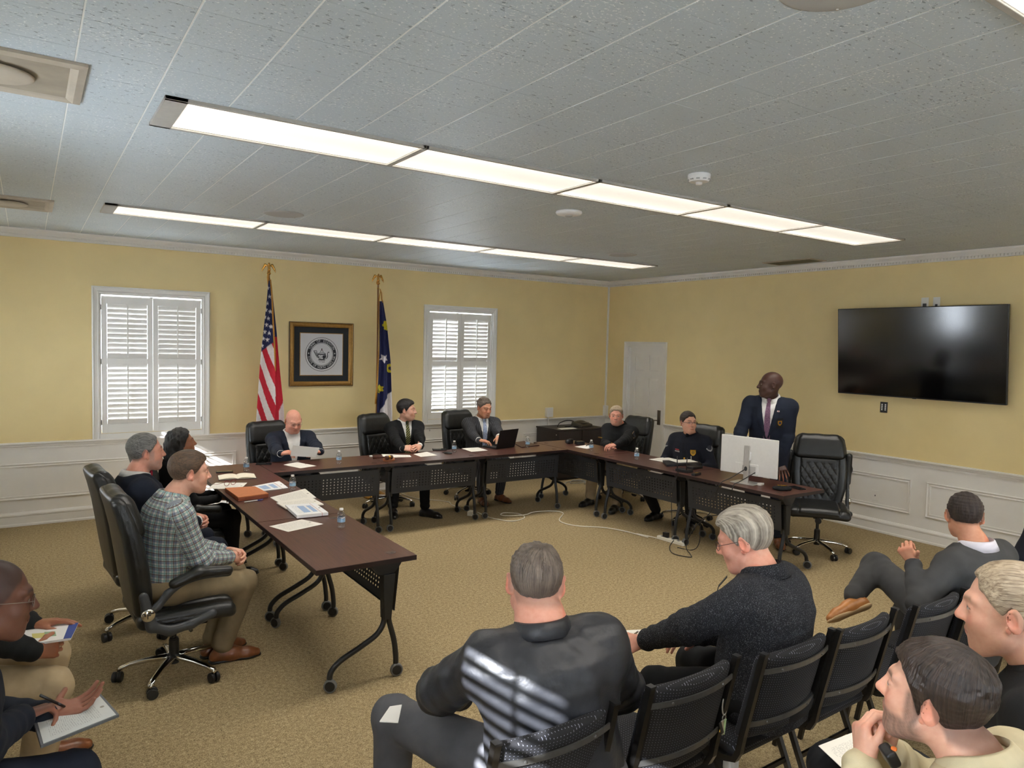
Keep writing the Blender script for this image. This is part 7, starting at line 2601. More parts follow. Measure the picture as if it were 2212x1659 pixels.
mk('cloth', mesh_np('cloth', V, F, BLK_COTTON, None, V), None, ca)
ky = thing('key_bunch', 'bunch of gold keys lying on the black cap', 'keys', tuple(Vector(at_z(1690, 1050, TZ+0.032))))
for k in range(7):
    a = k*0.9
    kb = MB().bar((0, 0, 0.002*k*0.6), (0.045*math.cos(a), 0.045*math.sin(a), 0.004+0.002*k*0.6), 0.007, 0.002)
    kb.lathe([(0.001, 0.0), (0.010, 0.0), (0.010, 0.002), (0.001, 0.002)], 10, (0.012*math.cos(a), 0.012*math.sin(a), 0.002*k*0.6))
    kb.build('key', GOLD, ky)
phone('dark phone at the free end of the right-arm table', 1722, 1055, -0.2, 0.072, 0.145)
wb = thing('adapter', 'small white adapter beside the monitor', 'adapter', at_z(1643, 1048, TZ), 0.2)
MB().bb(-0.03, 0.03, -0.02, 0.02, 0, 0.02).build('adapter_case', WHITE_P, wb, bevel=0.003)

# ---------------- cords
def cord(name, label, pts, r, m, cat='cable', n=5):
    P = [Vector(p) for p in pts]
    out = []
    for i in range(len(P)-1):
        p0, p1, p2, p3 = P[max(i-1, 0)], P[i], P[i+1], P[min(i+2, len(P)-1)]
        for k in range(n):
            t = k/n
            out.append(0.5*((2*p1)+(-p0+p2)*t+(2*p0-5*p1+4*p2-p3)*t*t+(-p0+3*p1-3*p2+p3)*t**3))
    out.append(P[-1])
    o = MB().tube(out, r, 6).build(name, m, smooth=True)
    return tag(o, label, cat)
CORDW = mat('white_cord_vinyl', srgb(226, 220, 204), 0.5)
c8 = [(1045, 336), (1140, 375), (1280, 397), (1368, 374), (1330, 347), (1235, 340), (1205, 353), (1260, 366), (1372, 360), (1430, 335), (1550, 328), (1632, 342), (1605, 388), (1650, 415), (1750, 432), (1900, 440), (2050, 465), (2212, 508)]
wp = [at_z(700+x/3.16, 1000+y/3.16, 0.006) for x, y in c8]+[at_z(1100+x/3.16, 700+y/3.16, 0.006) for x, y in ((870, 1432), (970, 1452), (1030, 1467))]
for k in (7, 8):
    wp[k] = (wp[k][0], wp[k][1], 0.016)
cord('extension_cord', 'white extension cord looping across the open carpet', wp, 0.0055, CORDW, 'cord')
ps = thing('power_strip', 'white power strip beside the caster of the right-arm table', 'power strip', at_z(1450, 1171, 0.0), math.atan2(at_z(1475, 1178, 0)[1]-at_z(1424, 1163, 0)[1], at_z(1475, 1178, 0)[0]-at_z(1424, 1163, 0)[0]))
MB().bb(-0.17, 0.17, -0.03, 0.03, 0.0, 0.035).build('strip_case', CORDW, ps, bevel=0.005)
for k in range(4):
    MB().bb(-0.12+0.07*k-0.014, -0.12+0.07*k+0.014, -0.014, 0.014, 0.035, 0.0362).build('outlet', M_GREYPL, ps)
MB().bb(-0.10, -0.045, -0.022, 0.022, 0.0364, 0.085).build('plug', M_BLACK, ps, bevel=0.004)
pb = thing('power_brick', 'white power brick leaning on the back table leg', 'power brick', at_z(1018, 1113, 0.0), 0.7)
MB().bb(-0.05, 0.05, -0.035, 0.035, 0.0, 0.05).build('brick_case', CORDW, pb, bevel=0.006)
cord('extension_cord', 'white cord running under the back tables to the power brick', [at_z(x, y, 0.006) for x, y in ((1012, 1104), (985, 1094), (975, 1090), (968, 1084), (935, 1080), (905, 1078), (880, 1071), (866, 1064), (870, 1055))], 0.005, CORDW, 'cord')
CORDB = mat('black_cord_vinyl', srgb(20, 20, 21), 0.5)
M2 = lambda p: tuple(mn.matrix_basis @ Vector(p))
from_mon = [(5.60, 4.34, TZ+0.13), (5.48, 4.40, TZ+0.05), (5.40, 4.44, TZ+0.008), (5.375, 4.47, TZ-0.08), (5.36, 4.52, 0.45), (5.34, 4.70, 0.25), (5.33, 4.78, 0.06), (5.30, 4.70, 0.008), (5.22, 4.62, 0.008), (5.16, 4.78, 0.008), (5.28, 4.95, 0.012), (5.38, 4.99, 0.06)]
cord('monitor_cable', 'black cable looping from the monitor to the carpet', from_mon, 0.0042, CORDB)
cord('monitor_cable', 'second black cable hanging over the table edge', [(5.60, 4.22, TZ+0.12), (5.47, 4.28, TZ+0.04), (5.40, 4.30, TZ+0.008), (5.378, 4.31, TZ-0.08), (5.37, 4.40, 0.46), (5.36, 4.62, 0.36), (5.38, 4.66, 0.12), (5.42, 4.78, 0.008), (5.36, 4.92, 0.008)], 0.0042, CORDB)
cord('receiver_cable', 'thin black cable hanging from the receiver', [at_z(1462, 1020, TZ+0.012), (5.40, 4.98, TZ+0.01), (5.378, 5.00, TZ-0.08), (5.37, 5.03, 0.45), (5.36, 5.0, 0.2), (5.33, 4.97, 0.10)], 0.0035, CORDB)

# ---------------- credenza in the corner with conference phone
cz = 0.755
c0 = Vector(at_z(1159, 921, cz))
cdx0, cdx1, cdy0, cdy1 = 6.43, 7.33, 8.28, 8.84
M_CRED = mat('dark_espresso_laminate', srgb(34, 24, 23), 0.4, noise=0.08, nscale=12)
cr = thing('credenza', 'dark brown credenza in the far corner', 'cabinet', ((cdx0+cdx1)/2, (cdy0+cdy1)/2, 0))
hw_, hd_ = (cdx1-cdx0)/2, (cdy1-cdy0)/2
MB().bb(-hw_, hw_, -hd_, hd_, cz-0.022, cz).build('credenza_top', M_CRED, cr, bevel=0.002)
MB().bb(-hw_+0.012, hw_-0.012, -hd_+0.02, hd_-0.005, 0.03, cz-0.022).build('carcass', M_CRED, cr)
for sx in (-1, 1):
    dr = MB().bb(min(sx*0.004, sx*(hw_-0.014)), max(sx*0.004, sx*(hw_-0.014)), -hd_, -hd_+0.02, 0.05, cz-0.028).build('credenza_door', M_CRED, cr, bevel=0.002)
    MB().lathe([(0.001, -0.014), (0.008, -0.012), (0.008, 0.0)], 10, (sx*0.05, -hd_-0.002, 0.5), 'Y', cap=False).build('door_knob', SILVER, dr, smooth=True)
MB().bb(-hw_+0.02, hw_-0.02, -hd_+0.06, hd_-0.02, 0.0, 0.03).build('plinth', M_BLACK, cr)
MB().lathe([(0.001, -0.004), (0.009, -0.004), (0.009, 0.0)], 12, (-hw_+0.011, -hd_+0.06, cz-0.08), 'X', cap=False).build('lock', SILVER, cr, smooth=True)
cp = thing('conference_phone', 'dark wedge shaped desk phone on the credenza', 'telephone', (7.05, 8.50, cz), 0.35)
V, F = sculpt([rbox((0, 0, 0.03), (0.16, 0.10, 0.030), rotx(0.25), 0.012, 0.01), ell((0, 0.03, 0.05), (0.13, 0.07, 0.045), k=0.02), rbox((0, 0, -0.05), (0.3, 0.3, 0.05), None, 0, 0.002, 's')], 0.007, 1)
mk('phone_shell', mesh_np('phone_shell', V, F, mat('olive_grey_plastic', srgb(62, 58, 48), 0.4)), None, cp)
MB().bb(-0.07, 0.07, -0.085, -0.02, 0.062, 0.066).build('keypad', M_BLACK, cp)
sheet('paper_sheet', 'white sheet lying on the credenza', 'paper', None, 0, 0.001, PAPER_B, GP, world=[(6.50, 8.30, cz+0.001), (6.80, 8.30, cz+0.001), (6.84, 8.46, cz+0.001), (6.54, 8.46, cz+0.001)])
cord('phone_cable', 'black cable coiled on the credenza', [(6.62, 8.55, cz+0.012), (6.72, 8.62, cz+0.06), (6.88, 8.62, cz+0.09), (6.98, 8.58, cz+0.06), (6.86, 8.52, cz+0.02), (6.72, 8.50, cz+0.012), (6.80, 8.44, cz+0.012), (6.95, 8.42, cz+0.012)], 0.007, CORDB)
cord('floor_cables', 'grey cables bundled on the carpet below the credenza', [(6.35, 8.0, 0.012), (6.5, 8.1, 0.02), (6.7, 8.02, 0.02), (6.6, 7.9, 0.03), (6.42, 7.95, 0.03), (6.55, 8.06, 0.04), (6.72, 8.0, 0.03), (6.62, 7.88, 0.012)], 0.007, mat('grey_cord_vinyl', srgb(150, 146, 138), 0.5))

# ---------------- things on the back wall
def picture():
    x0, x1, z0, z1 = 2.675, 3.489, 1.410, 2.202
    cx, cz_ = (x0+x1)/2, (z0+z1)/2
    t = thing('framed_seal', 'gold framed town seal hanging between the flags', 'picture', (cx, WALL_B, cz_))
    hw_, hh_ = (x1-x0)/2, (z1-z0)/2
    GF = mat('antique_gold_frame', srgb(150, 112, 54), 0.38, 0.55, noise=0.12, nscale=30)
    GD = mat('dark_bronze_edge', srgb(52, 38, 26), 0.4, 0.3)
    fr = MB()
    prof = [(0.0, 0.0), (0.0, 0.030), (0.010, 0.036), (0.016, 0.030), (0.030, 0.034), (0.046, 0.028), (0.056, 0.018), (0.056, 0.0)]
    m, vs_ = len(prof), []
    for sx, sz in ((-1, -1), (1, -1), (1, 1), (-1, 1)):
        for (o, d) in prof:
            vs_.append((sx*(hw_-o), -d, sz*(hh_-o)))
    fr.add(vs_, [(i*m+k, i*m+k+1, ((i+1) % 4)*m+k+1, ((i+1) % 4)*m+k) for i in range(4) for k in range(m-1)])
    f = fr.build('frame', GF, t, angle=30)
    ed = MB()
    for (a, b, c, d) in ((-hw_-0.004, hw_+0.004, hh_, hh_+0.005), (-hw_-0.004, hw_+0.004, -hh_-0.005, -hh_), (-hw_-0.005, -hw_, -hh_, hh_), (hw_, hw_+0.005, -hh_, hh_)):
        ed.bb(a, b, -0.03, -0.001, c, d)
    ed.build('frame_edge', GD, f)
    MB().bb(-hw_+0.05, hw_-0.05, -0.010, -0.004, -hh_+0.05, hh_-0.05).build('mat_board', mat('black_mat_board', srgb(28, 32, 36), 0.8), t)
    k = 0.128
    MB().bb(-hw_+k, hw_-k, -0.0125, -0.010, -hh_+k, hh_-k).build('mat_fillet', GF, t)
    MB().bb(-hw_+k+0.008, hw_-k-0.008, -0.0135, -0.0125, -hh_+k+0.008, hh_-k-0.008).build('print_sheet', mat('grey_white_print_paper', srgb(204, 204, 206), 0.6), t)
    INK = mat('black_printing_ink', srgb(24, 26, 34), 0.6)
    PAP = MATS['grey_white_print_paper']
    Y = -0.0142
    R = 0.216
    zc = 0.0
    ink = MB()
    def ringpoly(mb, r0, r1, y, n=72, ser=0.0):
        vs_ = []
        for i in range(n):
            a = 2*PI*i/n
            s = ser*(i % 2)
            vs_ += [((r0-s)*math.cos(a), y, zc+(r0-s)*math.sin(a)), ((r1-s)*math.cos(a), y, zc+(r1-s)*math.sin(a))]
        mb.add(vs_, [(2*i, 2*i+1, 2*((i+1) % n)+1, 2*((i+1) % n)) for i in range(n)])
    ringpoly(ink, R-0.005, R, Y, 120, 0.006)
    ringpoly(ink, R*0.685, R*0.875, Y)
    ringpoly(ink, R*0.635, R*0.655, Y)
    # teapot
    def poly(mb, pts, y=Y, s=0.00134):
        mb.add([((x-0.0)*s, y, zc+z*s) for x, z in pts], [tuple(range(len(pts)))])
    def outline(mb, pts, w, y=Y, s=0.00134, closed=False):
        n = len(pts)
        for i in range(n if closed else n-1):
            a, b = Vector(pts[i]), Vector(pts[(i+1) % n])
            d = (b-a)
            if d.length < 1e-6:
                continue
            d.normalize()
            q = Vector((-d.y, d.x))*w/2
            mb.add([((p.x)*s, y, zc+p.y*s) for p in (a-q, b-q, b+q, a+q)], [(0, 1, 2, 3)])
    body = [(-34, -2), (-36, -20), (-28, -38), (-14, -46), (16, -46), (34, -34), (40, -16), (34, -2)]
    outline(ink, body, 5, closed=True)
    poly(ink, [(8, -10), (34, -6), (38, -18), (32, -34), (16, -44), (6, -30)])
    poly(ink, [(-30, -46), (30, -46), (36, -54), (-36, -54)])
    poly(ink, [(-42, 6), (42, 6), (36, -2), (-36, -2)])
    outline(ink, [(-34, 8), (-20, 16), (0, 20), (20, 16), (34, 8)], 4)
    outline(ink, [(-14, 22), (-8, 36), (0, 40), (8, 36), (14, 22)], 4)
    poly(ink, [(-5, 40), (5, 40), (4, 56), (-4, 56)])
    outline(ink, [(-78, 34), (-50, 34), (-46, 10), (-36, -10), (-28, -36), (-46, -26), (-62, 0), (-78, 34)], 4.5)
    for q in range(5):
        outline(ink, [(-72+5*q, 28-2*q), (-58+4*q, 2-3*q), (-42+3*q, -22-q)], 1.8)
    outline(ink, [(36, -40), (52, -34), (58, -14), (54, 6), (62, 22), (74, 20)], 6)
    outline(ink, [(40, -30), (50, -22), (50, -4)], 3)
    outline(ink, [(-20, -14), (-26, -24), (-18, -36), (-6, -36), (0, -24), (-6, -12)], 3, closed=True)
    outline(ink, [(-14, -20), (-16, -28), (-8, -30)], 2)
    v, f = text_geo('1722', 0.038)
    ink.add([(x, Y, zc-0.090+z) for x, z, _ in v], f)
    ink.build('seal_print', INK, t)['kind'] = 'stuff'
    MB().add([(0.0+0.006*math.cos(2*PI*i/10), Y-0.0004, 0.052*1.12+0.009*math.sin(2*PI*i/10)) for i in range(10)], [tuple(range(10))]).build('lid_knob_print', mat('dark_red_ink', srgb(96, 30, 34), 0.6), t)
    let = MB()
    def arc_text(s, rad, a_mid, span, size, flip):
        n = len(s)
        for i, ch in enumerate(s):
            if ch == ' ':
                continue
            fr_ = (i-(n-1)/2)/(n-1)
            a = a_mid-fr_*span if not flip else a_mid+fr_*span
            v, f = text_geo(ch, size)
            rot = a-PI/2 if not flip else a+PI/2
            ca, sa = math.cos(rot), math.sin(rot)
            let.add([(rad*math.cos(a)+ca*x*0.92-sa*z, Y-0.0005, zc+rad*math.sin(a)+sa*x*0.92+ca*z) for x, z, _ in v], f)
    arc_text('TOWN OF EDENTON', R*0.78, PI/2, 2.25, 0.041, False)
    arc_text('STATE OF NORTH CAROLINA', R*0.78, -PI/2, 2.75, 0.038, True)
    for sx in (-1, 1):
        let.add([(x, Y-0.0005, zc+z) for x, z in star((sx*R*0.78, 0.012), 0.013)], [tuple(range(10))])
    let.build('seal_lettering', PAP, t)['kind'] = 'stuff'
picture()

# flags ---------------------------------------------------------------
def in_poly(x, y, poly):
    ins = np.zeros(x.shape, bool)
    n = len(poly)
    for i in range(n):
        x0, y0 = poly[i]
        x1, y1 = poly[(i+1) % n]
        c = ((y0 > y) != (y1 > y)) & (x < (x1-x0)*(y-y0)/((y1-y0)+1e-9)+x0)
        ins ^= c
    return ins
BRASS = mat('polished_brass', srgb(190, 142, 70), 0.22, 1.0, noise=0.1)
POLEW = mat('oak_flagpole', srgb(132, 88, 44), 0.4, noise=0.12)
def eagle(t, z):
    pr = [cone((0, 0, z+0.055), (0, 0, z+0.115), 0.016, 0.013, 0.01), ell((0, -0.006, z+0.128), (0.011, 0.015, 0.012), k=0.006), cone((0, -0.018, z+0.128), (0, -0.030, z+0.121), 0.005, 0.002, 0.004), cone((0, 0.006, z+0.06), (0, 0.03, z+0.03), 0.011, 0.014, 0.008)]
    for s in (-1, 1):
        pr += [cone((s*0.012, 0.004, z+0.10), (s*0.040, 0.010, z+0.118), 0.008, 0.011, 0.008, flat=((0, 1, 0), 0.5)), cone((s*0.040, 0.010, z+0.112), (s*0.066, 0.012, z+0.066), 0.017, 0.011, 0.008, flat=((0, 1, 0), 0.4)), cone((s*0.066, 0.012, z+0.066), (s*0.078, 0.012, z+0.030), 0.010, 0.003, 0.006, flat=((0, 1, 0), 0.4)), cone((s*0.008, -0.004, z+0.06), (s*0.010, -0.004, z+0.028), 0.007, 0.006, 0.005)]
    V, F = sculpt(pr, 0.0042, 1)
    e = mk('eagle_finial', mesh_np('eagle_finial', V, F, BRASS), None, t)
    MB().lathe([(0.001, z+0.030), (0.018, z+0.028), (0.024, z+0.018), (0.020, z+0.008), (0.009, z+0.002), (0.009, z-0.03), (0.013, z-0.034), (0.013, z-0.05)], 16, cap=False).build('ferrule', BRASS, t, smooth=True)
def flag_cloth(t, rows, colour, fold, parent_loc, Y, px_of, ny, nx, ymin, ymax):
    """rows(y) -> (xl, xr) in photo-crop units; colour(x, y) -> rgb; fold(u, y) -> depth in metres towards the room"""
    ys = np.linspace(ymin, ymax, ny)
    V, C = [], []
    for y in ys:
        xl, xr = rows(y)
        u = np.linspace(0, 1, nx)
        x = xl+(xr-xl)*u
        C.append(colour(x, np.full(nx, y)))
        d = fold(u, y)
        for xx, dd in zip(x, d):
            p = at_y(*px_of(xx, y), Y)
            V.append((p[0]-parent_loc[0], p[1]-parent_loc[1]-dd, p[2]))
    idx = np.arange(ny*nx).reshape(ny, nx)
    F = np.stack([idx[:-1, :-1], idx[1:, :-1], idx[1:, 1:], idx[:-1, 1:]], -1).reshape(-1, 4)
    o = mk('flag_cloth', mesh_np('flag_cloth', np.array(V), F, M_PRINT, np.concatenate(C)), None, t)
    so = o.modifiers.new('thick', 'SOLIDIFY')
    so.thickness = 0.002
    return o
FBLUE, FRED, FWHITE, FGOLD, FNAVY, FYEL = (np.array(srgb(*c)) for c in ((30, 38, 84), (190, 26, 48), (232, 226, 226), (190, 140, 40), (26, 32, 78), (206, 190, 40)))
def us_flag():
    Yp = 8.46
    px_of = lambda x, y: (400+x/4.608, 600+y/4.608)
    top = at_y(581, 590, Yp)
    t = thing('flag_on_stand', 'draped stars and stripes flag on an eagle topped pole', 'flag', (top[0], Yp, 0))
    loc = (top[0], Yp)
    lx = ([30, 100, 730, 890, 1395, 2300], [822, 812, 737, 722, 684, 640])
    rx = ([30, 100, 540, 950, 1330, 2300], [848, 858, 906, 942, 978, 1010])
    rows = lambda y: (np.interp(y, *lx), np.interp(y, *rx))
    fx = lambda y: np.interp(y, [0, 150, 500, 700, 900, 1400, 2300], [836, 850, 866, 876, 882, 886, 890])
    STARS = [(812, 105), (830, 188), (808, 255), (788, 323), (838, 338), (775, 393), (818, 405), (797, 470), (845, 487), (777, 540), (828, 550), (760, 605), (808, 618), (745, 675)]
    def colour(x, y):
        s = y-2.6*x
        k = np.floor((s+1380)/174.0).astype(int)
        C = np.where((k % 2 == 0)[:, None], FRED, FWHITE)
        canton = y < 733-(x-738)*0.70
        C[canton] = FBLUE
        for (a, b) in STARS:
            m = in_poly(x, y, star((a, b), 25, 10, -PI/2))
            C[m & canton] = FWHITE
        fxx = fx(y[0])
        rf = x > fxx+5
        C[rf] = np.where((y[rf] < 590)[:, None], FBLUE, FRED)
        xl, xr = rows(y[0])
        we = rf & (x > np.interp(y[0], [850, 1330, 2300], [1100, 936, 930]))
        C[we] = FWHITE
        return C
    def fold(u, y):
        amp = np.interp(y, [30, 300, 1400], [0.004, 0.02, 0.035])
        xl, xr = rows(y)
        uf = (fx(y)-xl)/(xr-xl)
        d = amp*np.cos(u/uf*PI*1.6)*(u < uf)+np.where(u < uf, amp*1.1, 0.0)+np.where(u >= uf, -amp*0.6+amp*0.5*np.cos((u-uf)*18), 0)
        return d+0.03
    flag_cloth(t, rows, colour, fold, loc, Yp, px_of, 240, 64, 30, 2100)
    pts = [at_y(*px_of(fx(y), y), Yp) for y in (20, 150, 300, 500, 700, 900, 930)]
    MB().tube([(p[0]-loc[0], -0.045-0.02*i/6, p[2]) for i, p in enumerate(pts)], [0.008, 0.009, 0.010, 0.010, 0.010, 0.009, 0.004], 8).build('gold_fringe', mat('gold_fringe_cloth', srgb(176, 122, 36), 0.6, noise=0.25, nscale=120), t, smooth=True)
    MB().tube([(-0.012, -0.02, top[2]-0.01), (-0.02, -0.03, top[2]-0.05), (-0.018, -0.03, top[2]-0.13)], [0.012, 0.012, 0.007], 8).build('tassel_cord', MATS['gold_fringe_cloth'], t, smooth=True)
    MB().tube([(0, 0, 0.10), (0, 0, top[2]-0.02)], 0.011, 12).build('pole', POLEW, t, smooth=True)
    MB().lathe([(0.001, 0.0), (0.15, 0.0), (0.15, 0.02), (0.12, 0.05), (0.05, 0.085), (0.022, 0.11), (0.022, 0.16)], 28, cap=False).build('stand_base', BRASS, t, smooth=True)
    eagle(t, top[2]-0.02)
us_flag()
def state_flag():
    Yp = 8.50
    S = 6.383
    px_of = lambda x, y: (800+x/S, 640+y/S)
    top = at_y(817, 612, Yp)
    t = thing('flag_on_stand', 'draped navy state flag with a white star on an eagle topped pole', 'flag', (top[0], Yp, 0))
    loc = (top[0], Yp)
    lx = ([-260, 0, 60, 700, 1000, 1550, 2600], [100, 100, 96, 97, 86, 64, 20])
    rx = ([-260, 0, 80, 400, 900, 1300, 1550, 2600], [124, 140, 150, 200, 245, 258, 268, 290])
    rows = lambda y: (np.interp(y, *lx), np.interp(y, *rx))
    SCR = [[(138, 395), (150, 370), (165, 345), (190, 342), (215, 350), (215, 468), (180, 462), (150, 448), (160, 428), (140, 412)],
           [(70, 1240), (85, 1222), (105, 1215), (122, 1232), (150, 1245), (142, 1268), (152, 1298), (128, 1312), (100, 1330), (70, 1325)]]
    v6, f6 = text_geo('6', 60)
    def colour(x, y):
        C = np.tile(FNAVY, (len(x), 1))
        wb = x > np.interp(y, [1290, 1310, 1430, 1550, 2600], [400, 258, 182, 130, -50])
        C[wb] = FWHITE
        C[in_poly(x, y, star((165, 855), 70, 27, PI/2+0.10))] = FWHITE
        for p in SCR:
            C[in_poly(x, y, p)] = FYEL
        r = np.sqrt((x-262)**2+((y-990)*0.95)**2)
        C[(r < 60) & (r > 30)] = FYEL
        six = np.zeros(len(x), bool)
        r6 = np.sqrt(((x-91)/13)**2+((y-1303)/13)**2)
        six |= (r6 < 1) & (r6 > 0.45)
        six |= (np.abs(x-84-0.25*(1290-y)) < 4) & (y > 1270) & (y < 1303)
        C[six] = FNAVY*0.3
        return C
    def fold(u, y):
        amp = np.interp(y, [0, 400, 1500], [0.004, 0.016, 0.03])
        return 0.055+amp*np.cos(u*11+0.4)+amp*0.5*np.cos(u*23+y*0.002)
    flag_cloth(t, rows, colour, fold, loc, Yp, px_of, 260, 60, 70, 2450)
    GFR = MATS['gold_fringe_cloth']
    pts = [at_y(*px_of(x, y), Yp) for x, y in ((118, -70), (100, 40), (98, 400), (96, 700), (84, 1000), (66, 1250), (48, 1480))]
    MB().tube([(p[0]-loc[0], -0.05, p[2]) for p in pts], [0.006, 0.006, 0.005, 0.006, 0.009, 0.009, 0.011], 8).build('gold_fringe', GFR, t, smooth=True)
    p2 = [at_y(*px_of(x, y), Yp) for x, y in ((112, -100), (135, -40), (138, 40), (152, 90))]
    MB().tube([(p[0]-loc[0], -0.045, p[2]) for p in p2], [0.006, 0.008, 0.009, 0.010], 8).build('tassel_cord', GFR, t, smooth=True)
    MB().tube([(0, 0, 0.10), (0, 0, top[2]-0.02)], 0.011, 12).build('pole', POLEW, t, smooth=True)
    MB().lathe([(0.001, 0.0), (0.15, 0.0), (0.15, 0.02), (0.12, 0.05), (0.05, 0.085), (0.022, 0.11), (0.022, 0.16)], 28, cap=False).build('stand_base', BRASS, t, smooth=True)
    eagle(t, top[2]-0.02)
state_flag()

# corner conduit and surface boxes
cn = thing('conduit', 'white surface conduit running down the room corner', 'conduit', (WALL_R, WALL_B, 0))
MB().bb(-0.026, -0.001, -0.026, -0.001, 1.03, CB).build('raceway', M_WHITE, cn, bevel=0.003)
MB().bb(-0.055, -0.001, -0.075, -0.001, RAIL_T+0.002, 1.03).build('junction_box', M_WHITE, cn, bevel=0.003)
wbx = thing('wall_box', 'white surface mounted box on the chair rail of the window wall', 'junction box', (6.68, WALL_B, 0))
MB().bb(-0.06, 0.06, -0.062, -0.041, 0.882, 1.03).build('box_cover', M_WHITE, wbx, bevel=0.004)
MB().bb(-0.055, 0.05, -0.041, -0.001, 0.885, 1.025).build('box_back', M_WHITE, wbx)
MB().bb(-0.03, -0.018, -0.052, -0.041, 0.50, 0.885).build('wire_duct', M_WHITE, wbx)

# ---------------- things on the right wall
tv = thing('television', 'large black wall mounted television', 'television', (WALL_R-0.055, 3.905, 2.008))
tv.rotation_euler = (0, -0.085, 0)
tvp = MB().bb(-0.075, -0.045, -0.865, 0.865, -0.483, 0.483).build('tv_case', mat('black_tv_plastic', srgb(12, 12, 13), 0.35), tv, bevel=0.004)
MB().bb(-0.0765, -0.075, -0.857, 0.857, -0.468, 0.475).build('tv_screen', mat('glossy_black_screen', srgb(6, 6, 7), 0.12, 0.0, 0.6, coat=0.6), tv)
MB().bb(-0.045, 0.030, -0.3, 0.3, -0.2, 0.2).build('wall_mount', M_BLACK, tv)
MB().bb(-0.078, -0.074, -0.02, 0.02, -0.487, -0.479).build('tv_logo_bar', M_GREYPL, tv)
def wall_plate(name, label, y, z, w, h, m, parts):
    t = thing(name, label, 'wall plate', (WALL_R, y, z))
    MB().bb(-0.006, -0.0005, -w/2, w/2, -h/2, h/2).build('cover_plate', m, t, bevel=0.002)
    for (nm, a, b, c, d, mm) in parts:
        MB().bb(-0.0085, -0.006, a, b, c, d).build(nm, mm, t)
    return t
wall_plate('wall_outlet', 'white outlet plate above the television nearer the door', 3.893, 2.53, 0.075, 0.115, M_WHITE, [('socket', -0.018, 0.018, -0.04, -0.005, M_GREYPL)])
wall_plate('wall_outlet', 'white outlet plate above the television nearer the audience', 3.775, 2.53, 0.07, 0.115, M_WHITE, [('socket', -0.012, 0.012, -0.04, -0.015, M_GREYPL)])
wall_plate('keypad', 'black wall keypad with pale buttons under the television', 4.271, 1.394, 0.082, 0.118, M_BLACK, [('key_button', -0.026+0.019*i, -0.012+0.019*i, -0.034+0.019*j, -0.020+0.019*j, WHITE_P) for i in (0, 2) for j in range(4)])
wall_plate('wall_outlet', 'white cable plate in the wainscot panel', 4.315, 0.40, 0.075, 0.118, M_WHITE, [('jack', -0.004, 0.004, -0.008, 0.008, M_BLACK)])

# ---------------- ceiling fittings
BEIGE = mat('dusty_beige_metal', srgb(176, 166, 150), 0.5, noise=0.10, nscale=9)
def diffuser(label, x, y0, y1):
    t = thing('ceiling_diffuser', label, 'air vent', (x, (y0+y1)/2, CEIL_H), 0, 'beige ceiling diffusers by the window wall')
    w, h = 0.30, (y1-y0)/2
    pr = MB()
    prof = [(0.0, 0.0), (0.0, -0.012), (0.03, -0.020), (0.05, -0.012), (0.06, -0.004)]
    m, vs_ = len(prof), []
    for sx, sy in ((-1, -1), (1, -1), (1, 1), (-1, 1)):
        for (o, d) in prof:
            vs_.append((sx*(w-o), sy*(h-o), d))
    pr.add(vs_, [(i*m+k, i*m+k+1, ((i+1) % 4)*m+k+1, ((i+1) % 4)*m+k) for i in range(4) for k in range(m-1)])
    pr.build('vent_frame', BEIGE, t)
    MB().bb(-w+0.055, w-0.055, -h+0.055, h-0.055, -0.006, -0.001).build('vent_plate', mat('stained_vent_plate', srgb(150, 140, 124), 0.55, noise=0.22, nscale=5), t)
    MB().lathe([(0.001, -0.030), (0.10, -0.030), (0.125, -0.024), (0.13, -0.018), (0.10, -0.007)], 32, cap=False).build('round_damper', BEIGE, t, smooth=True)
diffuser('beige ceiling vent with a round plate nearest the camera', -0.09, 3.31, 3.87)
diffuser('beige ceiling vent with a round plate near the window wall', -0.11, 6.81, 7.40)
GRY = mat('pale_grey_grille', srgb(178, 178, 176), 0.6)
def speaker(label, x, y, r):
    t = thing('ceiling_speaker', label, 'speaker', (x, y, CEIL_H), 0, 'round ceiling speakers')
    MB().lathe([(0.001, -0.012), (r*0.6, -0.011), (r*0.9, -0.008), (r, -0.002), (r, 0.0)], 40, cap=False).build('speaker_grille', GRY, t, smooth=True)
    for a in (0.6, 2.7, 4.8):
        MB().lathe([(0.001, -0.0135), (0.004, -0.0125), (0.005, -0.009)], 8, (r*0.86*math.cos(a), r*0.86*math.sin(a), 0), cap=False).build('screw', SILVER, t, smooth=True)
speaker('round grey ceiling speaker beside the far light row', 1.80, 6.16, 0.165)
speaker('round grey ceiling speaker cut by the top edge', 1.93, 1.24, 0.17)
speaker('round grey ceiling speaker near the corner', 5.63, 6.16, 0.165)
sd_ = thing('smoke_detector', 'white smoke detector with a small foot on the ceiling', 'smoke detector', (3.37, 3.03, CEIL_H))
MB().lathe([(0.066, 0.0), (0.068, -0.006), (0.066, -0.030), (0.055, -0.044), (0.04, -0.046), (0.001, -0.046)], 28, cap=False).build('detector_body', WHITE_P, sd_, angle=40)
for k in range(10):
    a = k*2*PI/10
    MB().box((0.062*math.cos(a), 0.062*math.sin(a), -0.034), (0.012, 0.020, 0.006), (0, 0, a)).build('vent_slot', GRY, sd_)
MB().lathe([(0.02, -0.046), (0.019, -0.062), (0.001, -0.064)], 16, cap=False).build('sensor_cap', WHITE_P, sd_, smooth=True)
wd = thing('ceiling_sensor', 'flat white round access point on the ceiling', 'ceiling sensor', (3.53, 4.49, CEIL_H))
MB().lathe([(0.10, 0.0), (0.104, -0.010), (0.095, -0.024), (0.06, -0.032), (0.001, -0.034)], 32, cap=False).build('dome', WHITE_P, wd, smooth=True)
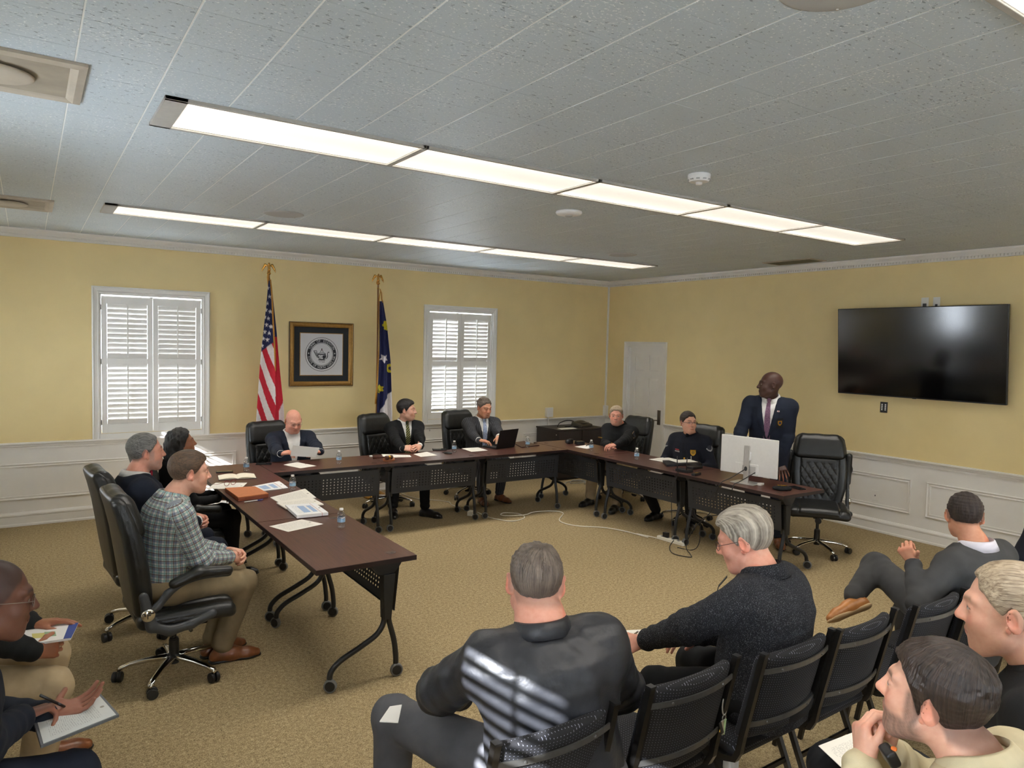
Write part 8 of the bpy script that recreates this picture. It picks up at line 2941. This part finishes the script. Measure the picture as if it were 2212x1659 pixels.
MB().lathe([(0.03, -0.0325), (0.028, -0.038), (0.001, -0.038)], 16, cap=False).build('centre_cap', GRY, wd, smooth=True)
vr = thing('air_vent', 'dark olive air return grille in the ceiling by the television wall', 'air vent', (7.47, 5.22, CEIL_H))
OLV = mat('olive_metal', srgb(96, 92, 70), 0.6, noise=0.1)
for (a, b, c, d) in ((-0.16, 0.16, -0.32, -0.29), (-0.16, 0.16, 0.29, 0.32), (-0.16, -0.13, -0.29, 0.29), (0.13, 0.16, -0.29, 0.29)):
    MB().bb(a, b, c, d, -0.010, 0.0).build('grille_frame', BEIGE, vr)
for k in range(9):
    x = -0.12+0.03*k
    MB().box((x, 0, -0.005), (0.022, 0.58, 0.0018), (0, 0.6, 0)).build('slat', OLV, vr)
# ================================================================== THINGS HELD AND LEFT BY THE AUDIENCE
# tablet on the lap of the man with glasses
tq = [Vector(at_z(x, y, z)) for x, y, z in ((88, 1617, 0.66), (257, 1549, 0.66), (217, 1504, 0.69), (71, 1561, 0.69))]
tc = sum(tq, Vector())/4
tb = thing('tablet', 'tablet in a grey case showing a typed page', 'tablet', tuple(tc))
def slab(name, q, h0, h1, m, parent, inset=0.0, uv=False):
    c = sum(q, Vector())/4
    n = (q[1]-q[0]).cross(q[3]-q[0]).normalized()
    q = [p+(c-p).normalized()*inset for p in q]
    vs_ = [p+n*h0 for p in q]+[p+n*h1 for p in q]
    mb = MB().add(vs_, [(0, 3, 2, 1), (4, 5, 6, 7), (0, 1, 5, 4), (1, 2, 6, 5), (2, 3, 7, 6), (3, 0, 4, 7)])
    me = mb.mesh(name)
    if uv:
        at = me.attributes.new('cloth', 'FLOAT_VECTOR', 'POINT')
        at.data.foreach_set('vector', np.array([(0, 0, 0), (0, 1, 0), (1, 1, 0), (1, 0, 0)]*2, np.float32).ravel())
    me.materials.append(m)
    return mk(name, me, None, parent)
lq = [p-tc for p in tq]
slab('tablet_case', lq, 0.0, 0.010, mat('grey_tablet_case', srgb(96, 98, 100), 0.5), tb)
slab('tablet_screen', lq, 0.010, 0.0115, paper_mat('tablet_page', srgb(206, 208, 204), 'typed'), tb, 0.010, True)
w_ = PINFO[15]['W'](PINFO[15]['arms']['R'][2])
pen('black pen in the hand of the man with the tablet', tuple(w_+Vector((0.05, 0.02, 0.05))), tuple(w_+Vector((0.12, 0.07, -0.03))), M_BLACK)
# binders on the lap of the man in khaki
BLUEC = mat('blue_binder_cover', srgb(40, 66, 140), 0.45)
for k in range(3):
    z = 0.655+0.016*k
    q = [Vector(at_z(x+dx, y, z)) for (x, y), dx in zip(((44, 1400), (150, 1384), (166, 1351), (40, 1366)), (0, 4*k-4, 4*k-4, 0))]
    c = sum(q, Vector())/4
    bnd = thing('report_binder', ('lowest blue edged report on the khaki lap', 'middle blue edged report on the khaki lap', 'topmost white report with blue edge under the hand')[k], 'report', tuple(c), 0, 'reports on a lap')
    q = [p-c for p in q]
    slab('page_block', q, 0.002, 0.011, PAPER_B, bnd, 0.004)
    slab('cover', q, 0.0112, 0.0124, BLUEC if k < 2 else PAPER_B, bnd)
    if k == 2:
        e = [q[1]+(q[0]-q[1])*0.16, q[1], q[2], q[2]+(q[3]-q[2])*0.16]
        slab('cover_band', e, 0.0126, 0.0132, BLUEC, bnd)
        for i, (f0, f1, col) in enumerate(((0.25, 0.5, srgb(206, 196, 120)), (0.5, 0.72, srgb(150, 176, 140)))):
            e = [q[0]+(q[1]-q[0])*f0+(q[3]-q[0])*0.3, q[0]+(q[1]-q[0])*f1+(q[3]-q[0])*0.25, q[0]+(q[1]-q[0])*f1+(q[3]-q[0])*0.55, q[0]+(q[1]-q[0])*f0+(q[3]-q[0])*0.6]
            slab('cover_picture', e, 0.0126, 0.0132, mat('cover_tint_%s' % 'ab'[i], col, 0.6), bnd)
# notes of the man in the cardigan
sheet('paper_sheet', 'notes on the knee of the man in the knit cardigan', 'paper', [(1376, 1396), (1336, 1364), (1412, 1362), (1452, 1388)], 0.60, 0.002, PAPER_T, 'papers on the tables', 0.006)
w_ = PINFO[10]['W'](PINFO[10]['arms']['L'][2])
pen('black pen held over the notes', at_z(1362, 1378, 0.645), at_z(1378, 1364, 0.70), M_BLACK, SILVER)
# camera hanging on his chest
p11 = PINFO[10]
cw = p11['W'](p11['loft'].surf(0.45, -0.05, 0.10))
cmr = thing('camera', 'black camera hanging on a strap at the cardigan', 'camera', tuple(cw), 0.5)
MB().bb(-0.065, 0.065, -0.025, 0.025, -0.045, 0.045).bb(-0.025, 0.025, -0.02, 0.02, 0.045, 0.062).build('camera_body', M_BLACK, cmr, bevel=0.006)
MB().lathe([(0.001, 0.09), (0.030, 0.09), (0.034, 0.085), (0.034, 0.025), (0.001, 0.025)], 18, (0, 0, 0), 'Y', cap=False).build('camera_lens', M_BLACK, cmr, angle=40)
inv = Matrix.Rotation(-0.5, 3, 'Z')
for sg in (-1, 1):
    pts = [inv @ (p11['W'](p11['loft'].surf(t_, sg*u_, 0.034))-cw) for t_, u_ in ((0.95, 0.07), (0.86, 0.085), (0.72, 0.08), (0.58, 0.05))]
    pts = pts+[Vector((sg*-0.066, 0, 0.03))]
    MB().tube(pts, 1.0, prof=[(-0.012, -0.0015), (0.012, -0.0015), (0.012, 0.0015), (-0.012, 0.0015)]).build('strap', M_BLACK, cmr)
# keys on a carabiner hung from the empty chair's neighbour
kp = Vector(at_z(1566, 1508, 0.70))
kc = thing('key_carabiner', 'silver carabiner with keys hanging between two chairs', 'keys', tuple(kp))
MB().tube([(0.012*math.cos(a), 0, 0.035*math.sin(a)-0.03) for a in [2*PI*i/16 for i in range(16)]], 0.003, 6, closed=True).build('carabiner', SILVER, kc, smooth=True)
MB().tube([(0.010*math.cos(a), 0.0, 0.010*math.sin(a)-0.074) for a in [2*PI*i/12 for i in range(12)]], 0.0015, 6, closed=True).build('key_ring', SILVER, kc, smooth=True)
for k, (mm, dx, ln) in enumerate(((M_BLACK, -0.014, 0.05), (SILVER, -0.004, 0.055), (mat('green_card_tag', srgb(170, 200, 150), 0.4), 0.010, 0.06), (GOLD, 0.002, 0.05))):
    MB().box((dx, 0.003*k, -0.085-ln/2), (0.014, 0.003, ln), (0, 0.25*(k-1.5), 0)).build('key', mm, kc, bevel=0.001)
# backpack on the carpet under the chairs
bpk = thing('backpack', 'black and white backpack on the carpet under the chairs', 'backpack', at_z(1520, 1668, 0.0), 0.4)
V, F = sculpt([rbox((0, 0, 0.15), (0.15, 0.10, 0.15), None, 0.05, 0.02), rbox((0, -0.09, 0.11), (0.12, 0.05, 0.10), None, 0.04, 0.02), Prim(lambda P: 0.008*wob(P, 30, 2), (-0.2, -0.2, 0), (0.2, 0.2, 0.32), 0, 'w')], 0.011, 1)
mk('bag_body', mesh_np('bag_body', V, F, BLK_COTTON, None, V), None, bpk)
V, F = sculpt([rbox((-0.04, -0.135, 0.10), (0.08, 0.02, 0.07), None, 0.018, 0.01)], 0.009, 1)
mk('front_pocket', mesh_np('front_pocket', V, F, cloth_mat('pale_grey_nylon', srgb(200, 202, 206), 'cotton'), None, V), None, bpk)
MB().tube([(-0.05, 0.02, 0.29), (-0.03, 0.02, 0.34), (0.03, 0.02, 0.34), (0.05, 0.02, 0.29)], 0.008, 8).build('carry_loop', M_BLACK, bpk, smooth=True)
MB().tube([(0.12, 0.0, 0.25), (0.19, -0.02, 0.20), (0.19, -0.02, 0.08), (0.14, 0.0, 0.03)], 0.012, 8).build('shoulder_strap', M_BLACK, bpk, smooth=True)
# papers on laps
sheet('paper_sheet', 'folded sheets on the lap of the man in the nylon jacket', 'paper', [(860, 1562), (820, 1560), (842, 1528), (868, 1524)], 0.645, 0.004, PAPER_B, 'papers on the tables')
sheet('paper_sheet', 'booklet on the lap of the sandy haired man', 'paper', [(2180, 1416), (2100, 1378), (2140, 1352), (2215, 1385)], 0.72, 0.010, PAPER_T, 'papers on the tables')
sheet('paper_sheet', 'letterheaded sheet on the lap of the bearded man', 'paper', [(1862, 1700), (1768, 1612), (1850, 1580), (1960, 1640)], 0.69, 0.002, PAPER_T, 'papers on the tables')
# shoulder microphone of the bearded man
p15 = PINFO[14]
rw = Vector(at_z(1922, 1632, 1.04))
rm_ = thing('radio_microphone', 'black shoulder microphone with an orange button', 'microphone', tuple(rw), 0.9)
rm_.scale = (0.75, 0.75, 0.75)
V, F = sculpt([rbox((0, 0, 0), (0.035, 0.018, 0.026), rotx(-0.5), 0.01, 0.004), cone((0.03, 0.0, 0.0), (0.05, -0.01, -0.03), 0.009, 0.009, 0.006)], 0.004, 1)
mk('microphone_case', mesh_np('microphone_case', V, F, M_BLACK), None, rm_)
MB().lathe([(0.009, 0.0), (0.009, 0.006), (0.007, 0.008), (0.001, 0.008)], 14, (-0.012, -0.006, 0.026), cap=False).build('orange_button', mat('orange_rubber', srgb(214, 112, 40), 0.5), rm_, smooth=True)
